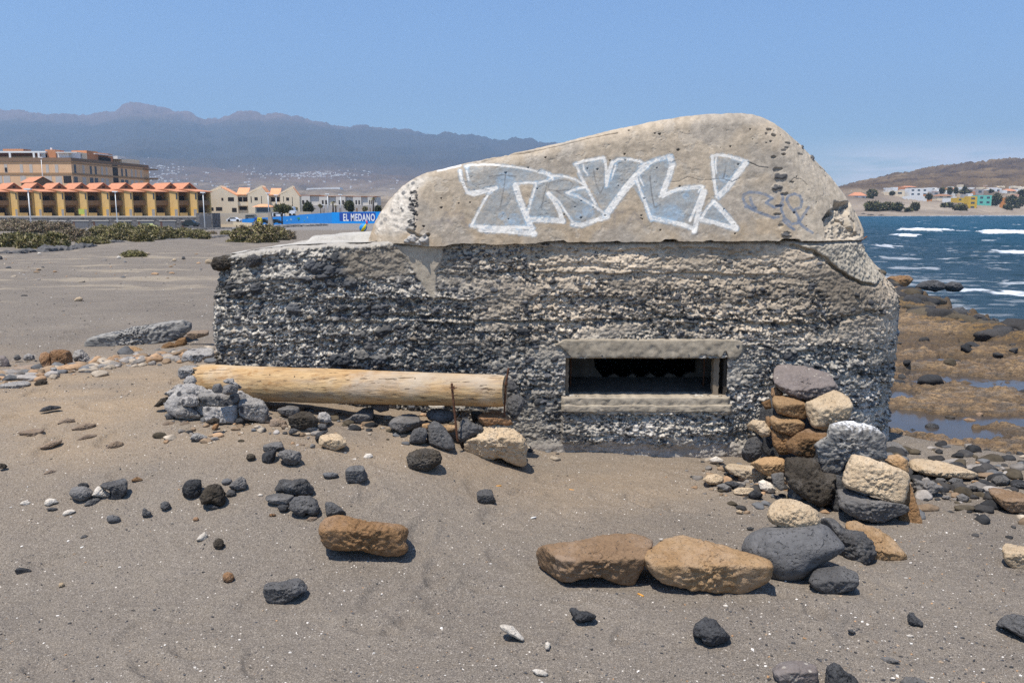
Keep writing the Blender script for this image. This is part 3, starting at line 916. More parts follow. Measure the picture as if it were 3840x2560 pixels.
    Hf = lerp(Hf, 0.012 + 0.001 * nb, m); Cf = lerp(Cf, np.array([0.33,0.315,0.29]), m[..., None])
    for jp, w_, dp in joints:
        jp = [(x if x < 2.08 else 2.08 + (x - 2.08) * 1.18, z) for x, z in jp]
        d = seg_dist(SS + 0.012 * nb, ZZ + 0.016 * blot, jp)
        k = sstep(w_ * 1.6, w_ * 0.3, d) * (0.6 + 0.4 * sstep(-0.3,0.2, nb))
        Hf = Hf - dp * k
    # fall away of surface under the cap, worn smoother
    m = 0.6 * sstep(1.392,1.402, ZZ + 0.004 * nb) * sstep(-0.75,-0.6, SS)
    Hf = Hf - 0.03 * m
    # block below the firing slit stands proud, with a rough foot
    m = sstep(0.335,0.350, SS + 0.006 * nb) * sstep(1.485,1.470, SS + 0.006 * nb) * sstep(0.33,0.31, ZZ) * sstep(0.03,0.07, ZZ + 0.03 * blot)
    Hf = Hf + 0.034 * m
    m = sstep(0.10,0.04, ZZ + 0.02 * nb + 0.02 * blot)
    Hf = lerp(Hf, 0.02 + 0.008 * nb, m * 0.75); Cf = lerp(Cf, np.array([0.40,0.36,0.31]) * (1 + 0.2 * nb[..., None]), m[..., None] * 0.7)
    # --- place it
    zt = np.interp(S, [s_l - 1.2, s_l - 0.1,-1.95,-1.75,-1.5,-1.0,-0.8,4.0],[1.41,1.33,1.32,1.355,1.385,1.405,1.42,1.43]) + 0.010 * perlin(S * 6, S * 0, seed=341)
    rise = (zt - 1.40)[None, :] * sstep(0.9,1.40, Zr)[:, None]
    inset = 0.27 * sstep(2.0,2.9, S)[None, :] * sstep(0.98,1.42, Zr)[:, None] + 0.05 * sstep(-1.7,-1.95, S)[None, :] * sstep(1.0,1.4, Zr)[:, None]
    bow = 0.012 * np.sin(np.clip(Zr, 0,1.4) * 2.2)[:, None]
    off = Hf + bow - inset
    P = np.stack([PX[None, :] + nx[None, :] * off, PY[None, :] + ny[None, :] * off, np.broadcast_to(Zr[:, None] + rise, off.shape)],-1)
    # relief sags a little, as worn layers do
    P[..., 2] += 0.25 * np.clip(-Hf, -0.02,0.02)
    # curl over on to the top
    rows = [P]; cols = [Cf]
    topc = np.array([0.36,0.33,0.285])
    last = P[-1]; lh = Hf[-1]
    for k, (dx, dz) in enumerate([(0.012,0.012),(0.035,0.02),(0.07,0.023),(0.12,0.024),(0.2,0.024)]):
        q = last.copy(); q[:, 0] -= nx * dx; q[:, 1] -= ny * dx
        q[:, 2] += dz + 0.005 * perlin(S * 14, S * 0 + k * 0.8, seed=343)
        rows.append(q[None]); cols.append((np.broadcast_to(topc, Cf[-1].shape) * (1 + 0.15 * perlin(S * 9, S * 0 + k, seed=345)[:, None]))[None])
    P = np.concatenate(rows); C = np.concatenate(cols)
    nr = P.shape[0]
    f = grid_faces(len(S), nr)
    ctr_s = S[f[:, 0] % len(S)]; zz = np.concatenate([Zr, [9] * 5])[f[:, 0] // len(S)]
    hole = (ctr_s > WX0) & (ctr_s < WX1) & (zz > WZ0) & (zz < WZ1)
    me = mesh_from_arrays('wall', P.reshape(-1,3) - np.array(root.location), f[~hole],[mat_vcol('pebble_concrete', 70,0.005,0.8,0.92,0.35)], np.clip(C.reshape(-1,3),0.02,0.8))
    o = mobj('wall', me, root)
    o['label'] = 'lower wall of eroded concrete full of dark beach pebbles'
    # --- top slab
    gx = np.linspace(-2.05,2.9,340); gy = np.linspace(5.52,7.62,150)
    X, Y = np.meshgrid(gx, gy)
    ei = 0.11 + 0.27 * sstep(2.0,2.9, S)
    ring = [(float(a), float(b)) for a, b in zip(PX - nx * ei, PY - ny * ei)][::6]
    ins = inside(X, Y, ring)
    Z = np.interp(X, [-2.05,-1.95,-1.75,-1.5,-1.0,-0.8,4.0],[1.33,1.335,1.37,1.40,1.42,1.435,1.44]) + 0.012 + 0.008 * fbm(X * 4, Y * 4, octaves=4, seed=351)
    Z = Z + 0.035 * sstep(6.15,6.2, Y + 0.05 * perlin(X * 5, Y * 3, seed=353)) * sstep(-1.56,-1.5, X + 0.04 * perlin(X * 3, Y * 6, seed=355))
    ff = grid_faces(len(gx), len(gy)); keep = ins.ravel()[ff].all(axis=1)
    cc = np.array([0.42,0.395,0.35]) * (1 + 0.25 * fbm(X * 6, Y * 9, octaves=4, seed=357)[..., None])
    me = mesh_from_arrays('top_slab', np.stack([X, Y, Z],-1).reshape(-1,3) - np.array(root.location), ff[keep],[bpy.data.materials['pebble_concrete']], np.clip(cc.reshape(-1,3),0.03,0.8))
    mobj('top_slab', me, root)


def make_slit(root):
    org = root.location
    conc = mat_vcol('lintel_concrete', 45,0.005,0.6,0.9,0.3)
    def lumpy(name, x0, x1, y0, y1, z0, z1, cut, c, seed, amp=0.004, step=0.008, mat=conc, label=None):
        """a worn slab: fine box whose lower and end edges are chipped by cut(x) -> (zlow, zhigh)"""
        nxs = int((x1 - x0) / step) + 1; X = np.linspace(x0, x1, nxs)
        prof = []
        zl, zh = cut(X)
        yv = np.array([y1, y0 + 0.010, y0 + 0.002, y0, y0, y0, y0, y0 + 0.002, y0 + 0.010, y1])
        tv = np.array([0,0,0.03,0.1,0.3,0.5,0.75,0.93,1,1])
        yv = np.interp(np.linspace(0,9,28), range(10), yv); tv = np.interp(np.linspace(0,9,28), range(10), tv)
        A, T = np.meshgrid(X, tv); Yy = np.meshgrid(X, yv)[1]
        Z = zl[None, :] + (zh - zl)[None, :] * T
        e = np.minimum(A - x0, x1 - A)
        n = fbm(A * 22, Z * 22, octaves=4, seed=seed)
        Yy = Yy + amp * n + 0.02 * sstep(0.02,0.0, e)
        V = np.stack([A, Yy, Z + 0.003 * n],-1).reshape(-1,3)
        f = grid_faces(nxs, 28)
        V2 = list(V); b = len(V2)
        ends = []
        me_f = list(map(tuple, f))
        col = np.array(c) * (1 + 0.25 * n.reshape(-1,1) + 0.15 * fbm(A * 5, Z * 9, octaves=3, seed=seed + 3).reshape(-1,1))
        me = mesh_from_arrays(name, V - np.array(org), f, [mat], np.clip(col, 0.02,0.9))
        o = mobj(name, me, root)
        if label: o['label'] = label
        return o
    nzf = lambda X, s, k=16: perlin(X * k, X * 0, seed=s)
    def cut_l(X):
        zl = 0.663 + 0.006 * nzf(X, 5) + 0.006 * nzf(X, 6,50) + 0.09 * sstep(0.42,0.30, X) + 0.045 * sstep(1.40,1.43, X) - 0.05 * sstep(1.44,1.46, X)
        zl = zl + 0.018 * sstep(1.25,1.27, X) * sstep(1.40,1.38, X) + 0.05 * sstep(1.50,1.56, X)
        zh = 0.792 + 0.004 * nzf(X, 7) - 0.035 * sstep(0.36,0.29, X) - 0.02 * sstep(1.50,1.56, X)
        return zl, zh
    lumpy('lintel', 0.285,1.56,5.466,5.62,0.66,0.79, cut_l, (0.33,0.28,0.21),401,0.005, label='smooth tan concrete lintel with a chipped lower edge')
    def cut_s(X): return 0.312 + 0.006 * nzf(X, 11),0.397 + 0.003 * nzf(X, 12)
    lumpy('sill', 0.335,1.475,5.448,5.62,0.31,0.395, cut_s, (0.34,0.29,0.22),411,0.006)
    def cut_s2(X): return 0.300 + 0.004 * nzf(X, 13),0.345 + 0.005 * nzf(X, 14)
    lumpy('sill_step', 0.335,1.49,5.436,5.5,0.30,0.34, cut_s2,(0.34,0.29,0.22),413,0.006)
    # reveal and sloping back of the firing slit
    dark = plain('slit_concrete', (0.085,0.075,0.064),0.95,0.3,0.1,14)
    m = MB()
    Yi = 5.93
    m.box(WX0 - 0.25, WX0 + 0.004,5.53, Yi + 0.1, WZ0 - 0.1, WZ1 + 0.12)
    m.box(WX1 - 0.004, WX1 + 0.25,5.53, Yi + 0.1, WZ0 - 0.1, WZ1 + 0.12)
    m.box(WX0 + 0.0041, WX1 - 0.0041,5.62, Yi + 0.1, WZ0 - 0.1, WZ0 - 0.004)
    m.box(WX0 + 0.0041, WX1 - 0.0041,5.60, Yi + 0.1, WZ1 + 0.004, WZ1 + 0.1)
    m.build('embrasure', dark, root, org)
    # inner plate with the saw-toothed slot
    def C1(x, y): return (1900 + x / 2.138,1100 + y / 2.138)
    slot = [C1(*p) for p in [(690,470),(705,590),(745,640),(790,692),(830,660),(862,642),(905,670),(952,697),(985,660),(1012,642),(1045,672),(1080,706),(1112,668),(1150,640),(1190,664),(1237,702),(1268,660),(1302,638),(1350,660),(1400,697),(1428,660),(1455,636),(1518,632),(1530,470)]]
    P = [at(x, y, Yi - 0.02) for x, y in slot]
    xs = [p[0] for p in P]; zs = [p[2] for p in P]
    zt = max(WZ1 + 0.02, zs[0])
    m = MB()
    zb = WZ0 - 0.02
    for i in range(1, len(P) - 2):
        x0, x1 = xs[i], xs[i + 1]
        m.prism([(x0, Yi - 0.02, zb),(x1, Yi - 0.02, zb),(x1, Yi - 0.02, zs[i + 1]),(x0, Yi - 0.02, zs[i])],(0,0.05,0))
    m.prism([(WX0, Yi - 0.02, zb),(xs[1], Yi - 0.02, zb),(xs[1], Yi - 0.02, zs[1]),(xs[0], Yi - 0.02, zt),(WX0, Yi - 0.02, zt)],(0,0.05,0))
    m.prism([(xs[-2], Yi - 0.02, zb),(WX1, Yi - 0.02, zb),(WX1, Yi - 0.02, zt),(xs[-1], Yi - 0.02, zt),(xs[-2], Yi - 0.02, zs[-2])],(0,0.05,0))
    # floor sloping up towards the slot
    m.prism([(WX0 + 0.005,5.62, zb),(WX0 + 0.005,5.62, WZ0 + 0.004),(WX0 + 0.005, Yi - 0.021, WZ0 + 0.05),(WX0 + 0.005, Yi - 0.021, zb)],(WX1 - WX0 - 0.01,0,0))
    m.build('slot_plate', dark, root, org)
    # chamber behind, closed; its black colour stands for the dark inside
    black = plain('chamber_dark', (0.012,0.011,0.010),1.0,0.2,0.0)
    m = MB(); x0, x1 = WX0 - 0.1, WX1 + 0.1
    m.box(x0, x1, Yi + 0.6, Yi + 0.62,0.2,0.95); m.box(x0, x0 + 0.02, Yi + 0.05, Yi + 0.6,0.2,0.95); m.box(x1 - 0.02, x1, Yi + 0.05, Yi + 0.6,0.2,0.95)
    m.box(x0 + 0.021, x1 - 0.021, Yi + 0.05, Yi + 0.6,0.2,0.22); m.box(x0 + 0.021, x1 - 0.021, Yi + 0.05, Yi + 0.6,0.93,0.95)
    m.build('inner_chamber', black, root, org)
    # timber frame
    s = N('old_timber'); co = s.coord('Object', (14,14,1.5))
    c = s.mix(s.noise(co, 3.0,6,0.7),(0.13,0.10,0.07),(0.36,0.29,0.21))
    wood = s.bsdf(c, 0.85, s.bump(s.noise(co, 9,5,0.7),0.6,0.004),0.2)
    def post(x0, x1, y0, y1, nm='frame_post'):
        m = MB(); n = 14; vs = []
        for i in range(n):
            z = lerp(WZ0 - 0.004, WZ1 + 0.01, i / (n - 1))
            w0 = 0.0025 * math.sin(i * 1.7); w1 = 0.003 * math.sin(i * 2.3 + 1)
            vs += [(x0 + w0, y0, z),(x1 + w1, y0, z),(x1 + w1, y1, z),(x0 + w0, y1, z)]
        fs = []
        for i in range(n - 1):
            for k in range(4): fs.append((4 * i + k, 4 * i + (k + 1) % 4,4 * i + 4 + (k + 1) % 4,4 * i + 4 + k))
        fs += [(0,1,2,3), tuple(4 * n - 4 + k for k in (3,2,1,0))]
        m.add(vs, fs); m.build(nm, wood, root, org)
    post(1.375,1.412,5.535,5.60)
    post(0.366,0.388,5.56,5.60)
    m = MB(); m.box(0.39,1.374,5.56,5.60,0.645,0.66); m.build('frame_rail', wood, root, org)
    # rusty bars standing in the seaward corner of the slot
    rust = plain('rusty_iron', (0.10,0.045,0.025),0.9,0.5,0.3,40)
    for x in (1.352,0.412):
        m = MB(); m.tube([(x, 5.72, WZ0),(x + 0.002,5.72,0.55),(x - 0.003,5.72, WZ1 + 0.02)],0.006,8); m.build('iron_bar', rust, root, org, True)


# graffiti: white outlines, pale blue mist round them, thin dark letters, in picture coordinates of the two close views
WHITE = []
def WH(k, pts, w): WHITE.append((k(pts), w * 1.1 + 1.4))
WH(K3,[(872,438),(905,428),(1000,424),(1100,428),(1210,440),(1310,455),(1400,475),(1470,495),(1512,520),(1515,535)],5)
WH(K3,[(885,440),(882,470),(895,540)],4)
WH(K3,[(832,470),(845,540),(868,595),(888,632)],8)
WH(K3,[(888,632),(935,650),(1010,625),(1100,598)],10)
WH(K3,[(888,628),(940,625),(1100,592)],6)
WH(K3,[(1100,598),(1040,645),(990,730),(950,810),(920,872)],6)
WH(K3,[(920,875),(1100,888),(1250,885),(1370,890)],9)
WH(K3,[(985,902),(1200,915),(1380,930)],14)
WH(K3,[(1370,935),(1345,860),(1310,780),(1270,680),(1240,580)],17)
WH(K3,[(1235,566),(1300,560),(1400,560),(1480,542),(1512,520),(1490,492),(1430,470)],5)
WH(K3,[(1395,560),(1370,640),(1350,710),(1325,800)],6)
WH(K3,[(1512,508),(1600,512),(1680,535),(1750,578)],5)
WH(K3,[(1335,832),(1450,830),(1585,840)],15)
WH(K3,[(1585,845),(1560,760),(1520,690),(1482,640)],13)
WH(K3,[(1482,632),(1560,700),(1610,780),(1665,855)],5)
WH(K3,[(1660,862),(1725,868),(1820,835),(1912,808)],13)
WH(K3,[(1750,592),(1690,605),(1615,635),(1700,660),(1790,715),(1890,785)],6)
WH(K3,[(1692,425),(1715,500),(1770,610),(1825,715)],7)
WH(K3,[(1680,425),(1740,400),(1860,378),(1895,375),(1905,420),(1912,580)],7)
WH(K3,[(1908,585),(1935,480),(1960,410),(2000,385),(2080,385),(2160,400),(2210,430)],6)
WH(K3,[(1912,560),(1930,470),(1955,410)],10)
WH(K3,[(2210,432),(2120,510),(2040,600),(1960,710),(1895,795)],15)
WH(K3,[(2130,530),(2030,640),(1905,800)],12)
WH(K3,[(1740,430),(1745,465),(1772,500)],4)
WH(K3,[(1982,425),(1965,480),(1948,530)],4)
WH(K3,[(2130,530),(2165,640),(2200,740),(2235,830)],7)
WH(K3,[(2152,500),(2165,545),(2182,582)],3)
WH(K3,[(2210,432),(2270,400),(2352,378)],5)
WH(K4,[(0,470),(60,440),(140,410),(200,393),(258,388)],6)
WH(K4,[(245,395),(262,450),(225,560),(175,680)],17)
WH(K4,[(150,705),(240,665),(350,635),(490,622)],6)
WH(K4,[(492,628),(470,700),(430,790),(380,895)],7)
WH(K4,[(505,665),(460,790),(410,975)],15)
WH(K4,[(80,868),(200,895),(330,925),(420,960)],12)
WH(K4,[(0,650),(40,750),(80,868)],5)
WH(K4,[(575,388),(620,376),(700,385),(790,410),(845,430)],8)
WH(K4,[(578,388),(580,480),(585,600),(600,705)],8)
WH(K4,[(842,438),(760,540),(690,630),(612,705)],16)
WH(K4,[(608,400),(600,450),(605,520)],3)
WH(K4,[(570,748),(520,800),(468,878)],7)
WH(K4,[(572,748),(640,820),(700,890),(740,945)],14)
WH(K4,[(466,885),(560,905),(740,955)],12)
WH(K4,[(455,670),(470,640),(300,655),(170,712)],3)
SILVER = [(K4(p),9.5) for p in [
    [(1010,720),(960,690),(900,675),(840,672),(795,690),(785,720),(800,760),(830,790),(850,805),(880,800),(850,760),(842,715)],
    [(830,790),(880,820),(950,845),(1010,870),(1050,862)],
    [(1010,720),(960,755),(1020,790),(1070,775),(1092,730),(1088,690)],
    [(1240,745),(1225,700),(1180,685),(1135,700),(1120,735),(1145,790),(1185,830),(1205,870),(1195,910),(1150,920),(1095,870),(1072,800),(1090,770)],
    [(1238,745),(1225,790),(1185,805)],[(1290,788),(1250,840),(1205,905),(1245,945),(1300,985)],[(1085,885),(1120,930),(1165,960)],[(800,785),(860,790)]]]
DARKL = [(p, w) for p, w in [
    (K3([(1168,500),(1155,600),(1130,735)]),3.5),(K3([(1050,515),(1150,500),(1240,512)]),3),(K3([(1475,560),(1450,650),(1430,745)]),3.5),
    (K3([(1480,600),(1490,560),(1560,540),(1640,545),(1668,575),(1640,610),(1560,620),(1480,612)]),3),(K3([(1540,620),(1620,670),(1700,725)]),3),
    (K3([(1815,460),(1830,560),(1862,640),(1900,560),(1940,480)]),3),(K3([(2232,510),(2240,640),(2258,742),(2300,720)]),3.5),
    (K4([(80,560),(90,680),(105,780),(125,790)]),3),(K4([(685,460),(660,560)]),4)]]
FADED = [(p, w) for p, w in [
    (K3([(680,870),(735,780),(775,860)]),9),(K3([(700,835),(765,835)]),7),(K3([(790,780),(830,790),(890,880)]),8),(K3([(850,770),(862,830)]),8),(K3([(620,860),(680,850)]),9),
    (K3([(1920,785),(2040,772)]),6),(K3([(1965,785),(1958,892)]),6),(K3([(2055,862),(2110,772),(2185,890)]),6),(K3([(2075,830),(2150,825)]),5)]]
FILLS = [K3([(872,440),(1300,455),(1512,525),(1380,565),(1235,570),(1345,880),(920,873),(1100,598),(890,628)]),
         K3([(1385,570),(1512,510),(1750,580),(1890,788),(1660,860),(1482,640),(1560,840),(1340,820)]),
         K3([(1692,425),(1895,378),(1910,580),(1990,388),(2210,430),(1900,795)]),
         K4([(-75,590),(0,470),(255,388),(150,705),(490,625),(395,940),(80,868)]), K4([(578,388),(842,432),(605,705)]), K4([(570,750),(738,950),(466,885)])]
BLOBS = [K3([(1145,800)])[0] + (16,), K3([(1235,830)])[0] + (24,), K3([(1190,850)])[0] + (16,), K3([(1770,770)])[0] + (25,), K3([(1165,545)])[0] + (34,), K3([(1700,800)])[0] + (14,),
         K4([(355,700)])[0] + (14,), K4([(240,830)])[0] + (38,), K4([(100,800)])[0] + (24,), K4([(660,560)])[0] + (20,), K4([(300,850)])[0] + (22,)]


def make_cap(root):
    oy = lambda x: np.interp(x, [1300,1560,1750,2500,2900,3300],[5.78,5.66,5.60,5.62,5.85,6.05])
    out = [(1367,921),(1378,880),(1392,838),(1415,790),(1445,745),(1485,703),(1530,673),(1580,651),(1650,635),(1720,617),(1800,600),(1900,578),(2000,556),(2100,533),(2200,508),(2300,484),(2400,462),
           (2500,443),(2560,434),(2620,428),(2700,426),(2770,427),(2840,437),(2900,456),(2960,487),(3020,530),(3070,577),(3110,625),(3145,675),(3175,725),(3200,775),(3220,825),(3231,862),(3232,880),(3222,893)]
    pts = np.array([at(x, y, float(oy(x)))[[0,2]] for x, y in out])
    # smooth resample by arc length
    L = np.concatenate([[0], np.cumsum(np.hypot(*np.diff(pts, axis=0).T))])
    t = np.arange(0, L[-1],0.0044)
    Xo = np.interp(t, L, pts[:, 0]); Zo = np.interp(t, L, pts[:, 1])
    ker = np.hanning(41); ker /= ker.sum()
    def sm(a): return np.convolve(np.pad(a, 20, mode='edge'), ker, 'valid')
    Xo, Zo = sm(Xo), sm(Zo)
    Xo = np.maximum.accumulate(Xo + np.arange(len(Xo)) * 1e-6)
    z0 = np.interp(Xo, [-1.1,-0.75,-0.5,0.4,2.6],[1.415,1.43,1.405,1.435,1.447])
    Zo = np.maximum(Zo, z0 + 0.004)
    nv = 250
    tv = np.linspace(0,1, nv); v = 1 - (1 - tv) ** 1.35
    X = np.broadcast_to(Xo, (nv, len(Xo))).copy()
    n0 = perlin(Xo * 9, Xo * 0, seed=501) * 0.005 + perlin(Xo * 35, Xo * 0, seed=503) * 0.003 + 0.014 * sstep(0.25,0.45, perlin(Xo * 5, Xo * 0, seed=505))
    zb = z0 + n0
    Z = zb[None, :] + (Zo - zb)[None, :] * v[:, None]
    sub = np.stack([Xo[::8], Zo[::8]],-1).tolist() + [[Xo[-1], Zo[-1]]]
    d = seg_dist(X, Z, [tuple(p) for p in sub])
    d[-1, :] = 0
    r = 0.085 + 0.33 * sstep(-0.50,-0.85, X) + 0.52 * sstep(1.5,2.2, X)
    q = np.clip(1 - d / r, 0,1)
    Y = 5.462 + 0.20 * (Z - 1.42) + r * (1 - np.sqrt(np.clip(1 - q ** 2,0,1))) + 0.012 * fbm(X * 1.3, Z * 1.3, octaves=2, seed=505)
    P = np.stack([X, Y, Z],-1)
    nrm = grid_normals(P)
    if nrm[100,400,1] > 0: nrm = -nrm
    # ----- relief
    h = 0.0022 * fbm(X * 22, Z * 22, octaves=4, seed=507) + 0.004 * fbm(X * 4, Z * 4, octaves=3, seed=509)
    n1 = fbm(X * 5.0, Z * 5.0, octaves=5, seed=511); n2 = fbm(X * 30, Z * 30, octaves=4, seed=513); n3 = fbm(X * 1.3, Z * 2.0, octaves=3, seed=515)
    base = np.array([0.405,0.335,0.250])
    C = base * (1 + 0.16 * n1 + 0.20 * n2 + 0.12 * n3)[..., None]
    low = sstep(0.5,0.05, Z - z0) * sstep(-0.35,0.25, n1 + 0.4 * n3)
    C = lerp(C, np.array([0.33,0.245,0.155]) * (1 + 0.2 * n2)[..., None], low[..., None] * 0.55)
    greyt = sstep(0.1,0.5, fbm(X * 2.4, Z * 3.0, octaves=4, seed=517))
    C = lerp(C, np.array([0.31,0.285,0.25]) * (1 + 0.2 * n2)[..., None], greyt[..., None] * 0.5)
    east = sstep(1.78,1.92, X + 0.05 * n1)
    C = lerp(C, np.array([0.415,0.355,0.275]) * (1 + 0.12 * n1 + 0.25 * n2)[..., None], east[..., None] * 0.8)
    run = sstep(0.12,0.5, fbm(X * 7, Z * 0.9, octaves=4, seed=541)) * sstep(-0.3,0.3, fbm(X * 1.2, Z * 1.2, octaves=2, seed=543))
    C = lerp(C, np.array([0.30,0.265,0.22]), run[..., None] * 0.30)
    chip = sstep(0.42,0.50, fbm(X * 11, Z * 11, octaves=4, seed=545, gain=0.6)); h = h - 0.0018 * chip; C = lerp(C, np.array([0.46,0.41,0.34]), chip[..., None] * 0.35)
    # worn rubble on the west shoulder
    rub = face_xz([(1405,870),(1400,835),(1425,780),(1470,720),(1540,672),(1600,655),(1615,668),(1560,720),(1562,800),(1560,860),(1520,868),(1480,880)],5.62)
    m = soft_in(X, Z, rub, 0.03); m = np.clip(m * (1.0 + 0.8 * n1),0,1)
    wd, wv = worley(X * 26, Z * 26, X * 0 + 0.5, seed=9)
    h = h + m * (0.010 * (0.55 - wd) + 0.006 * n2)
    C = lerp(C, np.array([0.50,0.455,0.39]) * (1 + 0.25 * n2)[..., None], m[..., None] * 0.9)
    dk = m * (wv > 0.84) * sstep(0.5,0.3, wd)
    C = lerp(C, np.array([0.12,0.12,0.12]), dk[..., None] * 0.85)
    # broken corner below the east bulge: coarse aggregate laid bare
    brk = face_xz(K4([(1350,885),(1400,835),(1460,815),(1470,780),(1560,770),(1690,765),(1760,830),(1740,1000),(1600,1030),(1350,1025)]),5.75)
    m = soft_in(X, Z, brk, 0.012)
    tri2 = face_xz(K4([(1610,850),(1690,770),(1760,800),(1750,960),(1700,1010),(1640,985),(1600,930)]),5.75)
    m2 = soft_in(X, Z, tri2,0.012)
    m = m * (1 - 0.8 * m2)
    wd2, wv2 = worley(X * 30, Z * 34, X * 0 + 1.5, seed=19)
    h = h + m * (-0.030 + 0.016 * (0.6 - wd2) + 0.012 * n2 + 0.02 * n1)
    C = lerp(C, np.array([0.42,0.36,0.28]) * (1 + 0.3 * n2)[..., None], m[..., None] * 0.85)
    C = lerp(C, np.array([0.10,0.10,0.105]),(m * (wv2 > 0.80) * sstep(0.5,0.35, wd2))[..., None] * 0.8)
    def groove(pts, w_, dp, Y=5.56, dark=0.0):
        nonlocal h, C
        dd = seg_dist(X + 0.006 * n2 + 0.01 * n1, Z + 0.006 * n1, face_xz(pts, Y))
        k = sstep(w_ * 1.7, w_ * 0.4, dd)
        h = h - dp * k
    groove(K4([(1350,885),(1400,840),(1455,820)]),0.012,0.05,5.75)
    groove(K4([(1465,770),(1520,776),(1600,765),(1690,755)]),0.014,0.055,5.8)
    groove(K4([(1480,870),(1540,900),(1600,960),(1650,1000)]),0.006,0.03,5.8)
    groove(K4([(1600,860),(1640,900),(1620,960)]),0.006,0.03,5.8)
    groove(K4([(240,592),(300,590),(360,560),(400,565),(470,580),(560,575),(640,570),(720,590),(790,560)]),0.0016,0.004)
    groove(K4([(1140,600),(1180,565),(1250,570),(1290,620)]),0.002,0.006,5.62)
    groove(K4([(860,430),(940,470),(1000,480)]),0.002,0.008)
    groove(K4([(1440,470),(1500,490),(1550,510)]),0.003,0.012,5.8)
    groove(K3([(990,402),(1100,372),(1200,350),(1300,335),(1390,315)]),0.005,0.03,5.56)
    groove(K3([(1400,318),(1550,285),(1800,225),(2000,185)]),0.0022,0.012,5.56)
    groove(K3([(520,600),(512,700),(515,800),(520,900)]),0.004,0.012,5.58)
    groove(K3([(470,905),(520,940),(580,960),(610,940)]),0.010,0.03,5.56)
    # holes and bedded stones: along the formwork edge, and single ones
    def pit(x, y, rx, ry, dp, c=None, Y=5.6, raise_=0.0):
        nonlocal h, C
        p = at(x, y, Y); a = rx * 5.6 / F; b = ry * 5.6 / F
        i0, i1 = np.searchsorted(Xo, [p[0] - a * 1.8, p[0] + a * 1.8])
        sl = (slice(None), slice(i0, i1))
        q = ((X[sl] - p[0]) / a) ** 2 + ((Z[sl] - p[2]) / b) ** 2 + 0.9 * n2[sl]
        k = sstep(1.25,0.6, q)
        h[sl] += -dp * (0.55 if dp > 0.012 else 1) * k + raise_ * sstep(1.3,0.1, q)
        if c is not None: C[sl] = lerp(C[sl], np.array(c), sstep(1.2,0.7, q)[..., None])
    for x, y, rx, ry, dp in [(1020,178,22,10,0.035),(1042,225,24,11,0.035),(1018,275,14,8,0.02),(985,215,10,8,0.012),(1180,283,32,7,0.02),(1290,290,24,12,0.015),(1150,325,20,7,0.015),(1120,345,26,8,0.015),
                             (1115,378,22,9,0.03),(1030,400,18,9,0.02),(1385,350,16,6,0.02),(1250,375,34,7,0.015),(1060,500,42,18,0.02),(1100,690,30,14,0.02),(1165,595,18,7,0.02),(1530,500,14,6,0.02),
                             (1600,590,18,12,0.02),(1495,545,9,9,0.02),(1110,378,14,8,0.03),(1050,780,24,9,0.025),(1040,845,26,8,0.02),(1100,990,30,14,0.02),(1350,1012,16,7,0.03),(1060,930,18,12,0.015),(1430,130,4,3,0.01)]:
        pit(2400 + x / 2.091,400 + y / 2.091, rx / 2.091, ry / 2.091, dp, (0.28,0.245,0.20) if dp > 0.018 else None, 5.62 if x < 1250 else 5.75)
    for x, y, rx, ry in [(1085,550,50,26),(1045,630,40,26),(1395,392,28,18),(1310,310,22,14),(1090,1000,34,18)]:
        pit(2400 + x / 2.091,400 + y / 2.091, rx / 2.091, ry / 2.091,-0.006,(0.105,0.102,0.10),5.62 if x < 1250 else 5.75,0.008)
    for _ in range(70):
        x = RS.uniform(1400,3150); y = RS.uniform(480,890); a = RS.uniform(1.3,3.6)
        pit(x, y, a * 1.2, a, 0.010,(0.13,0.11,0.09))
    for _ in range(60):
        x = 1300 + RS.uniform(465,530) / 1.96; y = 400 + RS.uniform(620,900) / 1.96; a = RS.uniform(2.5,6)
        pit(x, y, a * 1.2, a, RS.uniform(-0.004,0.012),(0.11,0.105,0.10))
    for x, y, rx, ry in [(500,965,34,30),(580,970,32,34),(540,1000,30,20),(460,985,20,16)]:
        pit(1300 + x / 1.96,400 + y / 1.96, rx / 1.96, ry / 1.96,-0.006,(0.40,0.375,0.34),5.55,0.016)
    # chipped rim along the top
    # ----- paint
    wear = fbm(X * 60, Z * 60, octaves=3, seed=521)
    wearL = fbm(X * 8, Z * 8, octaves=3, seed=523)
    flat_ok = sstep(0.02,0.05, d)
    def layer(alpha, c):
        nonlocal C
        C = lerp(C, np.array(c), np.clip(alpha, 0,1)[..., None])
    k_px = 5.58 / F
    for poly in FILLS:
        m = soft_in(X, Z, face_xz(poly),0.006)
        layer(m * (0.62 + 0.3 * wearL + 0.2 * wear),(0.29,0.325,0.34))
    for x, y, rr in BLOBS:
        p = at(x, y, 5.55); q = np.hypot(X - p[0], Z - p[2]) / (rr * k_px)
        layer(sstep(1.15,0.7, q + 0.15 * wearL) * (0.45 + 0.3 * wear),(0.29,0.39,0.48))
    for poly in FILLS:
        m = soft_in(X, Z, face_xz(poly),0.006) * sstep(0.15,0.5, fbm(X * 4, Z * 5, octaves=3, seed=525))
        layer(m * 0.2,(0.28,0.38,0.46))
    for pts, w_ in FADED:
        dd = seg_dist(X, Z, face_xz(pts)); layer(sstep(w_ * k_px * 1.3, w_ * k_px * 0.2, dd) * (0.35 + 0.3 * wear),(0.21,0.185,0.17))
    for pts, w_ in WHITE:
        dd = seg_dist(X + 0.003 * wearL, Z, face_xz(pts)); layer(sstep((w_ * 0.5 + 8) * k_px, (w_ * 0.5 + 1) * k_px, dd) * (0.28 + 0.3 * wearL + 0.35 * wear),(0.30,0.43,0.54))
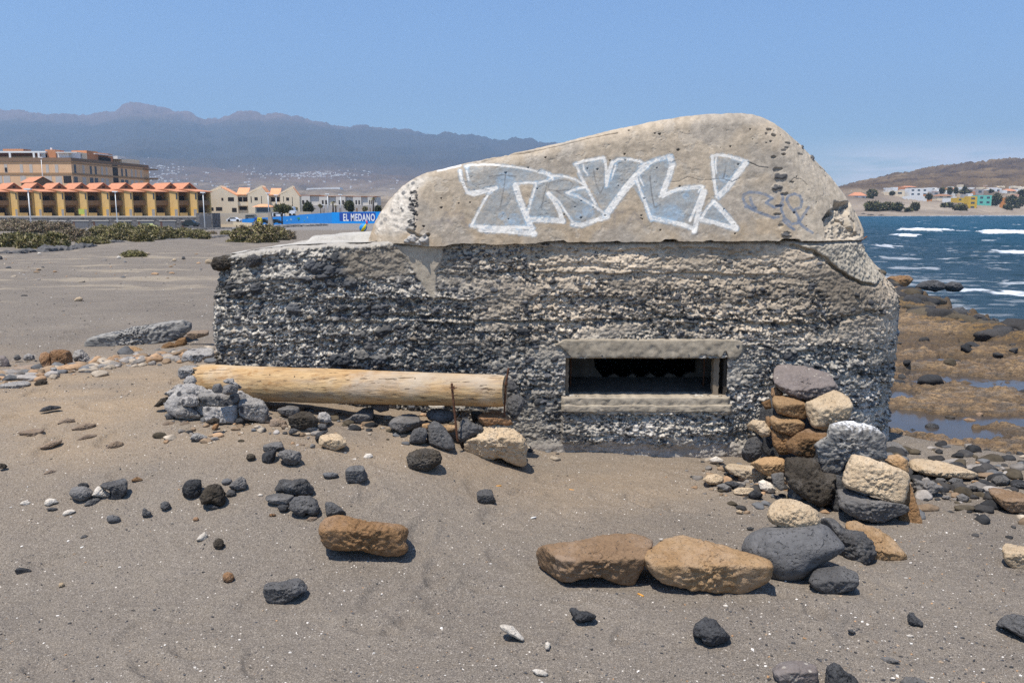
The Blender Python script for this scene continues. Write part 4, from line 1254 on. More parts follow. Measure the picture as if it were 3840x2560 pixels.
    for pts, w_ in DARKL:
        dd = seg_dist(X, Z, face_xz(pts)); layer(sstep(w_ * k_px * 1.1, w_ * k_px * 0.3, dd) * (0.55 + 0.4 * wear),(0.14,0.135,0.13))
    for pts, w_ in WHITE:
        dd = seg_dist(X + 0.002 * wearL, Z + 0.0015 * wear, face_xz(pts))
        core = sstep((w_ * 0.5 + 1.2) * k_px, (w_ * 0.5 - 0.8) * k_px, dd)
        layer(core * np.clip(0.93 - 0.55 * sstep(0.05,0.55, wear + 0.4 * wearL),0,1),(0.72,0.69,0.63))
    for pts, w_ in SILVER:
        dd = seg_dist(X, Z, face_xz(pts, 5.60)); layer(sstep((w_ * 0.5 + 1.5) * k_px, (w_ * 0.5 - 0.8) * k_px, dd) * (0.8 + 0.4 * wear),(0.17,0.20,0.25))
    dd = seg_dist(X, Z, face_xz(K3([(670,468),(740,452),(835,432)]),5.6)); layer(sstep(0.012,0.004, dd) * 0.8,(0.72,0.70,0.66))
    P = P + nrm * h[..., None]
    # underside, rim back to the rear, closed
    rows = [P]; cols = [C]
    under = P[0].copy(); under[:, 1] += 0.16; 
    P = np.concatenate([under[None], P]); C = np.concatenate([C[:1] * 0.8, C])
    rim = P[-1].copy()
    ymid = 5.462 + (0.085 + 0.33 * sstep(-0.50,-0.85, Xo) + 0.52 * sstep(1.5,2.2, Xo)) + 0.20 * (Zo - 1.42)
    back = []
    for t_ in (0.01,0.04,0.10,0.22,0.4,0.6,0.8,0.92,0.98,1.0):
        yy = lerp(ymid, np.full_like(ymid, 7.3), t_)
        sc_ = 1 - 0.22 * max(0,(t_ - 0.6) / 0.4) ** 2
        zc = z0 + (rim[:, 2] - z0) * sc_ + 0.004 * fbm(Xo * 8, yy * 8, octaves=3, seed=531)
        xc = 0.8 + (rim[:, 0] - 0.8) * (1 - 0.10 * max(0,(t_ - 0.6) / 0.4) ** 2)
        back.append(np.stack([xc, yy, zc],-1))
    back.append(np.stack([back[-1][:, 0], back[-1][:, 1] + 0.01, z0],-1))
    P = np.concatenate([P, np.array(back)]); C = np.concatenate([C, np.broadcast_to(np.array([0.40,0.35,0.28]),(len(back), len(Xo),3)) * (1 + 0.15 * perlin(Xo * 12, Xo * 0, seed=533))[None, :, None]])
    f = grid_faces(len(Xo), P.shape[0])
    s_m = mat_vcol('cap_concrete', 90,0.003,0.55,0.9,0.22,0.0)
    me = mesh_from_arrays('cap', P.reshape(-1,3) - np.array(root.location), f, [s_m], np.clip(C.reshape(-1,3),0.03,0.85))
    o = mobj('cap', me, root)
    o['label'] = 'smooth rounded concrete roof cap sprayed with white and pale blue graffiti letters'


def make_bunker():
    root = empty('concrete_bunker', (0.4,5.5,0.0))
    tag(root, 'weathered concrete bunker with graffiti on its rounded cap and a firing slit', 'bunker')
    make_body(root); make_cap(root); make_slit(root)
    # a bent rusty rod poking out under the seaward bulge
    rust = plain('rusty_iron', (0.10,0.045,0.025),0.9,0.5,0.3,40)
    a = at(3222,905,5.95); b = at(3238,896,5.95); c = at(3252,886,5.94)
    m = MB(); m.tube([a, b, c],0.007,8,0.004); m.build('rusty_rod', plain('rust_bright', (0.22,0.09,0.035),0.9,0.4), root, root.location, True)
    return root
# ------------------------------------------------------------------ stones
_ico = {}
def ico(sub):
    if sub in _ico: return _ico[sub]
    import bmesh
    bm = bmesh.new(); bmesh.ops.create_icosphere(bm, subdivisions=sub, radius=1.0)
    v = np.array([p.co[:] for p in bm.verts]); f = np.array([[q.index for q in p.verts] for p in bm.faces]); bm.free()
    v /= np.linalg.norm(v, axis=1)[:, None]
    _ico[sub] = (v, f); return _ico[sub]


def stone_mat(name, cA, cB, cC=None, scale=6, pits=0.5, pscale=35, rough=0.92, bscale=40, bdist=0.006, flecks=None, fscale=60, fthr=0.80):
    s = N(name); co = s.coord('Object')
    inf = s.n('ObjectInfo')
    vadd = s.n('VectorMath', operation='ADD'); s.t.links.new(co, vadd.inputs[0])
    sc_ = s.n('VectorMath', operation='SCALE'); comb = s.n('CombineXYZ', ins={'X': inf.outputs['Random'], 'Y': inf.outputs['Random'], 'Z': inf.outputs['Random']})
    s.t.links.new(comb.outputs[0], sc_.inputs[0]); sc_.inputs['Scale'].default_value = 40.0; s.t.links.new(sc_.outputs[0], vadd.inputs[1])
    co = vadd.outputs[0]
    n = s.ramp(s.noise(co, scale, 6,0.65),[(0.32,0.0),(0.68,1.0)])
    c = s.mix(n, cA, cB)
    n2 = s.ramp(s.noise(co, scale * 6,5,0.7),[(0.35,0.0),(0.7,1.0)])
    c = s.mix(s.math('MULTIPLY', n2,0.7), c, cC or tuple(x * 0.55 for x in cA))
    c = s.mix(1.0, c, s.ramp(inf.outputs['Random'],[(0.0,0.78),(1.0,1.2)]), 'MULTIPLY')
    if flecks is not None:
        fv = s.vor(co, fscale, out='Color'); fs = s.n('SeparateColor'); s.t.links.new(fv, fs.inputs[0])
        k = s.math('MULTIPLY', s.ramp(fs.outputs[0],[(fthr, 0.0),(fthr + 0.02,1.0)]), s.ramp(s.vor(co, fscale),[(0.3,1.0),(0.5,0.0)]))
        c = s.mix(k, c, flecks)
    dust = s.ramp(s.noise(co, scale * 0.7,6,0.72),[(0.50,0.0),(0.62,1.0)])
    c = s.mix(s.math('MULTIPLY', dust, 0.38), c, tuple(min(0.8, x * 0.75 + 0.11) for x in cA))
    ck = s.n('TexVoronoi', feature='DISTANCE_TO_EDGE', ins={'Vector': s.n('VectorMath', operation='ADD', ins={0: co, 1: s.n('TexNoise', ins={'Vector': co, 'Scale': 9.0}).outputs[1]}), 'Scale': 2.6}).outputs[0]
    ck = s.ramp(ck, [(0.0,1.0),(0.018,0.0)])
    c = s.mix(s.math('MULTIPLY', ck, 0.5), c, tuple(x * 0.3 for x in cA))
    b = s.bump(s.noise(co, bscale, 6,0.75),0.9, bdist * 1.5)
    b = s.bump(s.noise(co, bscale * 0.28,5,0.7),0.8,0.02, b)
    if pits:
        hole = s.math('MULTIPLY', s.ramp(s.noise(co, pscale * 1.5,2,0.5),[(0.30,1.0),(0.40,0.0)]), s.ramp(s.noise(co, scale * 1.3,3,0.6),[(0.35,0.25),(0.6,1.0)]))
        b = s.bump(s.math('SUBTRACT', 1.0, hole), pits, 0.012, b)
    return s.bsdf(c, rough, b, 0.2)


MATS = {}
def init_stone_mats():
    M = MATS
    M['basalt'] = stone_mat('basalt', (0.145,0.140,0.135),(0.078,0.075,0.075), pits=1.0, pscale=48, bscale=45, bdist=0.008)
    M['basalt_smooth'] = stone_mat('smooth_basalt', (0.160,0.156,0.154),(0.120,0.117,0.116), pits=0.9, pscale=42, bscale=30, bdist=0.003, scale=3)
    M['black'] = stone_mat('black_lava', (0.062,0.062,0.065),(0.035,0.035,0.038),(0.10,0.10,0.10), pits=1.0, pscale=55, bscale=55, bdist=0.010)
    M['brownlava'] = stone_mat('brown_lava', (0.105,0.085,0.062),(0.055,0.047,0.040), pits=1.0, pscale=50, bscale=50, bdist=0.012)
    M['grey'] = stone_mat('grey_stone', (0.215,0.20,0.185),(0.13,0.125,0.12), pits=0.6, bdist=0.008)
    M['purple'] = stone_mat('mauve_stone', (0.20,0.165,0.145),(0.14,0.118,0.108),(0.26,0.22,0.20), pits=0.3, bdist=0.006, flecks=(0.4,0.36,0.3), fthr=0.93)
    M['tan'] = stone_mat('tan_sandstone', (0.46,0.305,0.165),(0.34,0.205,0.100),(0.24,0.145,0.07), pits=0.6, pscale=40, bdist=0.006, flecks=(0.05,0.045,0.04), fthr=0.96, fscale=130)
    M['tandark'] = stone_mat('brown_sandstone', (0.34,0.20,0.098),(0.22,0.125,0.058),(0.14,0.08,0.04), pits=0.7, pscale=36, bdist=0.012)
    M['slabtan'] = stone_mat('dull_tan_sandstone', (0.33,0.215,0.125),(0.26,0.165,0.095),(0.19,0.12,0.07), pits=0.5, pscale=42, bdist=0.006, flecks=(0.06,0.055,0.05), fthr=0.96, fscale=130)
    M['cream'] = stone_mat('cream_limestone', (0.58,0.46,0.315),(0.46,0.345,0.22),(0.36,0.26,0.16), pits=0.6, pscale=38, bdist=0.007, flecks=(0.07,0.06,0.05), fthr=0.965, fscale=110)
    M['white'] = stone_mat('white_stone', (0.72,0.66,0.57),(0.58,0.51,0.42),(0.45,0.39,0.32), pits=0.3, bdist=0.005)
    M['orange'] = stone_mat('orange_tuff', (0.42,0.235,0.115),(0.27,0.15,0.075),(0.16,0.095,0.055), pits=0.8, pscale=45, bdist=0.012, flecks=(0.06,0.05,0.045), fthr=0.88, fscale=50)
    M['mortar'] = stone_mat('mortar_lump', (0.50,0.465,0.42),(0.33,0.305,0.28),(0.19,0.18,0.17), pits=0.6, pscale=34, bdist=0.012, flecks=(0.07,0.07,0.075), fthr=0.66, fscale=24)
    M['conglom'] = mat_vcol('conglomerate', 70,0.006,0.8,0.92,0.35)
    M['dusty'] = stone_mat('sand_coated_stone', (0.29,0.20,0.125),(0.22,0.165,0.12),(0.17,0.135,0.11), pits=0.2, bdist=0.004)


CROP = {'A': (2600,1300,1.651), 'B': (1400,1400,2.352), 'C': (500,1300,2.138), 'D': (0,1700,2.352), 'E': (900,1650,2.138), 'F': (1900,1850,1.568), 'G': (3000,1700,1.823), 'H': (0,1100,2.352), 'S': (0,0,1.0), 'L': (0,500,2.94),
        'R': (3100,1000,1.96)}
NR = [0]
ROCKN = {'basalt': 'lava_rock', 'basalt_smooth': 'boulder', 'black': 'lava_rock', 'brownlava': 'lava_rock', 'grey': 'rock', 'purple': 'stone_slab', 'tan': 'sandstone_rock', 'tandark': 'sandstone_rock', 'slabtan': 'sandstone_rock',
         'cream': 'limestone_rock', 'white': 'white_stone', 'orange': 'tuff_rock', 'mortar': 'concrete_lump', 'conglom': 'concrete_chunk', 'dusty': 'buried_rock'}


def rock(crop, poly, kind, label, Y=None, p=3.0, th=1.0, ridge=None, tilt=0.0, amp=0.06, sub=None, facets=0, name=None, front=0.15, sink=0.0, topn=None, group='loose stones round the bunker', lumps=0.0, cap=None, nscale=1.0, cat='rock'):
    """a stone whose outline seen from here is poly; thickness, ridge line and facets give it its body"""
    if kind in ('basalt', 'black', 'grey'): facets += 2; amp *= 1.25
    if kind in ('tan', 'cream', 'tandark', 'slabtan'): facets += 2
    NR[0] += 1; seed = NR[0] * 7 + 1000
    rs = np.random.RandomState(seed)
    ox, oy, k = CROP[crop]
    pts = np.array([(ox + a / k, oy + b / k) for a, b in poly], float)
    x0, y0 = pts.min(0); x1, y1 = pts.max(0)
    cx, cy = (x0 + x1) / 2,(y0 + y1) / 2
    # balanced centre
    cx = 0.5 * cx + 0.5 * pts[:, 0].mean(); cy = 0.5 * cy + 0.5 * pts[:, 1].mean()
    auto = Y is None
    if Y is None:
        g = hit(cx, y1 - 0.05 * (y1 - y0))
        w_ = (x1 - x0) / F * np.linalg.norm(g - [0,0, H]); h_ = (y1 - y0) / F * np.linalg.norm(g - [0,0, H])
        Y = g[1] + 0.30 * min(w_, h_ * 1.4) * th
    c = at(cx, cy, Y)
    dv = c - np.array([0,0, H]); dist = np.linalg.norm(dv); dv /= dist
    rt = np.cross(dv, [0,0,1.0]); rt /= np.linalg.norm(rt); up = np.cross(rt, dv)
    loc = []
    for x, y in pts:
        r_ = ray(x, y); r_ = r_ * (dist / np.dot(r_, dv)) - dv * dist
        loc.append((np.dot(r_, rt), np.dot(r_, up)))
    loc = np.array(loc); W = np.ptp(loc[:, 0]); Hh = np.ptp(loc[:, 1])
    # radial outline, lightly rounded
    th_ = np.linspace(-PI, PI, 361)
    Rt = np.zeros(361)
    n = len(loc)
    for i, a in enumerate(th_):
        dx, dy = math.cos(a), math.sin(a); best = 0
        for j in range(n):
            ax, ay = loc[j]; bx, by = loc[(j + 1) % n]
            ex, ey = bx - ax, by - ay; den = dx * ey - dy * ex
            if abs(den) < 1e-12: continue
            t = (ax * ey - ay * ex) / den; u = (ax * dy - ay * dx) / den
            if t > 0 and -1e-6 <= u <= 1 + 1e-6: best = max(best, t)
        Rt[i] = best if best > 0 else 0.3 * min(W, Hh)
    ker = np.hanning(15); ker /= ker.sum()
    Rt = np.convolve(np.concatenate([Rt[-8:-1], Rt, Rt[1:8]]), ker, 'valid')
    pxw = (x1 - x0) / 3.75
    if sub is None: sub = 6 if pxw > 60 else (5 if pxw > 16 else (4 if pxw > 6 else 3))
    D, f = ico(sub)
    # blend directions: D in the frame (right, up, towards viewer)
    du, dvv, dw = D[:, 0], D[:, 1], D[:, 2]
    perp = np.sqrt(du ** 2 + dvv ** 2) + 1e-9
    ang = np.arctan2(dvv, du)
    rs_ = np.interp(ang, th_, Rt) / perp
    depth = 0.5 * math.sqrt(W * min(Hh * 1.25, W)) * th
    inv = (1 / rs_) ** p + (np.abs(dw) / depth) ** p
    Wd = D[:, 0:1] * rt + D[:, 1:2] * up - D[:, 2:3] * dv          # world direction
    planes = []
    if ridge is not None:
        # ridge: where the top face breaks over into the front face, as a share of the height
        q = up * ((ridge - 0.5) * Hh) - dv * depth * 0.8
        tn = np.array(topn if topn is not None else (0.0,-0.12,1.0), float); tn /= np.linalg.norm(tn)
        fn = np.array([0.05 * rs.randn(),-1.0,-front]); fn /= np.linalg.norm(fn)
        planes += [(tn, np.dot(tn, q)),(fn, np.dot(fn, q))]
    for _ in range(facets):
        nn = rs.normal(size=3); nn[2] += 0.2; nn /= np.linalg.norm(nn)
        if abs(np.dot(nn, -dv)) < 0.25: continue
        sup = np.max(Wd @ nn / (inv ** (1 / p)))
        planes.append((nn, sup * rs.uniform(0.66,0.88)))
    pp = 16.0
    invs = (inv ** (1 / p)) ** pp
    for nn, dd in planes:
        if dd <= 1e-4: dd = 0.12 * Hh
        invs = invs + np.clip(Wd @ nn, 0, None) ** pp / dd ** pp
    r = invs ** (-1 / pp)
    V = Wd * r[:, None]
    S0 = math.sqrt(W * Hh)
    nx_, ny_, nz_ = V[:, 0] / S0 * 2.2 * nscale + seed * 0.13, V[:, 1] / S0 * 2.2 * nscale, V[:, 2] / S0 * 2.6 * nscale
    nn = fbm(nx_, ny_, nz_, octaves=5, seed=seed % 97, gain=0.55)
    rid = 0.35 - np.abs(fbm(nx_ * 1.4, ny_ * 1.4, nz_ * 1.4, octaves=4, seed=seed % 89))
    hf = fbm(nx_ * 5, ny_ * 5, nz_ * 5, octaves=3, seed=seed % 83, gain=0.6) if kind != 'basalt_smooth' else 0
    edge = 0.35 + 0.65 * (np.abs(dw))                                # keep the outline true
    disp = (amp * S0 * (0.85 * nn + 0.6 * rid) + 0.042 * S0 * hf) * edge
    col = None
    if lumps or kind in ('conglom', 'mortar', 'brownlava'):
        L = lumps or 0.5
        sc_ = 1.0 / max(0.012, S0 * (0.045 if kind == 'conglom' else 0.07))
        wd, wv = worley(V[:, 0] * sc_ + seed, V[:, 1] * sc_, V[:, 2] * sc_ * 1.2, seed=seed % 31)
        disp = disp + L * (0.55 - wd) / sc_ * 1.3 * (1 if kind != 'brownlava' else -1)
        if kind == 'conglom':
            n3 = fbm(V[:, 0] * 60, V[:, 1] * 60, V[:, 2] * 60, octaves=3, seed=5)
            base = np.array([0.27,0.255,0.23]) * (1 + 0.45 * n3[:, None])
            dark = (wv > 0.42) & (wd < 0.50 + 0.15 * n3)
            g = 0.04 + 0.10 * (wv * 7 % 1)
            col = np.where(dark[:, None], g[:, None] * np.array([1,1.02,1.06]), base)
            if cap is not None:
                tz = sstep(cap[0], cap[0] + 0.12,(V @ up) / Hh + 0.5 + 0.15 * n3)
                col = lerp(col, np.array(cap[1]), tz[:, None])
            col = np.clip(col, 0.02,0.8)
    V = V * (1 + disp / (np.linalg.norm(V, axis=1) + 1e-6))[:, None]
    nm = name or ROCKN[kind]
    if auto:
        lo_s, hi_s = 0.8,1.3; want = -(0.6 if kind == 'dusty' else (0.22 if W > 1.6 * Hh else 0.15)) * Hh
        Vs = V[::max(1, len(V) // 700)]
        for _ in range(14):
            m_ = 0.5 * (lo_s + hi_s); q = at(cx, cy, Y * m_) + Vs * m_
            if np.min(q[:, 2] - gz(q[:, 0], q[:, 1], False)) > want: lo_s = m_
            else: hi_s = m_
        c = at(cx, cy, Y * lo_s); V = V * lo_s
    bot = c + np.array([0,0, V[:, 2].min()]) - np.array([0,0,0])
    me = mesh_from_arrays(nm, V - np.array([0,0, V[:, 2].min()]), f, [MATS[kind]], col)
    o = mobj(nm, me, None, bot - np.array([0,0, sink]))
    tag(o, label, cat, group)
    return o


def make_rocks():
    g1 = 'stones piled in the dry wall beside the bunker'
    g2 = 'stones supporting the log bench'
    g3 = 'rubble line west of the bunker'
    R = rock
    # ---- dry stone wall at the seaward corner
    R('A', [(510,110),(600,108),(690,120),(840,160),(905,262),(870,300),(720,330),(660,325),(600,305),(505,240),(492,190)], 'purple', 'flat mauve grey slab topping the stacked stones against the bunker wall', 5.22,4,0.8,0.30, amp=0.03, group=g1, topn=(-0.1,-0.55,1))
    R('A', [(688,352),(875,265),(900,275),(965,310),(990,370),(975,435),(900,480),(840,528),(730,490),(705,430)], 'cream', 'pale cream angular block leaning on the mauve slab', 4.92,5,0.9,0.55, amp=0.03, facets=4, group=g1, topn=(-0.1,-0.45,1))
    R('A', [(490,290),(560,295),(640,325),(690,345),(712,425),(690,450),(640,442),(520,410),(488,360)], 'tan', 'ochre stone directly under the mauve slab', 5.06,3.2,0.9,0.6, amp=0.045, group=g1)
    R('A', [(478,425),(560,412),(640,440),(692,475),(690,505),(610,555),(540,530),(500,512),(470,470)], 'tan', 'rounded ochre stone in the middle of the stack', 5.02,3,0.9,0.6, amp=0.04, group=g1)
    R('A', [(478,505),(550,530),(612,555),(590,600),(600,660),(530,668),(495,610)], 'tandark', 'shaded brown stone low in the stack beside the dark gap', 5.03,3,0.8, amp=0.05, group=g1)
    R('A', [(568,605),(600,570),(650,530),(730,484),(832,520),(825,590),(760,640),(745,688),(660,675),(590,655)], 'tandark', 'large warm brown stone wedged below the cream block', 4.85,3.4,1.0,0.62, amp=0.045, facets=2, group=g1)
    R('A', [(420,345),(475,322),(486,380),(445,388)], 'tandark', 'small brown stone poking out behind the ochre ones', 5.25,3,1, amp=0.05, group=g1)
    R('A', [(482,255),(515,250),(560,290),(500,330),(480,300)], 'tandark', 'dark brown wedge between mauve slab and bunker wall', 5.3,3,1, amp=0.05, group=g1)
    R('A', [(330,485),(370,450),(440,460),(482,515),(478,555),(425,562),(380,520),(345,512)], 'cream', 'small cream stone jutting toward the firing slit', 5.12,3.2,0.9, amp=0.06, facets=3, group=g1)
    R('A', [(445,430),(480,420),(478,560),(455,520)], 'tandark', 'thin brown stone standing behind the small cream stone', 5.2,3,1, amp=0.05, group=g1)
    R('A', [(300,645),(340,570),(400,540),(440,575),(432,670),(370,715),(335,722),(298,690)], 'basalt', 'dark basalt rock leaning in the gap of the stone stack', 5.12,3,0.9, amp=0.05, facets=3, group=g1)
    R('A', [(350,722),(430,682),(500,672),(565,690),(575,770),(520,790),(470,800),(400,765)], 'tan', 'pale tan rock at the foot of the stack, half in shade', 4.86,3.4,0.9,0.6, amp=0.035, group=g1)
    R('A', [(478,790),(520,768),(560,775),(568,880),(540,892),(495,850)], 'grey', 'small upright grey green stone below the tan rock', 4.62,4,0.7, amp=0.04, facets=3, group=g1)
    R('A', [(190,745),(225,712),(275,712),(315,730),(385,728),(430,760),(466,800),(420,835),(355,850),(290,805),(225,785)], 'cream', 'double humped cream stone lying before the stack', None, 3,0.9,0.55, amp=0.05, facets=4)
    R('A', [(400,835),(432,820),(480,845),(520,890),(515,910),(460,900),(410,880)], 'white', 'whitish wedge shaped stone before the upright grey one', None, 3.4,0.8, amp=0.04, facets=4)
    R('A', [(52,822),(90,790),(140,785),(185,805),(188,832),(150,852),(100,850)], 'cream', 'flat cream stone farthest out on the sand beneath the slit', None, 3,0.9, amp=0.06, facets=2)
    R('A', [(243,888),(280,870),(370,873),(382,895),(330,918),(250,912)], 'cream', 'thin cream stone lying flat beside a black pebble', None, 3.5,0.9, amp=0.04)
    R('A', [(338,912),(380,880),(432,910),(420,942),(360,942)], 'black', 'black pebble touching the thin cream stone', None, 2.6,1, amp=0.08, facets=3)
    R('A', [(190,838),(240,828),(286,845),(285,872),(220,878)], 'black', 'flat black stone tucked under the double humped cream one', None, 2.6,1, amp=0.08)
    R('A', [(135,855),(190,845),(238,870),(235,898),(180,890)], 'grey', 'small grey stone beside the flat black one', None, 2.6,1, amp=0.07)
    R('A', [(95,695),(140,676),(190,700),(180,716),(110,716)], 'white', 'pale triangular stone by the wall foot below the slit', None, 3.4,0.8, amp=0.04, facets=3)
    R('A', [(180,740),(200,725),(230,760),(200,775)], 'black', 'tiny dark stone behind the double humped one', None, 2.6,1)
    R('A', [(640,915),(680,908),(690,940),(650,955)], 'grey', 'small grey stone in the shade of the lower concrete chunk', None, 3,1)
    R('A', [(850,480),(960,455),(1050,480),(1105,492),(1150,520),(1188,550),(1195,700),(1000,690),(940,700),(915,785),(800,785),(780,700),(750,600),(830,560)], 'conglom', 'grey concrete chunk with white crust on its top edge', 4.62,6,0.8,0.80, amp=0.04, group=g1, lumps=0.5, cap=(0.80,(0.66,0.66,0.66)))
    R('A', [(566,690),(640,685),(760,700),(800,780),(870,790),(880,880),(850,960),(800,990),(720,960),(660,910),(600,870),(572,800)], 'brownlava', 'dark pebbly concrete chunk low in the stack, in shade', 4.56,5,0.8, amp=0.04, group=g1, lumps=0.7)  # concrete given the dark lava material, so its shade is in the colour
    R('A', [(945,745),(982,665),(1060,680),(1190,725),(1325,775),(1342,812),(1330,880),(1310,972),(1240,965),(1130,920),(1000,885),(940,870),(922,830)], 'cream', 'largest tan block, tilted, on the outer end of the stack', 4.32,6,0.8,0.80, amp=0.022, group=g1, facets=2, topn=(0.15,-0.5,1), front=-0.15)
    R('A', [(890,880),(960,878),(1100,935),(1240,965),(1310,975),(1338,1005),(1325,1045),(1200,1082),(1120,1085),(1040,1065),(960,1030),(900,990)], 'grey', 'knobbly grey slab right under the largest tan block', 4.28,4,1.0,0.62, amp=0.06, group=g1, lumps=0.4)
    R('A', [(840,780),(930,790),(945,900),(960,1000),(920,1050),(870,1020),(830,900)], 'black', 'black rock in the deep gap of the stack', 4.50,3,1.0, amp=0.07, group=g1)
    R('A', [(1322,800),(1345,850),(1380,960),(1418,1090),(1408,1195),(1330,1190),(1250,1178),(1270,1060),(1300,960)], 'tandark', 'upright brown slab closing the outer end of the stack', 4.30,7,0.45, amp=0.03, group=g1)
    R('A', [(1170,692),(1210,672),(1270,665),(1325,700),(1340,790),(1250,760)], 'tan', 'orange tan stone behind the largest tan block', 4.85,3.5,0.9, amp=0.04, group=g1)
    R('A', [(1195,560),(1215,552),(1270,590),(1335,655),(1325,690),(1250,680),(1190,700)], 'grey', 'pale cement wedge at the seaward foot of the bunker', 5.6,6,0.9,0.2, amp=0.015, group=g1)
    R('A', [(1200,490),(1220,492),(1222,530),(1205,535)], 'orange', 'tiny pinkish stone on the bunker corner behind the wedge', 6.0,3,1, group=g1)
    R('A', [(945,1062),(1010,1050),(1060,1078),(1130,1092),(1230,1155),(1290,1220),(1335,1275),(1322,1312),(1210,1312),(1120,1302),(1080,1180),(950,1125)], 'tan', 'sand dusted tan slab sloping out below the stack', None, 4,0.7,0.12, amp=0.04, topn=(0.2,-0.5,1), sink=0.02)
    R('A', [(455,1045),(468,990),(500,955),(542,938),(600,940),(655,955),(720,985),(770,1020),(790,1080),(785,1105),(750,1132),(650,1140),(570,1128),(510,1105),(470,1080)], 'cream', 'smooth cream egg shaped stone balanced on the big grey boulder', 3.66,2.5,0.9, amp=0.025, sub=6)
    R('A', [(295,1245),(318,1185),(360,1148),(430,1118),(560,1105),(780,1095),(830,1110),(880,1160),(925,1215),(950,1245),(880,1300),(790,1350),(720,1410),(680,1440),(600,1458),(540,1455),(490,1435),(440,1400),(360,1340),(310,1290)], 'basalt_smooth', 'big smooth grey boulder with small pits under the egg shaped stone', 3.62,2.6,0.85, amp=0.02, sub=6)
    R('A', [(760,1070),(800,1058),(870,1062),(935,1125),(1060,1150),(1118,1205),(1137,1280),(1100,1335),(1010,1392),(960,1370),(900,1300),(850,1180)], 'basalt', 'rough dark boulder behind the big smooth grey one', 3.86,3.0,0.9, amp=0.04, facets=3)
    R('A', [(715,1442),(745,1390),(800,1345),(850,1330),(950,1328),(1000,1365),(1022,1410),(1028,1472),(985,1508),(950,1512),(885,1535),(800,1520),(745,1495),(718,1465)], 'basalt', 'dark blue grey boulder in front of the two big grey ones', None, 3.4,0.9,0.45, amp=0.03, facets=2)
    # ---- big tan slabs in front
    R('F', [(158,350),(170,325),(205,305),(300,292),(420,278),(500,258),(560,240),(640,230),(720,227),(820,245),(880,285),(855,315),(832,345),(810,420),(775,480),(745,550),(720,548),(640,530),(590,505),(560,488),(520,482),(470,495),(400,512),(330,525),(290,515),(235,470),(170,432)],
      'slabtan', 'long brown sandstone slab with a notch under its front edge', None, 7,0.75,0.50, amp=0.022, topn=(0,-0.16,1), front=0.25, sub=6)
    R('F', [(812,385),(820,355),(850,325),(900,285),(940,262),(1000,247),(1045,245),(1100,257),(1180,282),(1300,315),(1430,352),(1530,382),(1566,402),(1560,470),(1532,530),(1470,555),(1400,590),(1355,596),(1290,582),(1190,582),(1080,558),(930,530),(880,485),(835,435)],
      'tan', 'long golden sandstone slab touching the smooth grey boulder', None, 7,0.8,0.48, amp=0.018, topn=(0.0,-0.14,1), front=0.2, sub=6)
    R('F', [(895,262),(920,262),(920,280),(900,282)], 'white', 'white pebble resting where the two sandstone slabs meet', 3.75,2.4,1)
    R('F', [(358,672),(380,663),(402,672),(430,690),(470,692),(532,716),(520,738),(450,752),(405,755),(388,722)], 'black', 'low notched black lava piece on open sand below the brown slab', None, 2.6,1.0, amp=0.07, facets=3)
    R('F', [(1098,800),(1110,765),(1170,722),(1222,742),(1260,780),(1320,848),(1290,868),(1262,882),(1205,895),(1155,875),(1150,850),(1095,838)], 'black', 'pointed black lava rock on the sand below the golden slab', None, 3.2,0.9, amp=0.05, facets=5)
    R('F', [(-45,775),(-20,768),(40,780),(70,815),(102,848),(100,872),(30,835),(-30,800)], 'white', 'white crusted dark shard lying on the sand in front', None, 3,0.9, amp=0.08, facets=3, name='lava_shard')
    R('F', [(1560,1030),(1600,995),(1660,985),(1740,980),(1820,1008),(1835,1060),(1828,1118),(1720,1122),(1610,1118),(1570,1080)], 'purple', 'rounded brown grey rock cut by the lower picture edge', None, 3.2,0.9,0.5, amp=0.04, facets=2, name='rock')
    R('F', [(1880,1070),(1890,1020),(1925,995),(1960,1010),(1985,1045),(2040,1070),(2070,1110),(2060,1150),(1960,1160),(1870,1140)], 'black', 'craggy black lava rock at the lower picture edge', None, 2.8,1.0, amp=0.09, facets=3, lumps=0.3)
    R('F', [(148,1038),(170,1028),(215,1036),(246,1058),(232,1075),(175,1065)], 'white', 'flat cream pebble on the sand by the lower edge', None, 2.6,0.6, amp=0.02, name='pebble')
    R('F', [(1270,655),(1290,650),(1306,660),(1298,670),(1275,668)], 'white', 'small white pebble under the golden slab', None, 2.4,0.6, name='pebble')
    R('F', [(1345,102),(1370,94),(1392,104),(1385,118),(1358,116)], 'cream', 'small cream pebble uphill of the egg shaped stone', None, 2.6,0.8, name='pebble')
    R('F', [(1408,200),(1430,194),(1460,202),(1445,214),(1418,212)], 'black', 'small black pebble beside the big grey boulder', None, 2.4,0.8, name='pebble')
    R('F', [(2005,800),(2030,796),(2052,812),(2035,824),(2010,815)], 'black', 'small dark pebble on gritty sand toward the shore', None, 2.4,0.8, name='pebble')
    R('F', [(225,880),(240,868),(258,880),(250,915),(228,918)], 'white', 'knobbly white coral bit on the sand', None, 2.6,0.8, amp=0.12, name='pebble')
    # ---- seaward side
    R('G', [(1380,640),(1400,610),(1450,580),(1532,590),(1590,640),(1600,760),(1560,820),(1500,815),(1440,775),(1395,730)], 'cream', 'tan rock with a dark shaded side at the picture edge', None, 4,0.9,0.55, amp=0.05, facets=4)
    R('G', [(1330,1182),(1370,1130),(1400,1105),(1450,1095),(1520,1110),(1600,1150),(1640,1260),(1560,1290),(1500,1245),(1420,1195),(1370,1178)], 'basalt', 'sloping dark grey rock at the picture edge below the tan one', None, 3,0.9, amp=0.05, facets=2)
    R('G', [(720,1112),(735,1085),(775,1085),(790,1110),(835,1150),(850,1185),(800,1175),(750,1155)], 'black', 'small jagged black rock on sand behind a white pebble', None, 3,0.9, amp=0.09, facets=4)
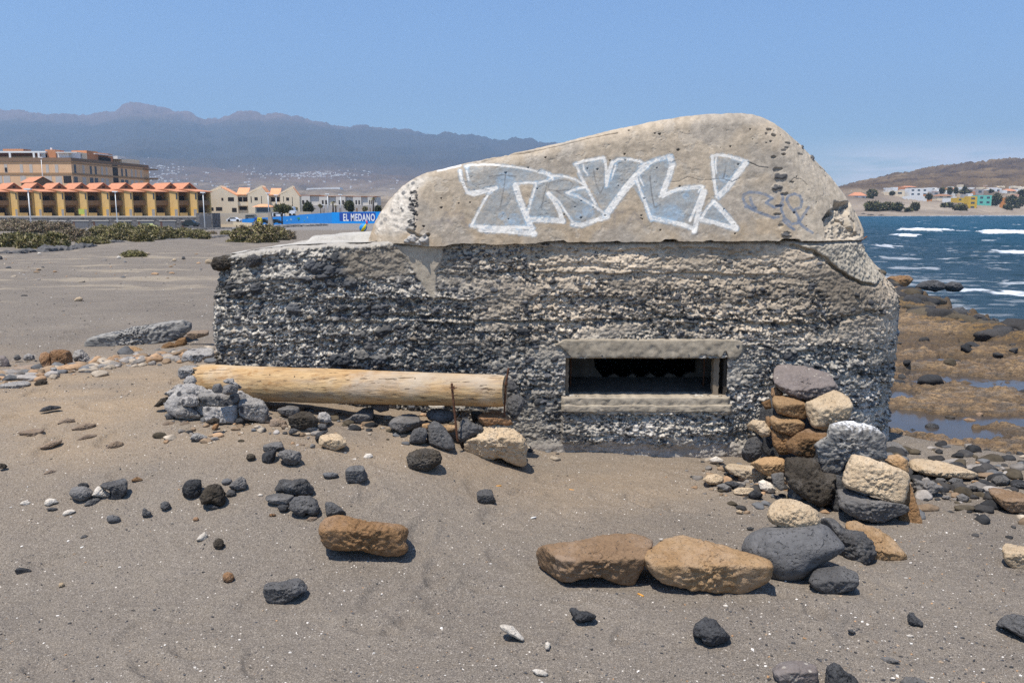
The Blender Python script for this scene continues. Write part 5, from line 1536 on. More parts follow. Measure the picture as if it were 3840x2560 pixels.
    R('G', [(722,1240),(750,1233),(782,1245),(765,1257),(735,1254)], 'white', 'white pebble below the small jagged black rock', None, 2.4,0.6, name='pebble')
    R('G', [(690,1520),(720,1490),(790,1490),(850,1515),(900,1560),(900,1600),(700,1600)], 'grey', 'grey rock sunk in grit at the lower corner', None, 3,0.8, amp=0.08, sink=0.02)
    R('G', [(540,1395),(590,1385),(640,1400),(690,1420),(640,1435),(570,1425)], 'grey', 'thin grey stone flush with the grit', None, 2.6,0.7, amp=0.06)
    R('G', [(400,1270),(430,1240),(500,1245),(560,1270),(540,1310),(460,1330),(400,1310)], 'dusty', 'crumbly pinkish clod on the sand near the boulders', None, 2.6,0.6, amp=0.12, lumps=0.5, sink=0.015)
    R('G', [(328,1205),(350,1198),(385,1215),(365,1230),(338,1222)], 'basalt', 'small blue grey pebble by the crumbly clod', None, 2.4,0.8, name='pebble')
    R('G', [(770,165),(850,195),(900,190),(980,230),(900,290),(820,285),(775,240)], 'grey', 'grey stones half sunk behind the outer end of the stack', None, 2.8,0.8, amp=0.12, lumps=0.6)
    R('G', [(740,55),(790,28),(900,45),(1100,90),(1250,150),(1240,178),(1050,165),(860,150),(760,110)], 'cream', 'long pale flat rock ledge behind the stack by the pools', None, 4,1.2,0.3, amp=0.06, facets=3, cat='rock ledge', name='rock_ledge')
    R('G', [(1285,230),(1350,215),(1540,235),(1600,300),(1540,410),(1440,400),(1350,340),(1300,290)], 'slabtan', 'flat brown pink rock ledge by the picture edge near the water', None, 4,0.8,0.25, amp=0.06, cat='rock ledge', name='rock_ledge')
    R('G', [(1310,180),(1335,155),(1390,145),(1440,180),(1420,215),(1340,215)], 'grey', 'speckled grey boulder by the edge of the last pool', None, 2.6,1, amp=0.07)
    R('G', [(1412,130),(1440,110),(1500,118),(1500,150),(1430,150)], 'grey', 'rounded grey boulder beyond the speckled one', None, 2.6,1, amp=0.05)
    R('G', [(1440,215),(1490,195),(1560,205),(1560,240),(1460,240)], 'black', 'black rock beside the speckled boulder', None, 2.6,1, amp=0.07)
    R('G', [(1010,190),(1050,165),(1110,175),(1120,215),(1060,225)], 'basalt', 'dark rock in the shingle between stack and ledge', None, 2.8,1, amp=0.08)
    R('G', [(1065,290),(1110,270),(1160,300),(1150,330),(1090,330)], 'grey', 'olive grey rock in the shingle', None, 3,0.8, amp=0.06, facets=3)
    R('G', [(905,215),(950,200),(980,230),(960,250),(920,245)], 'tan', 'small orange tan stone in the shingle', None, 3,0.8, facets=3)
    R('G', [(1070,258),(1090,252),(1118,262),(1100,274)], 'white', 'white stone in the shingle', None, 3,0.8)
    R('G', [(1355,350),(1385,325),(1425,345),(1425,378),(1375,375)], 'black', 'black stone lying against the brown pink ledge', None, 3,0.8, amp=0.08)
    for i, (x, y, a, b, k, l) in enumerate([(830,200,40,14, 'basalt', 'basalt cobble in the shingle by the brown slab'),(1180,235,44,16, 'basalt', 'long basalt cobble in the shingle before the speckled boulder'),(860,250,36,18, 'white', 'pale lump in the shingle by the brown slab'),
                                            (1240,250,30,14, 'black', 'black cobble in the shingle near the pink ledge'),(1000,300,34,12, 'grey', 'flat grey cobble lowest in the shingle'),(960,180,40,14, 'grey', 'grey cobble on the far rim of the shingle'),
                                            (1200,195,30,12, 'tan', 'tan cobble at the end of the pale ledge')]):
        R('G', [(x - a, y),(x - a * .6, y - b),(x + a * .5, y - b * .9),(x + a, y + b * .2),(x + a * .4, y + b),(x - a * .6, y + b * .8)], k, l, None, 2.6,0.9, amp=0.08)
    # ---- stones round the log
    R('B', [(765,645),(780,605),(815,585),(880,560),(935,520),(980,470),(1040,437),(1085,426),(1150,428),(1190,438),(1230,475),(1270,515),(1330,560),(1345,590),(1357,650),(1345,720),(1352,790),(1330,818),(1280,820),(1220,795),(1165,780),(1140,750),(1090,748),(1040,765),(960,757),(880,725),(800,685)],
      'cream', 'large knobbly cream limestone rock before the end of the log', None, 3.2,0.85,0.60, amp=0.05, sub=6, topn=(0,-0.75,1), front=0.35)
    R('B', [(135,440),(160,400),(230,335),(290,308),(350,330),(385,352),(424,432),(405,480),(340,500),(250,532),(210,505),(150,485)], 'grey', 'angular grey rock standing under the middle of the log', None, 3.6,0.9,0.45, amp=0.04, facets=4)
    R('B', [(315,600),(322,555),(355,495),(410,473),(465,480),(485,520),(455,612),(380,618),(320,618)], 'basalt', 'rounded blue grey rock next to the rusty bar', None, 3,0.9, amp=0.035, facets=2)
    R('B', [(452,570),(480,520),(485,462),(510,430),(540,420),(580,440),(625,475),(665,530),(700,580),(735,660),(690,675),(620,672),(560,655),(490,620)], 'basalt', 'cracked blue grey rock at the foot of the rusty bar', None, 3.2,0.9, amp=0.05, facets=5)
    R('B', [(742,505),(762,480),(775,395),(800,383),(840,392),(870,430),(900,445),(960,460),(995,490),(930,540),(860,575),(790,600),(762,615),(745,560)], 'basalt', 'pointed dark grey rock behind the cream limestone rock', 4.98,3.2,0.9, amp=0.06, facets=4, group=g2)
    R('B', [(920,378),(960,345),(1030,335),(1080,316),(1140,345),(1185,372),(1215,410),(1235,440),(1180,460),(1085,440),(990,475),(925,430)], 'orange', 'orange topped grey rock under the end of the log', 5.0,3.2,1,0.5, amp=0.05, facets=3, group=g2)
    R('B', [(1235,405),(1270,365),(1300,343),(1350,355),(1405,372),(1450,410),(1478,470),(1480,560),(1450,620),(1400,640),(1355,655),(1345,600),(1300,540),(1245,500)], 'basalt', 'tall dark rock with a brown patch behind the cream limestone rock', None, 3,0.85, amp=0.045, facets=2)
    R('B', [(1468,625),(1475,560),(1482,498),(1520,470),(1550,465),(1600,500),(1635,560),(1658,625),(1655,662),(1590,687),(1530,675),(1480,662)], 'basalt', 'dark upright rock at the edge of the bench stones toward the slit', None, 3,0.85, amp=0.045, facets=2)
    R('B', [(1172,260),(1185,210),(1215,190),(1280,187),(1335,225),(1340,255),(1308,310),(1290,360),(1258,402),(1215,392),(1178,330)], 'basalt', 'brownish dark rock set against the wall beyond the log end', 5.2,3,0.85, amp=0.05, facets=2, group=g2)
    R('B', [(1178,110),(1182,60),(1205,45),(1250,75),(1275,120),(1255,148),(1225,165),(1180,165)], 'basalt', 'small grey rock beside the log end, above the brownish one', 5.25,2.8,0.9, amp=0.04, group=g2)
    R('B', [(463,365),(475,335),(510,315),(600,308),(680,325),(712,352),(712,395),(690,425),(620,447),(550,440),(485,405)], 'basalt_smooth', 'smooth oval dark stone shaded beneath the log', 5.12,2.4,0.9, amp=0.015, group=g2)
    R('B', [(415,462),(440,442),(500,435),(500,480),(470,500),(425,480)], 'tan', 'ochre stone between the two blue grey rocks', 5.0,3,0.9, amp=0.05, facets=2, group=g2)
    R('B', [(605,465),(650,455),(705,443),(745,480),(700,515),(660,520),(620,500)], 'tan', 'ochre stone right behind the rusty bar', 5.0,3,0.9, amp=0.05, facets=2, group=g2)
    R('B', [(860,330),(960,320),(1000,360),(940,400),(880,440)], 'brownlava', 'brown stone in the dark under the log end', 5.2,3,0.9, amp=0.05, group=g2)
    R('B', [(485,280),(560,275),(630,285),(620,320),(500,315)], 'white', 'pale packing stone squeezed beneath the log', 5.3,4,0.9, amp=0.02, group=g2)
    R('E', [(1338,140),(1360,100),(1400,76),(1450,66),(1500,64),(1560,76),(1600,95),(1620,140),(1605,190),(1560,215),(1530,238),(1470,248),(1395,240),(1350,215)], 'brownlava', 'round porous dark rock alone below the blue grey pair', None, 2.6,0.9, amp=0.05, facets=2, sub=6)
    R('E', [(1898,385),(1930,370),(1970,385),(2020,395),(2030,440),(2055,490),(2045,510),(2000,525),(1955,520),(1905,500),(1898,440)], 'basalt', 'grey rock with a tan side, alone in the middle of the sand', None, 3.6,0.9,0.55, amp=0.04, facets=5)
    R('E', [(836,265),(850,215),(875,198),(990,200),(1005,245),(1030,285),(1025,315),(985,325),(935,352),(880,340),(840,335)], 'basalt', 'blocky grey rock with a flat pale top', None, 5,0.9,0.72, amp=0.03, facets=4)
    R('E', [(658,268),(690,257),(740,255),(792,270),(772,298),(720,305),(675,295)], 'basalt_smooth', 'small flat grey stone beside the blocky rock', None, 2.8,0.9, amp=0.02)
    # bone-shaped double stone
    R('E', [(628,705),(640,665),(680,630),(720,608),(780,597),(860,606),(940,636),(1020,655),(1100,658),(1180,668),(1240,668),(1300,682),(1345,705),(1350,740),(1330,780),(1318,815),(1340,850),(1342,885),(1310,915),(1250,925),(1150,925),(1060,910),(1000,888),(930,878),(860,882),(780,882),(730,875),(680,850),(655,810),(650,770)],
      'tandark', 'bone shaped brown sandstone rock studded with small dark stones', None, 3.2,0.9,0.62, amp=0.045, sub=6, topn=(0,-0.35,1), front=0.2)
    R('E', [(190,1185),(205,1150),(240,1133),(320,1138),(370,1125),(430,1105),(470,1100),(520,1130),(550,1172),(546,1200),(480,1230),(430,1262),(370,1300),(330,1325),(270,1318),(205,1285),(190,1240)], 'basalt', 'saddle shaped dark grey rock, alone lowest on the open sand', None, 3,0.85,0.55, amp=0.05, facets=2, sub=6)
    R('E', [(258,405),(285,370),(310,315),(360,310),(420,322),(480,310),(530,312),(560,350),(595,385),(585,430),(520,445),(440,440),(340,415)], 'basalt', 'pitted dark rock at the top of the four rock cluster', None, 3,0.9, amp=0.05, facets=3, lumps=0.2)
    R('E', [(180,458),(220,435),(270,418),(340,412),(400,420),(445,452),(430,490),(395,522),(340,518),(290,515),(230,495)], 'grey', 'brown grey rock overhanging its own shadow in the cluster', None, 3.4,0.8,0.4, amp=0.04, facets=3)
    R('E', [(388,550),(400,500),(440,452),(490,445),(560,448),(620,480),(640,560),(620,590),(580,602),(530,580),(500,608),(440,590)], 'basalt', 'knobbly dark rock lowest in the cluster', None, 3,0.9, amp=0.06, facets=3, lumps=0.2)
    R('E', [(292,522),(340,515),(395,522),(375,568),(322,577)], 'black', 'small dark wedge under the overhanging rock', None, 3,0.9, amp=0.04, facets=3)
    R('E', [(680,505),(700,493),(745,495),(800,535),(850,578),(845,605),(760,612),(692,605)], 'basalt', 'dark wedge of rock touching the bone shaped one', None, 3,0.9, amp=0.05, facets=3)
    R('E', [(530,640),(560,610),(620,615),(625,640),(575,662)], 'dusty', 'small dusty brown stone above the bone shaped rock', None, 3,0.8, amp=0.07, facets=2)
    R('E', [(230,600),(245,588),(285,590),(290,605),(250,613)], 'orange', 'flat orange chip below the cluster', None, 3,0.6)
    R('E', [(985,140),(1010,108),(1050,105),(1070,130),(1040,150),(1000,148)], 'white', 'white chip of stone uphill of the blocky rock', None, 3,0.8, facets=3)
    R('E', [(900,148),(925,143),(940,155),(925,165),(905,160)], 'white', 'tiny white chip beside the larger white chip', None, 3,0.8)
    R('E', [(140,438),(160,427),(188,435),(175,450),(150,450)], 'white', 'white pebble beside the overhanging rock of the cluster', None, 2.4,0.8, name='pebble')
    R('E', [(865,962),(882,950),(896,965),(880,982)], 'black', 'small black pebble below the bone shaped rock', None, 2.4,0.8, name='pebble')
    # ---- mortared stones under the west end of the log
    R('C', [(515,372),(570,355),(640,350),(760,360),(840,370),(850,420),(835,455),(790,478),(690,482),(600,470),(535,425)], 'mortar', 'mortared stone ledge over the cement block that props the log', 4.98,4,1.0,0.62, amp=0.05, group=g2, lumps=0.3)
    R('C', [(628,345),(645,300),(700,292),(722,340),(708,372),(650,370)], 'grey', 'rounded cube of grey stone set in mortar before the log', 4.84,3.4,0.9, amp=0.03, facets=2, group=g2)
    R('C', [(708,370),(722,312),(780,298),(845,318),(835,365),(760,388)], 'grey', 'round grey stone in mortar next to the cube', 4.86,3,0.9, amp=0.04, facets=2, group=g2)
    R('C', [(718,275),(750,258),(800,255),(808,280),(870,320),(850,345),(800,300),(735,292)], 'mortar', 'topmost lump of mortar touching the log', 4.92,3,0.9, amp=0.10, group=g2)
    R('C', [(560,478),(700,485),(842,462),(836,560),(820,612),(700,612),(580,600),(562,540)], 'mortar', 'squarish cement block standing under the mortared ledge', 4.93,7,0.7, amp=0.02, group=g2)
    R('C', [(850,395),(875,372),(925,362),(965,380),(1005,405),(1050,450),(1080,500),(1078,560),(1045,612),(1000,600),(955,590),(900,580),(855,555),(848,470)], 'mortar', 'big mortared lump with a flat face beside the cement block', 4.93,4,0.9,0.6, amp=0.05, group=g2)
    R('C', [(328,495),(345,470),(400,468),(470,485),(530,520),(562,560),(545,575),(440,572),(345,548)], 'mortar', 'wide grey lump at the west foot of the bench stones', 4.98,3.4,0.9, amp=0.05, facets=2, group=g2)
    R('C', [(235,452),(270,432),(330,428),(378,442),(365,480),(320,518),(270,500)], 'grey', 'grey wedge stone sticking out west of the bench stones', 5.05,3.4,0.9,0.6, amp=0.05, facets=3, group=g2)
    R('C', [(160,478),(195,445),(225,415),(270,402),(300,415),(290,440),(245,465),(200,482)], 'brownlava', 'outermost brown stone of the bench stones', 5.12,3.2,0.9, amp=0.06, facets=3, group=g2)
    R('C', [(378,440),(400,410),(450,395),(520,402),(535,440),(525,470),(470,482),(400,475)], 'mortar', 'rounded mortar coated stone beside the ledge', 4.96,3,0.9, amp=0.05, group=g2)
    R('C', [(405,355),(430,325),(480,320),(520,350),(525,395),(450,405),(410,390)], 'mortar', 'grey lump above the rounded mortar coated stone', 5.02,3,0.9, amp=0.06, group=g2)
    R('C', [(240,378),(300,345),(360,300),(420,300),(440,350),(420,400),(330,425),(290,395)], 'mortar', 'pale mortar heap between outer stones and log', 5.12,3,1.0, amp=0.09, group=g2)
    R('C', [(358,235),(362,170),(400,130),(450,110),(525,122),(530,170),(490,215),(420,250),(380,262)], 'mortar', 'dark grey rock behind the splintered log end', 5.35,3.6,0.9,0.5, amp=0.06, facets=3, group=g2)
    R('C', [(385,130),(390,80),(420,30),(450,0),(560,-10),(640,10),(650,80),(560,95),(530,125),(450,112)], 'mortar', 'pale concrete footing at the bunker corner above the log end', 5.50,4,1.1,0.5, amp=0.04, group=g2)
    R('C', [(400,280),(430,240),(480,228),(510,270),(480,318),(430,330)], 'mortar', 'small mortar lump directly below the splintered log end', 5.1,3,0.9, amp=0.07, group=g2)
    R('C', [(248,550),(270,530),(310,528),(332,552),(320,575),(270,578)], 'grey', 'small round grey stone on sand west of the wide lump', None, 2.8,0.9, amp=0.04)
    R('C', [(230,610),(260,585),(330,590),(345,620),(300,640),(240,638)], 'dusty', 'sand covered stone below the small round grey one', None, 2.6,0.8, amp=0.05, sink=0.01)
    R('C', [(370,610),(400,580),(445,590),(465,650),(440,670),(400,640)], 'dusty', 'dusty brown stone below the wide grey lump', None, 3,0.8, amp=0.06, sink=0.01)
    R('C', [(598,590),(640,568),(690,575),(690,602),(640,620),(600,612)], 'brownlava', 'brown rough stone at the foot of the cement block', 4.72,3,0.9, amp=0.08)
    R('C', [(818,602),(830,572),(870,568),(888,590),(870,612),(838,618)], 'black', 'dark stone between the cement block and the flat faced lump', None, 2.8,0.9, amp=0.05)
    R('C', [(1150,505),(1180,478),(1225,463),(1330,482),(1335,530),(1260,565),(1185,545),(1155,530)], 'grey', 'grey rock behind the craggy dark one under the log', 5.08,3.2,0.9,0.6, amp=0.05, facets=3, group=g2)
    R('C', [(1235,590),(1250,545),(1290,520),(1345,505),(1400,503),(1440,550),(1482,590),(1475,640),(1400,650),(1330,658),(1255,635)], 'brownlava', 'craggy near black lava rock in front of the log', None, 3,0.9,0.6, amp=0.07, facets=3)
    R('C', [(1475,570),(1495,530),(1540,520),(1588,560),(1585,600),(1530,618),(1485,600)], 'mortar', 'pale grey lump beside the craggy near black rock', None, 2.8,0.9, amp=0.05)
    R('C', [(1470,630),(1500,612),(1550,620),(1555,655),(1520,672),(1480,655)], 'basalt', 'small blue grey stone below the pale grey lump', None, 2.8,0.9, amp=0.04)
    R('C', [(1240,688),(1255,658),(1290,652),(1328,668),(1305,690),(1255,700)], 'basalt', 'flat blue grey chip under the craggy rock', None, 3,0.8, amp=0.04, facets=2)
    R('C', [(1180,640),(1200,620),(1240,625),(1245,655),(1210,668)], 'dusty', 'small rough brown stone on the sand by the craggy rock', None, 3,0.8, amp=0.08)
    R('C', [(1468,745),(1490,710),(1540,685),(1600,678),(1665,692),(1712,745),(1705,795),(1665,815),(1625,835),(1560,815),(1490,785)], 'cream', 'rounded crumbly cream stone with a dark stone at its back', None, 2.8,0.85,0.55, amp=0.07, facets=1)
    R('C', [(1455,735),(1470,690),(1530,670),(1570,680),(1500,710),(1470,760)], 'black', 'dark curved stone hugging the rounded cream one', None, 2.8,0.9, amp=0.05)
    R('C', [(1410,805),(1430,775),(1462,785),(1455,810)], 'grey', 'pale grey chip beside the rounded cream stone', None, 3,0.8)
    R('C', [(1325,800),(1340,770),(1375,780),(1372,810)], 'dusty', 'small brown clod behind the pale chip', None, 3,0.8)
    R('C', [(1038,795),(1060,770),(1130,755),(1185,762),(1216,790),(1200,815),(1150,830),(1090,842),(1042,835)], 'grey', 'light grey rock behind the small black one', None, 3.2,0.9,0.5, amp=0.04, facets=3)
    R('C', [(1028,880),(1040,850),(1080,838),(1150,820),(1155,870),(1130,915),(1095,945),(1060,942),(1030,920)], 'black', 'small glossy black rock in a group of three', None, 3.4,0.9, amp=0.04, facets=4)
    R('C', [(1155,870),(1175,840),(1230,828),(1330,838),(1350,880),(1340,915),(1300,945),(1240,945),(1190,905)], 'grey', 'crumbly grey brown rock beside the small glossy black one', None, 3,0.9, amp=0.09, facets=2, lumps=0.4)
    R('C', [(902,890),(915,862),(942,853),(972,865),(982,885),(965,910),(925,912)], 'brownlava', 'small round brown stone by itself', None, 2.6,0.95, amp=0.04)
    R('C', [(453,738),(475,705),(510,695),(560,705),(595,720),(590,745),(530,750),(470,750)], 'mortar', 'whitish lumpy stone on the sand below the bench stones', None, 2.8,0.9, amp=0.08, lumps=0.5)
    R('C', [(1595,620),(1700,590),(1800,520),(1855,478),(1930,482),(1925,575),(1840,630),(1750,620),(1680,612)], 'grey', 'large grey rock lying in the shade under the log', 5.12,3.4,0.9,0.6, amp=0.04, facets=3, group=g2)
    R('C', [(1910,465),(1960,455),(2050,465),(2050,510),(1980,525),(1920,500)], 'purple', 'brownish stone in the dark under the log', 5.2,3,0.9, group=g2, name='rock')
    R('C', [(1085,620),(1100,570),(1165,560),(1225,585),(1238,630),(1170,640),(1105,642)], 'dusty', 'orange sand coated rock half buried by the flat faced lump', None, 3,0.9, amp=0.05, sink=0.01)
    R('C', [(625,650),(645,622),(680,612),(692,632),(670,655),(645,672)], 'orange', 'small orange stone under the cement block', None, 3,0.8, facets=2)
    # ---- west foreground
    R('D', [(608,355),(625,312),(660,290),(740,288),(790,305),(832,345),(805,385),(760,408),(715,418),(650,400)], 'grey', 'smooth brownish grey stone beside a chalk white one', None, 2.6,0.9, amp=0.03)
    R('D', [(808,372),(830,330),(862,285),(900,300),(935,330),(975,350),(965,385),(920,380),(860,375)], 'white', 'chalk white jagged stone between two grey stones', None, 3,0.9, amp=0.08, facets=3)
    R('D', [(868,272),(930,245),(1020,235),(1045,222),(1070,205),(1105,212),(1126,250),(1122,330),(1100,360),(1060,408),(1020,412),(980,400),(985,340),(940,315),(890,295)], 'basalt', 'dark grey rock with a raised knob beside the chalk white stone', None, 3,0.9,0.6, amp=0.06, facets=3)
    R('D', [(738,442),(770,400),(840,378),(898,375),(905,398),(860,425),(810,448)], 'basalt', 'low blue grey stone under the chalk white one', None, 2.8,0.8, amp=0.06, sink=0.01)
    R('D', [(680,275),(715,258),(770,260),(795,290),(770,302),(700,292)], 'black', 'small dark stone behind the smooth brownish grey one', None, 2.8,0.8, amp=0.07)
    R('D', [(1608,310),(1625,265),(1655,235),(1720,225),(1772,230),(1782,290),(1775,350),(1735,398),(1680,395),(1630,398),(1612,370)], 'black', 'black lava rock with a furrowed face, west of a brown porous one', None, 3,0.9, amp=0.05, facets=2)
    R('D', [(1770,380),(1790,330),(1830,275),(1880,268),(1950,285),(1988,350),(1990,430),(1950,470),(1890,450),(1840,435),(1780,445)], 'brownlava', 'brown porous lava rock full of folds', None, 3,0.9, amp=0.10, facets=2, lumps=0.5)
    R('D', [(1950,255),(1965,228),(2005,215),(2045,228),(2050,250),(2010,275),(1965,275)], 'basalt_smooth', 'small smooth oval dark stone', None, 2.4,0.9, amp=0.015)
    R('D', [(2015,290),(2050,250),(2090,225),(2130,200),(2165,225),(2178,270),(2165,315),(2110,320),(2050,315)], 'grey', 'rough grey stone next to the smooth oval one', None, 2.9,0.9, amp=0.07, facets=3)
    R('D', [(1990,350),(2020,315),(2075,325),(2080,355),(2050,380),(2000,378)], 'basalt', 'flat blue grey stone between brown porous rock and rough grey stone', None, 2.8,0.8, amp=0.05)
    R('D', [(1820,470),(1860,445),(1920,462),(1940,485),(1880,490)], 'basalt', 'low blue grey sliver under the brown porous rock', None, 2.8,0.7, amp=0.05)
    R('D', [(170,445),(195,420),(230,413),(282,432),(272,455),(215,462)], 'white', 'westernmost of three white stones in a row', None, 3,0.8, amp=0.06, facets=3)
    R('D', [(388,448),(400,410),(440,393),(490,400),(522,432),(480,440),(420,468)], 'white', 'biggest of three white stones in a row', None, 3,0.85, amp=0.05, facets=3)
    R('D', [(543,545),(560,515),(600,495),(645,490),(672,508),(620,535),(560,554)], 'white', 'lowest of three white stones in a row', None, 3,0.8, amp=0.05, facets=3)
    R('D', [(400,490),(440,475),(500,478),(520,500),(450,503)], 'basalt', 'flush blue grey patch of stone under the biggest white one', None, 2.8,0.6, amp=0.03)
    R('D', [(938,575),(945,548),(990,540),(1050,552),(1066,580),(1045,607),(985,612),(950,602)], 'basalt_smooth', 'small dark oval stone below the chalk white group', None, 2.6,0.9, amp=0.02)
    R('D', [(120,1045),(140,1015),(180,1002),(250,1015),(292,1035),(280,1052),(200,1062),(150,1078),(125,1072)], 'black', 'flat black shard far out on the west sand', None, 4,0.8,0.75, amp=0.03, facets=2, name='lava_shard')
    R('D', [(1728,762),(1760,720),(1805,688),(1832,720),(1825,752),(1775,770)], 'white', 'greyish white angular chip beside a small brown lump', None, 3.4,0.8, amp=0.04, facets=3, name='stone_chip')
    R('D', [(1882,785),(1900,755),(1935,742),(1970,765),(1980,805),(1960,845),(1920,852),(1888,830)], 'brownlava', 'small mossy brown lump', None, 2.8,0.95, amp=0.06)
    R('D', [(1962,1085),(1975,1055),(2005,1040),(2050,1055),(2068,1090),(2050,1128),(2000,1138),(1972,1120)], 'orange', 'small round tan lump alone on the sand', None, 2.8,0.95, amp=0.05)
    R('D', [(1252,545),(1258,490),(1275,468),(1300,500),(1340,520),(1330,552),(1290,560)], 'basalt', 'small peaked blue grey stone', None, 3,0.9, amp=0.06, facets=2)
    R('D', [(1412,490),(1420,440),(1440,418),(1480,425),(1510,455),(1500,485),(1450,495)], 'basalt', 'small two lobed blue grey stone', None, 3,0.9, amp=0.08, facets=2)
    R('D', [(514,1160),(525,1138),(555,1135),(575,1158),(555,1172),(520,1178)], 'cream', 'little cream pebble on the west sand', None, 2.6,0.8, name='pebble')
    R('D', [(1698,578),(1715,560),(1745,558),(1756,578),(1738,595),(1710,595)], 'orange', 'little orange pebble west of the cluster', None, 2.6,0.8, name='pebble')
    R('D', [(705,745),(725,720),(760,715),(778,728),(765,745),(725,752)], 'basalt', 'little dark pebble downhill of the oval stone', None, 2.6,0.8, name='pebble')
    R('D', [(1156,235),(1185,215),(1215,204),(1258,222),(1260,238),(1210,243),(1165,245)], 'tandark', 'flat brown stone behind the knobbed rock', None, 3,0.8, amp=0.04)
    R('D', [(-20,100),(0,85),(40,90),(68,108),(50,128),(-10,132)], 'brownlava', 'brown stone cut by the picture edge', None, 3,0.9, amp=0.08)
    R('D', [(380,180),(420,150),(460,140),(500,155),(470,172),(400,188)], 'dusty', 'ragged brown crust lying on the west sand', None, 3,0.6, amp=0.10)
    R('D', [(1240,385),(1270,362),(1340,355),(1398,375),(1390,395),(1300,400)], 'dusty', 'pinkish stone level with the sand', None, 3,0.4, amp=0.05, sink=0.01)
    R('C', [(250,470),(300,400),(370,310),(470,290),(620,350),(850,350),(1000,430),(1060,520),(1050,600),(800,605),(560,600),(340,570),(280,530)], 'mortar', 'mortar filled core behind the bench stones, seen in their gaps', 5.06,4,0.25, amp=0.04, group=g2, lumps=0.4)
    R('A', [(440,360),(500,300),(700,320),(900,460),(1150,560),(1180,700),(1290,900),(1280,1060),(1150,1100),(900,1040),(620,900),(520,700),(440,660),(400,560)], 'black', 'black filler standing for the dark in the gaps of the stone stack', 5.22,4,0.16, amp=0.05, group=g1)  # thin black backing added so the gaps come out dark
    # ---- line of rubble west of the bunker
    R('H', [(770,545),(725,490),(715,455),(770,400),(790,380),(900,355),(1050,330),(1200,298),(1380,265),(1560,235),(1620,238),(1680,250),(1695,315),(1640,350),(1590,392),(1500,430),(1400,452),(1300,472),(1200,478),(1080,490),(1000,520),(900,560),(830,565)],
      'conglom', 'long slab of broken concrete lying tilted on the stones', 7.75,6,0.55,0.72, amp=0.03, group=g3, lumps=1.0, sub=6, topn=(-0.15,-0.25,1), name='concrete_slab', cat='concrete slab')
    R('H', [(1058,565),(1075,500),(1110,472),(1175,465),(1250,490),(1310,520),(1335,555),(1300,582),(1220,580),(1120,578)], 'tan', 'rounded orange tan rock under the middle of the broken slab', 7.45,3,0.9, amp=0.03, group=g3)
    R('H', [(438,520),(480,498),(560,493),(610,505),(642,540),(645,610),(620,650),(560,682),(500,660),(455,620)], 'orange', 'big orange pitted rock in the rubble line', None, 3,0.9, amp=0.06, facets=2, group=g3)
    R('H', [(340,570),(360,530),(400,513),(440,530),(452,610),(450,670),(425,698),(390,670),(360,620)], 'orange', 'dark brown pitted rock leaning on the big orange one', None, 3,0.9, amp=0.06, group=g3)
    R('H', [(85,650),(130,618),(200,600),(280,590),(350,590),(395,660),(400,700),(370,765),(280,760),(200,742),(100,715)], 'dusty', 'broad brown worn rock in the rubble line', None, 3.2,0.8,0.5, amp=0.05, group=g3)
    R('H', [(-40,580),(-10,550),(40,548),(75,585),(88,625),(75,660),(20,678),(-30,670)], 'purple', 'dark round rock at the picture edge behind the broad brown one', None, 2.6,0.9, amp=0.03, group=g3, name='rock')
    R('H', [(545,742),(560,705),(610,665),(690,640),(745,650),(750,680),(690,715),(600,745)], 'dusty', 'orange brown slab sloping out of the sand', None, 3.2,0.7, amp=0.03, group=g3)
    R('H', [(838,668),(850,640),(885,620),(940,628),(972,650),(962,680),(900,692),(855,690)], 'mortar', 'bluish grey lump before the broken slab', None, 2.8,0.9, amp=0.05, group=g3)
    R('H', [(1640,385),(1650,345),(1700,325),(1780,318),(1842,322),(1842,365),(1780,385),(1705,405)], 'dusty', 'brown flat stone between broken slab and bunker', 7.6,3.4,1.0,0.6, amp=0.04, group=g3)
    R('H', [(1325,540),(1355,505),(1400,480),(1435,500),(1462,545),(1400,572),(1350,560)], 'grey', 'pointed grey stone beside the rounded orange tan rock', 7.35,3.6,0.9, amp=0.04, facets=3, group=g3)
    R('H', [(1455,565),(1480,520),(1530,488),(1570,520),(1590,562),(1530,578)], 'grey', 'flat faced grey stone nearest the bunker corner', 7.2,3.6,0.9, amp=0.05, facets=3, group=g3)
    R('H', [(1235,612),(1300,590),(1380,573),(1445,585),(1400,612),(1300,628)], 'cream', 'flat pale rock edge below the pointed grey stone', None, 3.4,0.8, amp=0.04, group=g3)
    R('H', [(905,590),(930,558),(1000,538),(1060,560),(1065,595),(1000,608),(940,608)], 'tan', 'low orange rock under the broken slab', 7.4,3,0.9, amp=0.04, group=g3)
    R('H', [(1060,600),(1100,565),(1180,558),(1225,600),(1200,628),(1150,618),(1080,615)], 'mortar', 'grey crumbled lump below the rounded orange tan rock', None, 3,0.8, amp=0.08, group=g3)
    R('H', [(1410,490),(1440,450),(1500,428),(1570,445),(1580,495),(1500,515),(1440,508)], 'tandark', 'rust brown stone in the shade of the broken slab', 7.55,3,0.9, amp=0.05, group=g3)
    R('H', [(1540,430),(1580,400),(1640,380),(1650,440),(1610,480),(1560,470)], 'tandark', 'dark brown stone under the raised slab end', 7.6,3,0.9, amp=0.05, group=g3)
    R('H', [(-20,850),(0,760),(60,730),(160,725),(240,755),(272,805),(200,850),(100,858),(0,875)], 'mortar', 'wide crumbling mortar lump at the picture edge', None, 3.2,0.7,0.4, amp=0.07, group=g3)
    R('H', [(300,800),(330,765),(375,755),(425,775),(400,810),(340,832)], 'brownlava', 'olive brown stone beside the crumbling mortar lump', None, 3,0.8, amp=0.06, group=g3)
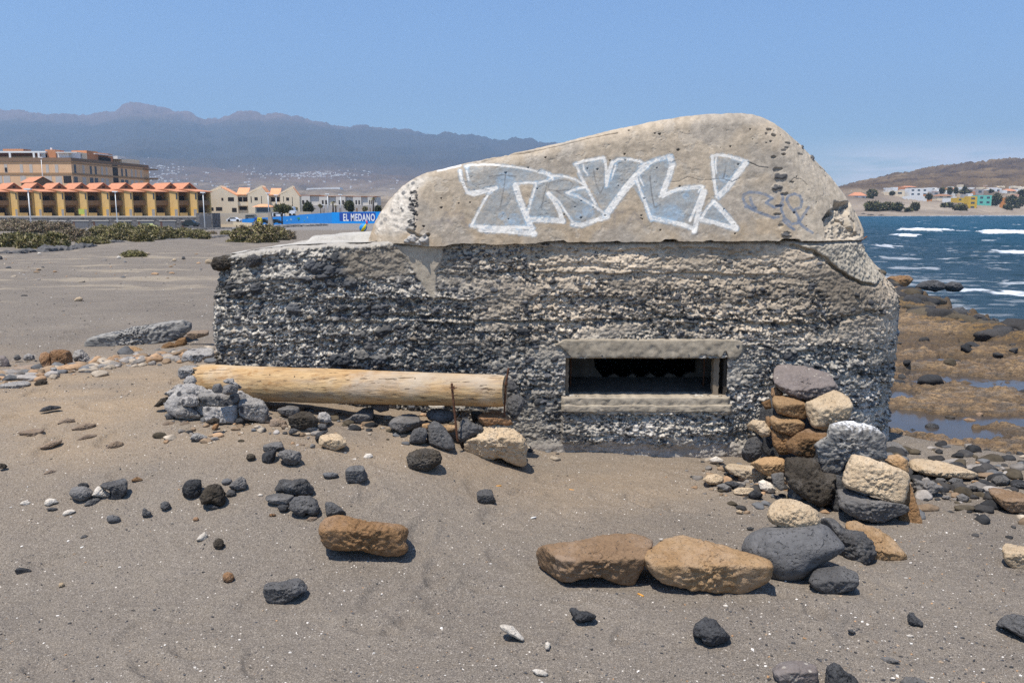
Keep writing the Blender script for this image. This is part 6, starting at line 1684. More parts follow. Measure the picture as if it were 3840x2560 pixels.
    R('H', [(205,575),(215,545),(250,530),(300,545),(308,580),(270,592),(220,592)], 'mortar', 'small whitish lump behind the broad brown rock', None, 2.8,0.9, amp=0.08, group=g3)
    R('H', [(118,565),(140,540),(165,538),(188,575),(160,592),(130,588)], 'grey', 'small pointed grey stone behind the broad brown rock', None, 3,0.9, amp=0.06, group=g3)
    R('H', [(640,560),(660,510),(720,495),(770,540),(800,590),(740,640),(670,620)], 'mortar', 'pale crumbled concrete between orange rock and broken slab', None, 2.8,0.9, amp=0.11, group=g3, lumps=0.6)
    R('H', [(780,600),(830,570),(900,580),(890,620),(800,630)], 'tandark', 'brown shaded stone at the low end of the broken slab', None, 3,0.9, amp=0.06, group=g3)
    R('H', [(380,740),(440,700),(520,700),(560,740),(500,770),(420,765)], 'dusty', 'brown dusty rubble stone before the orange rocks', None, 3,0.7, amp=0.10, group=g3)
    R('H', [(440,660),(480,650),(540,690),(520,715),(460,700)], 'mortar', 'small mortar stone before the big orange rock', None, 3,0.8, amp=0.08, group=g3)
    R('H', [(138,1195),(240,1168),(330,1170),(392,1182),(350,1240),(290,1262),(240,1255),(150,1222)], 'dusty', 'largest of the half buried brown rocks', None, 4,0.6,0.35, amp=0.05, sink=0.01)
    R('H', [(495,1135),(540,1100),(590,1085),(645,1092),(668,1115),(600,1137)], 'dusty', 'half buried brown rock uphill of the folded ones', None, 3.2,0.6, amp=0.05, sink=0.01)
    R('H', [(618,1185),(700,1150),(760,1128),(850,1138),(830,1165),(780,1192),(690,1208)], 'dusty', 'upper of two parallel half buried brown ridges', None, 3.4,0.6, amp=0.06, sink=0.008)
    R('H', [(668,1282),(720,1248),(770,1228),(855,1232),(860,1250),(760,1268),(700,1285)], 'dusty', 'lower of two parallel half buried brown ridges', None, 3.4,0.6, amp=0.05, sink=0.008)
    R('H', [(908,1375),(950,1325),(1020,1288),(1085,1300),(1092,1325),(1030,1355),(940,1392)], 'dusty', 'half buried brown rock lowest and closest to the bench', None, 3.4,0.6, amp=0.06, sink=0.008)
    R('H', [(338,1352),(400,1315),(460,1285),(552,1278),(540,1305),(450,1345),(380,1362)], 'dusty', 'long half buried brown ridge below the largest one', None, 3.4,0.6, amp=0.06, sink=0.008)
    R('H', [(338,1045),(380,1005),(440,988),(520,990),(570,1002),(500,1022),(400,1040)], 'black', 'dark rock crest breaking through the sand', None, 3.2,0.7, amp=0.06)
    R('H', [(648,68),(670,40),(705,30),(735,45),(728,60),(690,72)], 'cream', 'cream stone alone on the distant sand', None, 3,0.9)
    R('H', [(178,22),(200,12),(245,14),(245,24),(200,30)], 'black', 'small black stone on the distant sand', None, 3,0.9)
    # far sand stones
    R('L', [(408,1325),(430,1312),(460,1322),(455,1336),(420,1336)], 'white', 'white stone before the scrub dunes', None, 3,0.9)
    R('L', [(-10,1395),(0,1345),(25,1360),(32,1390)], 'black', 'dark stone before the dunes at the picture edge', None, 3,0.9)
    R('L', [(1282,1372),(1300,1350),(1335,1362),(1335,1382),(1300,1385)], 'white', 'white stone beside the little green tuft', None, 3,0.9)
    R('L', [(1585,1340),(1600,1318),(1640,1315),(1662,1330),(1640,1345)], 'cream', 'pale stone on the other side of the little green tuft', None, 3,0.9)
    R('L', [(1895,1400),(1910,1382),(1945,1385),(1948,1405),(1920,1412)], 'cream', 'tan stone east of the little tuft', None, 3,0.9)
    R('L', [(2000,1385),(2010,1352),(2030,1355),(2050,1385),(2020,1392)], 'basalt', 'grey stone beyond the tan one', None, 3,0.9)
    R('L', [(2262,1440),(2262,1400),(2300,1385),(2352,1395),(2352,1440)], 'cream', 'squarish tan stone behind the bunker corner', None, 3,0.9)
    R('S', [(790,992),(800,965),(850,958),(905,962),(905,975),(870,1005),(825,1018),(800,1010)], 'brownlava', 'big brown grey cobble bedded at the top corner of the bunker', 5.60,2.8,0.9, amp=0.03, name='embedded_cobble')
    R('S', [(918,985),(930,960),(955,952),(985,965),(980,985),(955,1000),(925,1002)], 'basalt', 'second cobble bedded on the bunker top edge', 5.50,2.6,0.9, amp=0.03, name='embedded_cobble')
    # boulders by the sea
    gs = 'wave washed rocks on the shore'
    for poly, kd, lb, Yv in [([(430,90),(470,70),(600,65),(640,90),(600,140),(540,155),(470,140)], 'tandark', 'flat topped brown boulder nearest the bunker on the shore', 40),
                             ([(440,140),(540,150),(590,180),(580,240),(500,270),(430,240)], 'tandark', 'ochre stained rock below the flat topped boulder', 36),
                             ([(640,155),(700,110),(780,100),(860,115),(880,160),(800,185),(700,165)], 'black', 'west end of the long black reef in the foam', 39),
                             ([(860,130),(920,110),(980,120),(1015,155),(980,180),(880,178)], 'black', 'east end of the long black reef in the foam', 38.5),
                             ([(715,235),(740,215),(830,220),(890,245),(880,275),(790,285),(730,260)], 'brownlava', 'weedy brown rock at the edge of the foam', 33),
                             ([(630,270),(700,250),(790,270),(850,310),(800,340),(700,320)], 'brownlava', 'weed covered hump behind the ochre rocks', 31),
                             ([(890,330),(930,300),(1000,300),(1070,340),(1080,390),(1000,380),(900,360)], 'black', 'black rock in the middle of the shore line', 28.5),
                             ([(1060,380),(1100,350),(1160,360),(1190,400),(1150,440),(1080,420)], 'black', 'black rock next to the shore pool', 26.5),
                             ([(1190,400),(1220,375),(1260,385),(1270,415),(1220,425)], 'black', 'lone black rock in the shallow water', 26.5),
                             ([(1390,440),(1430,428),(1500,440),(1500,470),(1400,460)], 'brownlava', 'dark ledge at the water by the picture edge', 25.5)]:
        R('R', poly, kd, lb, Yv, 3,1.0, amp=0.08, group=gs, facets=2, sub=5)
    for poly, kd, lb in [([(720,1165),(760,1145),(820,1160),(830,1185),(770,1195),(725,1185)], 'black', 'black stone standing in the big tide pool'),([(868,1100),(900,1092),(950,1105),(920,1125),(875,1120)], 'brownlava', 'small brown stone in the big tide pool'),
                         ([(575,1320),(620,1300),(685,1305),(690,1335),(600,1340)], 'black', 'flat dark stone between the two near pools'),([(605,1200),(630,1185),(655,1200),(635,1215)], 'black', 'small dark stone at the bunker side of the big pool'),
                         ([(785,1335),(820,1325),(855,1340),(830,1355),(790,1352)], 'orange', 'orange stone under water of the nearest pool'),([(1000,1120),(1040,1110),(1110,1125),(1080,1142),(1010,1140)], 'slabtan', 'flat tan stone just breaking the big pool'),
                         ([(1075,1085),(1120,1068),(1155,1080),(1140,1105),(1090,1105)], 'slabtan', 'tan stone on the far side of the big pool')]:
        ox, oy, k = CROP['R']; yb = max(q[1] for q in poly)
        p_ = atz(ox + poly[0][0] / k, oy + yb / k, POOL_Z)
        R('R', poly, kd, lb, p_[1] + 0.15,2.8,0.9, amp=0.06, group='stones in the tide pools')


def make_grit():
    """countless shell fragments and gravel"""
    D, f0 = ico(1)
    n = 9000
    V = []; C = []; Fc = []
    b = 0
    for i in range(n):
        if i < 4800:
            x = RS.uniform(-60,3900); y = 2600 - 1000 * RS.rand() ** 1.35
        elif i < 6200:
            x = RS.uniform(2650,3840); y = RS.uniform(1780,2600)
        else:
            x = RS.uniform(-50,1400); y = RS.uniform(1010,1700)
        d = ray(x, y); t = -H / d[2]; p = np.array([0,0, H]) + d * t
        if p[1] > 5.35 and x > 790: continue
        if p[1] > 30: continue
        z = float(gz(p[0], p[1])); p = np.array([p[0], p[1], z])
        s = (0.0014 + 0.0042 * RS.rand() ** 5) * (1 if i < 4800 else 1.25) * (1 + 0.10 * max(0, p[1] - 5))
        q = RS.rand()
        if q < 0.18: g = RS.uniform(0.45,0.8); c = (g, g * 0.93, g * 0.83)
        elif q < 0.80: g = RS.uniform(0.03,0.09); c = (g, g, g * 1.05)
        elif q < 0.93: g = RS.uniform(0.2,0.4); c = (g, g * 0.75, g * 0.52)
        else: g = RS.uniform(0.3,0.5); c = (g, g * 0.6, g * 0.32)
        sc_ = s * np.array([RS.uniform(0.8,1.7), RS.uniform(0.6,1.3), RS.uniform(0.35,0.8)])
        a = RS.uniform(0, PI); ca, sa = math.cos(a), math.sin(a)
        v = D * sc_ * (1 + 0.25 * RS.normal(size=(len(D),1)))
        v = np.stack([v[:, 0] * ca - v[:, 1] * sa, v[:, 0] * sa + v[:, 1] * ca, v[:, 2]],-1) + p + [0,0, s * 0.25]
        V.append(v); C.append(np.broadcast_to(c, (len(D),3))); Fc.append(f0 + b); b += len(D)
    me = mesh_from_arrays('shell_grit', np.concatenate(V), np.concatenate(Fc),[mat_vcol('grit', 300,0.001,0.3,0.8,0.1)], np.concatenate(C), smooth=False)
    tag(mobj('shell_grit', me), kind='stuff')
    # twigs and filters of smoked cigarettes
    org = plain('cork_tip', (0.62,0.30,0.06),0.8,0.1); wh = plain('paper_white', (0.75,0.73,0.68),0.8,0.05)
    for x, y, a, m_, lb in [(1400 + 1105 / 2.352,1400 + 997 / 2.352,0.3, org, 'orange cigarette end near the lone grey rock'),(1400 + 1750 / 2.352,1400 + 1032 / 2.352,-0.5, org, 'orange cigarette end below the bunker foot, beside another'),
                          (1400 + 1847 / 2.352,1400 + 1040 / 2.352,-0.4, org, 'orange cigarette end with a white tip of two below the bunker foot'),(1900 + 788 / 1.568,1850 + 600 / 1.568,-0.9, org, 'orange cigarette end beneath the two sandstone slabs'),
                          (1400 + 1412 / 2.352,1400 + 1276 / 2.352,0.5, wh, 'white cigarette stub on the sand above the brown slab'),(740 / 2.352,1700 + 830 / 2.352,0.9, wh, 'white and orange cigarette stub on the west sand')]:
        p = hit(x, y); L = 0.016; d_ = np.array([math.cos(a) * L, math.sin(a) * L, 0.0])
        m = MB(); m.tube([p - d_ + [0,0,0.004], p + [0,0,0.0045], p + d_ + [0,0,0.004]],0.0042,8)
        o = m.build('cigarette_end', m_, None, p, True); tag(o, lb, 'cigarette end', 'cigarette ends in the sand')
    red = plain('red_plastic', (0.55,0.02,0.02),0.5,0.05)
    p = hit(500 + 1030 / 2.138,1300 + 674 / 2.138); m = MB()
    m.tube([p + [-0.012,0,0.006], p + [0.012,0,0.007]],0.008,10,0.006)
    tag(m.build('bottle_cap', red, None, p, True), 'tiny red plastic cap on the sand below the log', 'bottle cap')


def rubble(name, pts, n, smin, smax, cols, spread, label, cat, sink=0.2, zf=None, seed=1):
    """many small broken stones strewn along a line on the ground"""
    rs = np.random.RandomState(seed); D, f0 = ico(3); V = []; C = []; Fc = []; b = 0; org = None
    P = [np.array(p, float) for p in pts]
    L = np.array([0] + [np.linalg.norm(q - p) for p, q in zip(P[:-1], P[1:])]).cumsum()
    for i in range(n):
        t = rs.uniform(0, L[-1]); c = np.array([np.interp(t, L, [p[k] for p in P]) for k in (0,1)]) + rs.normal(size=2) * spread
        s = smin + (smax - smin) * rs.rand() ** 2.2
        z = float(gz(c[0], c[1])) if zf is None else float(zf(c[0], c[1]))
        w_ = rs.normal(size=(10,3)); w_ /= np.linalg.norm(w_, axis=1)[:, None]
        r = np.min([np.where(D @ q > 0.05, rs.uniform(0.6,1.0) / np.clip(D @ q, 0.05,1),9) for q in w_] + [np.full(len(D),1.15)], axis=0)
        r = r * (1 + 0.10 * fbm(D[:, 0] * 2.5 + i, D[:, 1] * 2.5, D[:, 2] * 2.5, octaves=3, seed=i % 50))
        v = D * r[:, None] * s * np.array([rs.uniform(0.9,1.6), rs.uniform(0.8,1.3), rs.uniform(0.5,0.9)])
        p_ = np.array([c[0], c[1], z + s * (0.35 - sink)])
        if org is None: org = p_
        V.append(v + p_ - org); C.append(np.broadcast_to(np.array(cols[rs.randint(len(cols))]) * rs.uniform(0.75,1.25),(len(D),3))); Fc.append(f0 + b); b += len(D)
    me = mesh_from_arrays(name, np.concatenate(V), np.concatenate(Fc),[mat_vcol('rubble_' + name, 30,0.008,0.8,0.9,0.6)], np.concatenate(C))
    tag(mobj(name, me, None, org), kind='stuff')


def make_rubble():
    dk = [(0.035,0.035,0.036),(0.055,0.052,0.05),(0.08,0.065,0.045)]
    mx = [(0.30,0.27,0.24),(0.34,0.22,0.13),(0.13,0.13,0.13),(0.24,0.17,0.11),(0.36,0.30,0.23),(0.20,0.18,0.16)]
    sz = lambda x, y: float(shelf_z(np.array([x]), np.array([y]))[0])
    ys = np.linspace(23.5,47,12); e = [(float(shore_x(y)) - 0.6, y, 0) for y in ys]
    rubble('reef_rubble', [(13.2,22.6,0)] + e, 210,0.10,0.42, dk, 0.45, None, None, 0.25, lambda x, y: min(sz(x, y),-1.9),3)
    rubble('reef_rubble', [(6.5,16,0),(9,20,0),(12.5,23,0)],50,0.05,0.18, dk, 1.6, None, None, 0.2, sz, 4)
    a = [hit(x, y)[:2] for x, y in ((3400,1800),(3560,1805),(3700,1790),(3860,1800))]
    rubble('shingle', a, 330,0.012,0.06, dk * 2 + mx, 0.40, None, None, 0.2, None, 5)
    a = [hit(x, y)[:2] for x, y in ((-80,1440),(150,1410),(300,1385),(480,1355),(700,1350),(790,1330))]
    rubble('loose_rubble', a, 420,0.012,0.060, mx, 0.15, None, None, 0.2, None, 6)
    a = [hit(x, y)[:2] for x, y in ((660,1590),(900,1590),(1200,1600),(1500,1590),(2000,1680))]
    rubble('loose_gravel', a, 260,0.008,0.03, mx + dk, 0.14, None, None, 0.2, None, 7)
    a = [hit(x, y)[:2] for x, y in ((2700,1760),(2850,1820),(3000,1900))]
    rubble('loose_gravel', a, 160,0.008,0.035, mx + dk, 0.16, None, None, 0.2, None, 8)
    a = [hit(x, y)[:2] for x, y in ((-100,1000),(500,1010),(900,985))]
    rubble('loose_gravel', a, 130,0.02,0.07, mx, 3.2, None, None, 0.2, None, 9)


def make_log():
    org = at(1320,1450,5.2)
    root = empty('log_bench', org); tag(root, 'long peeled pale timber log lying on stones before the bunker as a bench', 'log')
    s = N('bleached_timber')
    co = s.coord('Object', (1.0,6.5,6.5)); cof = s.coord('Object', (2.0,28,28)); c0 = s.coord('Object')
    n1 = s.ramp(s.noise(co, 2.2,7,0.7,0.6),[(0.35,0.0),(0.65,1.0)])
    c = s.mix(n1,(0.56,0.39,0.20),(0.43,0.26,0.115))
    n2 = s.ramp(s.noise(cof, 2.0,6,0.7),[(0.48,0.0),(0.62,1.0)])
    c = s.mix(s.math('MULTIPLY', n2,0.65), c, (0.27,0.17,0.09))
    n3 = s.ramp(s.noise(c0,3.2,5,0.65),[(0.52,0.0),(0.68,1.0)])
    c = s.mix(s.math('MULTIPLY', n3,0.45), c, (0.62,0.54,0.43))
    n4 = s.ramp(s.noise(s.coord('Object', (1.0,2,2)),9.0,6,0.75),[(0.56,0.0),(0.66,1.0)])
    c = s.mix(s.math('MULTIPLY', n4,0.8), c, (0.30,0.15,0.05))
    gr = s.noise(s.coord('Object', (1.4,5,5)),1.1,4,0.6)
    c = s.mix(s.math('MULTIPLY', s.ramp(gr, [(0.48,0.0),(0.60,1.0)]),0.5), c, (0.36,0.31,0.25))
    ck = s.ramp(s.noise(s.coord('Object', (0.8,40,40)),2.2,3,0.5,0.2),[(0.325,1.0),(0.35,0.0)])
    c = s.mix(s.math('MULTIPLY', ck, 0.8), c, (0.08,0.05,0.03))
    b = s.bump(s.math('SUBTRACT', s.noise(cof, 3,6,0.75), ck),0.7,0.007)
    m_ = s.bsdf(c, 0.75, b, 0.3)
    # centre line and radius from west to east
    A = at(745,1432,5.32); B = at(1893,1466,4.98)
    n = 220; k = 96
    t = np.linspace(0,1, n); a = np.linspace(0,2 * PI, k, endpoint=False)
    T, An = np.meshgrid(t, a, indexing='ij')
    r = np.interp(t, [0,0.03,0.1,0.5,1.0],[0.112,0.118,0.116,0.108,0.098]) + 0.0015 * perlin(t * 20, t * 0, seed=601)
    ax = (B - A) / np.linalg.norm(B - A); u = np.cross(ax, [0,0,1.0]); u /= np.linalg.norm(u); w_ = np.cross(u, ax)
    R_ = r[:, None] * (1 + 0.03 * perlin(T * 3, np.cos(An), np.sin(An), seed=603)) + 0.0018 * fbm(T * 14, np.cos(An) * 8, np.sin(An) * 8, octaves=3, seed=605)
    crack = perlin(T * 4, An * 7, seed=607)
    R_ = R_ - 0.004 * sstep(0.03,0.0, np.abs(crack)) * sstep(0.0,0.3, perlin(T * 3, An * 1.3, seed=609))
    # drying split near the west end and small nail holes
    ends = sstep(0.012,0.0,1 - T) * 0.006
    R_ = R_ - ends
    jag = 0.05 * perlin(np.cos(An[0]) * 4, np.sin(An[0]) * 4, seed=611) + 0.03 * np.abs(perlin(np.cos(An[0]) * 14, np.sin(An[0]) * 14, seed=613))
    L = np.linalg.norm(B - A)
    along = T * L
    along[:8, :] += np.linspace(1,0,8)[:, None] * jag[None, :]
    along = np.maximum.accumulate(along, axis=0)
    P = A + ax * along[..., None] + u * (R_ * np.cos(An))[..., None] + w_ * (R_ * np.sin(An))[..., None]
    P = P.reshape(-1,3)
    f = grid_faces(k, n, wrap=True)
    me = mesh_from_arrays('trunk', P - org, f, [m_]); mobj('trunk', me, root)
    # end grain
    s = N('end_grain'); co = s.coord('Object')
    c = s.mix(s.noise(co, 18,6,0.7),(0.50,0.40,0.27),(0.30,0.21,0.12)); eg = s.bsdf(c, 0.85, s.bump(s.noise(co, 40,5,0.7),0.5,0.004),0.2)
    for which, idx in (('e', slice((n - 1) * k, n * k)),('w', slice(0, k))):
        ring = P[idx]; cen = ring.mean(0) + (ax * 0.002 if which == 'e' else ax * 0.03)
        vs = [cen] + [cen + (q - cen) * 0.5 + ax * 0.003 * math.sin(i) for i, q in enumerate(ring)] + [q for q in ring]
        fs = [(0,1 + (i + 1) % k, 1 + i) for i in range(k)]
        fs2 = [(1 + i, 1 + (i + 1) % k, 1 + k + (i + 1) % k, 1 + k + i) for i in range(k)]
        mb = MB(); mb.add(vs, fs + fs2); mb.build('end_grain', eg, root, org, True)
    # nail holes, dark plugs
    dk = plain('nail_hole', (0.03,0.025,0.02),0.9)
    for x, y in [(1008 - 115,1400),(1016,1405),(1106,1410),(1555,1420)]:
        d = ray(x, y); o_ = np.array([0,0, H])
        # nearest surface point of the log along that line
        best = None
        for q in P.reshape(n, k, 3)[::2].reshape(-1,3):
            v = q - o_; tt = v @ d / (d @ d); dist = np.linalg.norm(v - d * tt)
            if best is None or dist + 0.02 * tt < best[0]: best = (dist + 0.02 * tt, q)
        q = best[1]; cl = A + ax * ((q - A) @ ax); nn = (q - cl) / np.linalg.norm(q - cl)
        mb = MB(); mb.tube([q - nn * 0.01, q + nn * 0.0008],0.0045,10); mb.build('nail_hole', dk, root, org, True)
    # rusty bars that hold it
    rust = plain('rusty_bar', (0.115,0.055,0.032),0.95,0.55,0.2,60)
    b0 = at(1694,1436,4.86); b1 = at(1700,1500,4.86); b2 = at(1716,1655,4.86)
    r1 = empty('rebar_stake', b2); tag(r1, 'rusty ribbed steel stake leaning before the log with a wire twist', 'steel stake', 'rusty stakes holding the log')
    pts = [lerp(b0, b1, q) for q in np.linspace(0,1,12, endpoint=False)] + [lerp(b1, b2, q) for q in np.linspace(0,1,40)]
    mb = MB(); mb.tube(pts, [0.0062 + 0.0016 * (i % 2) for i in range(len(pts))],8,[0.0062 + 0.0016 * (i % 2) for i in range(len(pts))]); mb.build('bar', rust, r1, b2, True)
    c_ = at(1698,1455,4.855); mb = MB()
    mb.tube([c_ + [0.012 * math.cos(q) - 0.002,0.012 * math.sin(q),0.0016 * q - 0.006] for q in np.linspace(0,4 * PI, 26)],0.0022,6)
    mb.tube([c_ + [-0.014,0,0.0], c_ + [-0.022,-0.004,0.004]],0.0022,6); mb.tube([c_ + [0.0,0,0.001], c_ + [0.026,-0.004,0.004]],0.003,6)
    mb.build('wire_twist', rust, r1, b2, True)
    b0 = at(1907,1380,4.93); b1 = at(1897,1440,4.93); b2 = at(1890,1570,4.95)
    r2 = empty('rebar_stake', b2); tag(r2, 'thin rusty steel stake standing at the sawn log end', 'steel stake', 'rusty stakes holding the log')
    pts = [lerp(b0, b1, q) for q in np.linspace(0,1,12, endpoint=False)] + [lerp(b1, b2, q) for q in np.linspace(0,1,30)]
    mb = MB(); rr = [0.0055 + 0.0014 * (i % 2) for i in range(len(pts))]; mb.tube(pts, rr, 8, rr); mb.build('bar', rust, r2, b2, True)
    c_ = at(1897,1441,4.925); mb = MB(); mb.tube([c_ + [0.010 * math.cos(q),0.010 * math.sin(q),0.0015 * q - 0.005] for q in np.linspace(0,4 * PI, 26)],0.002,6); mb.build('wire_twist', rust, r2, b2, True)
# ------------------------------------------------------------------ vegetation
def leaf_mat(name, rough=0.8):
    s = N(name)
    c = s.n('Attribute', attribute_name='Col').outputs['Color']
    return s.bsdf(c, rough, None, 0.15)


def cards(rs, cen, rad, n, size, cols, hollow=0.35, up=0.3, flat=0.0):
    """n small leaf clumps through an ellipsoid; returns verts, faces, colours"""
    d = rs.normal(size=(n, 3)); d /= np.linalg.norm(d, axis=1)[:, None]
    r = (hollow + (1 - hollow) * rs.rand(n)) ** 0.6
    P = d * r[:, None] * (0.78 + 0.42 * fbm(d[:, 0] * 2.3 + rs.rand() * 9, d[:, 1] * 2.3, d[:, 2] * 2.3, octaves=3, seed=int(rs.randint(90)))[:, None] + 0.15)
    P = P * np.array(rad) + np.array(cen)
    a = rs.normal(size=(n, 3)); a[:, 2] += up * 2; a /= np.linalg.norm(a, axis=1)[:, None]
    b = np.cross(a, rs.normal(size=(n, 3))); b /= np.linalg.norm(b, axis=1)[:, None]
    s = size * (0.5 + rs.rand(n))[:, None]
    V = np.stack([P - b * s * 0.35, P + b * s * 0.35, P + a * s * 1.3 + b * s * 0.1],1).reshape(-1,3)
    f = np.arange(3 * n).reshape(-1,3)
    c = np.array(cols)[rs.randint(len(cols), size=n)] * (0.72 + 0.6 * rs.rand(n, 1))
    # clumps: light and dark
    cl = fbm(P[:, 0] / rad[0] * 3, P[:, 1] / rad[1] * 3, P[:, 2] / rad[2] * 3, octaves=2, seed=7)
    c = c * (1 + 0.45 * cl[:, None])
    return V, f, np.repeat(np.clip(c, 0.004,0.6),3, axis=0)


GREEN = [(0.20,0.185,0.07),(0.27,0.23,0.11),(0.15,0.14,0.06),(0.34,0.28,0.17)]
BROWN = [(0.28,0.21,0.14),(0.19,0.15,0.105),(0.37,0.29,0.20),(0.17,0.155,0.085)]
DKG = [(0.06,0.068,0.032),(0.085,0.09,0.042),(0.05,0.055,0.03),(0.12,0.115,0.055)]


def scrub(boxes, label, cols, n=2600, size=0.16, seed=1, name='scrub_bush', grp='scrub on the dunes', Yb=None):
    """low bush made of several mounds; boxes in picture units"""
    rs = np.random.RandomState(seed); Vs, Fs, Cs = [],[],[]; b = 0; o0 = None
    for x0, y0, x1, y1 in boxes:
        g = hit((x0 + x1) / 2, y1)
        if Yb: g = at((x0 + x1) / 2, y1, Yb)
        k = g[1] / F
        rad = ((x1 - x0) * k / 2 * 1.08,(x1 - x0) * k / 2 * 0.7,(y1 - y0) * k * 0.80)
        cen = g + np.array([0, rad[1] * 0.8,(y1 - y0) * k * 0.28])
        if o0 is None: o0 = g.copy()
        V, f, c = cards(rs, cen, rad, int(n * 2.6), size * 0.52, cols, 0.62)
        V[:, 2] = np.maximum(V[:, 2], g[2] - 0.15)
        Vs.append(V); Fs.append(f + b); Cs.append(c); b += len(V)
    me = mesh_from_arrays(name, np.concatenate(Vs) - o0, np.concatenate(Fs),[MATS['leaf']], np.concatenate(Cs), smooth=False)
    o = mobj(name, me, None, o0); tag(o, label, 'bush', grp); return o


def tree(x, y0, y1, xw, yb, Y, label, cols, n=1500, name='tree', trunk=0.12, lean=0.0, grp='small trees before the white houses', size=0.30):
    """crown box x+-xw, y0..y1; foot at yb"""
    g = at(x, yb, Y); k = Y / F; rs = np.random.RandomState(int(x) + int(y0))
    root = empty(name, g); tag(root, label, 'tree', grp)
    top = at(x + lean, (y0 + y1) / 2, Y)
    h = top - g
    Vs, Fs, Cs = [],[],[]; b = 0
    R = np.array([xw * k, xw * k * 0.85,(y1 - y0) * k / 2])
    for i in range(6):
        o_ = rs.uniform(-0.5,0.5,3) * R if i else np.zeros(3)
        V, f, c = cards(rs, h + o_, R * (0.9 if i == 0 else rs.uniform(0.4,0.6)), n // 3 if i else n, size, cols, 0.3)
        Vs.append(V); Fs.append(f + b); Cs.append(c); b += len(V)
    me = mesh_from_arrays('crown', np.concatenate(Vs), np.concatenate(Fs),[MATS['leaf']], np.concatenate(Cs), smooth=False); mobj('crown', me, root)
    bark = plain('bark', (0.11,0.08,0.06),0.9,0.3)
    m = MB(); m.tube([(0,0,-0.4),(0.1 * trunk, 0, h[2] * 0.3),(h[0] * 0.5, h[1], h[2] * 0.6),(h[0], h[1], h[2])],[trunk, trunk * 0.85, trunk * 0.7, trunk * 0.35],8)
    for i in range(4):
        e = h + rs.uniform(-0.6,0.6,3) * R; st = np.array([h[0] * 0.5,0, h[2] * 0.55])
        m.tube([st, (st + e) / 2 + [0,0,0.1], e], trunk * 0.5,6, trunk * 0.15)
    m.build('trunk', bark, root, (0,0,0), True)
    return root


def palm(x, yt, yb, Y, label, cr=12):
    g = at(x, yb, Y); k = Y / F; rs = np.random.RandomState(int(x))
    root = empty('palm_tree', g); tag(root, label, 'palm tree', 'palms before the white houses')
    h = (yb - yt) * k; m = MB(); m.tube([(0,0,-0.3),(0.05,0, h * 0.5),(0.02,0, h)],[0.24,0.19,0.17],8)
    m.build('trunk', plain('palm_bark', (0.15,0.11,0.075),0.9,0.3), root, (0,0,0), True)
    V, Fc = [],[]; C = []
    L = cr * k
    for i in range(26):
        a = rs.uniform(0,2 * PI); e = rs.uniform(-0.3,1.1); n = 9
        for j in range(n):
            for sd in (-1,1):
                t = (j + 0.5) / n; d = L * t
                p = np.array([math.cos(a) * d * math.cos(e * (1 - t)), math.sin(a) * d * math.cos(e * (1 - t)), h + L * (math.sin(e) * t - 0.9 * t * t)])
                q = np.array([-math.sin(a), math.cos(a),-0.5]) * sd * L * 0.22 * (1 - 0.5 * t); dr = np.array([math.cos(a), math.sin(a),-0.6]) * L * 0.13
                b = len(V); V += [p, p + q + dr, p + dr * 0.9]; Fc.append((b, b + 1, b + 2)); cc = np.array(GREEN[i % 4]) * rs.uniform(0.6,1.2); C += [cc] * 3
    me = mesh_from_arrays('crown', np.array(V), np.array(Fc),[MATS['leaf']], np.array(C), smooth=False); mobj('crown', me, root)


# ------------------------------------------------------------------ town
def frame_M(C, theta):
    c, s = math.cos(theta), math.sin(theta)
    d1 = (c, s); d2 = (-s, c)
    return lambda a, b, z: (C[0] + a * d1[0] + b * d2[0], C[1] + a * d1[1] + b * d2[1], z)


def zpx(y, Y): return H + (785.0 - y) * Y / F


def tile_mat(name, c):
    s = N(name); co = s.coord('Object')
    wv = s.n('TexWave', wave_type='BANDS', bands_direction='X', ins={'Vector': s.coord('Object', (1,1,0.01),(0,0,0.66)), 'Scale': 1.6, 'Distortion': 0.4})
    f = s.ramp(s.noise(co, 2.5,5,0.7),[(0.3,0.0),(0.7,1.0)])
    cc = s.mix(f, tuple(x * 0.75 for x in c), tuple(min(1, x * 1.2) for x in c))
    return s.bsdf(cc, 0.85, s.bump(wv.outputs[0],0.5,0.05),0.2)


def stone_wall_mat():
    s = N('grey_stonework'); co = s.coord('Object')
    v = s.vor(s.coord('Object', (1,1,1.5)),1.6, out='Color')
    sp = s.n('SeparateColor'); s.t.links.new(v, sp.inputs[0])
    c = s.mix(sp.outputs[0],(0.10,0.09,0.085),(0.21,0.195,0.18))
    e = s.vor(s.coord('Object', (1,1,1.5)),1.6, 'DISTANCE_TO_EDGE')
    c = s.mix(s.ramp(e, [(0.0,1.0),(0.06,0.0)]), c, (0.26,0.24,0.22))
    return s.bsdf(c, 0.95, None, 0.1)


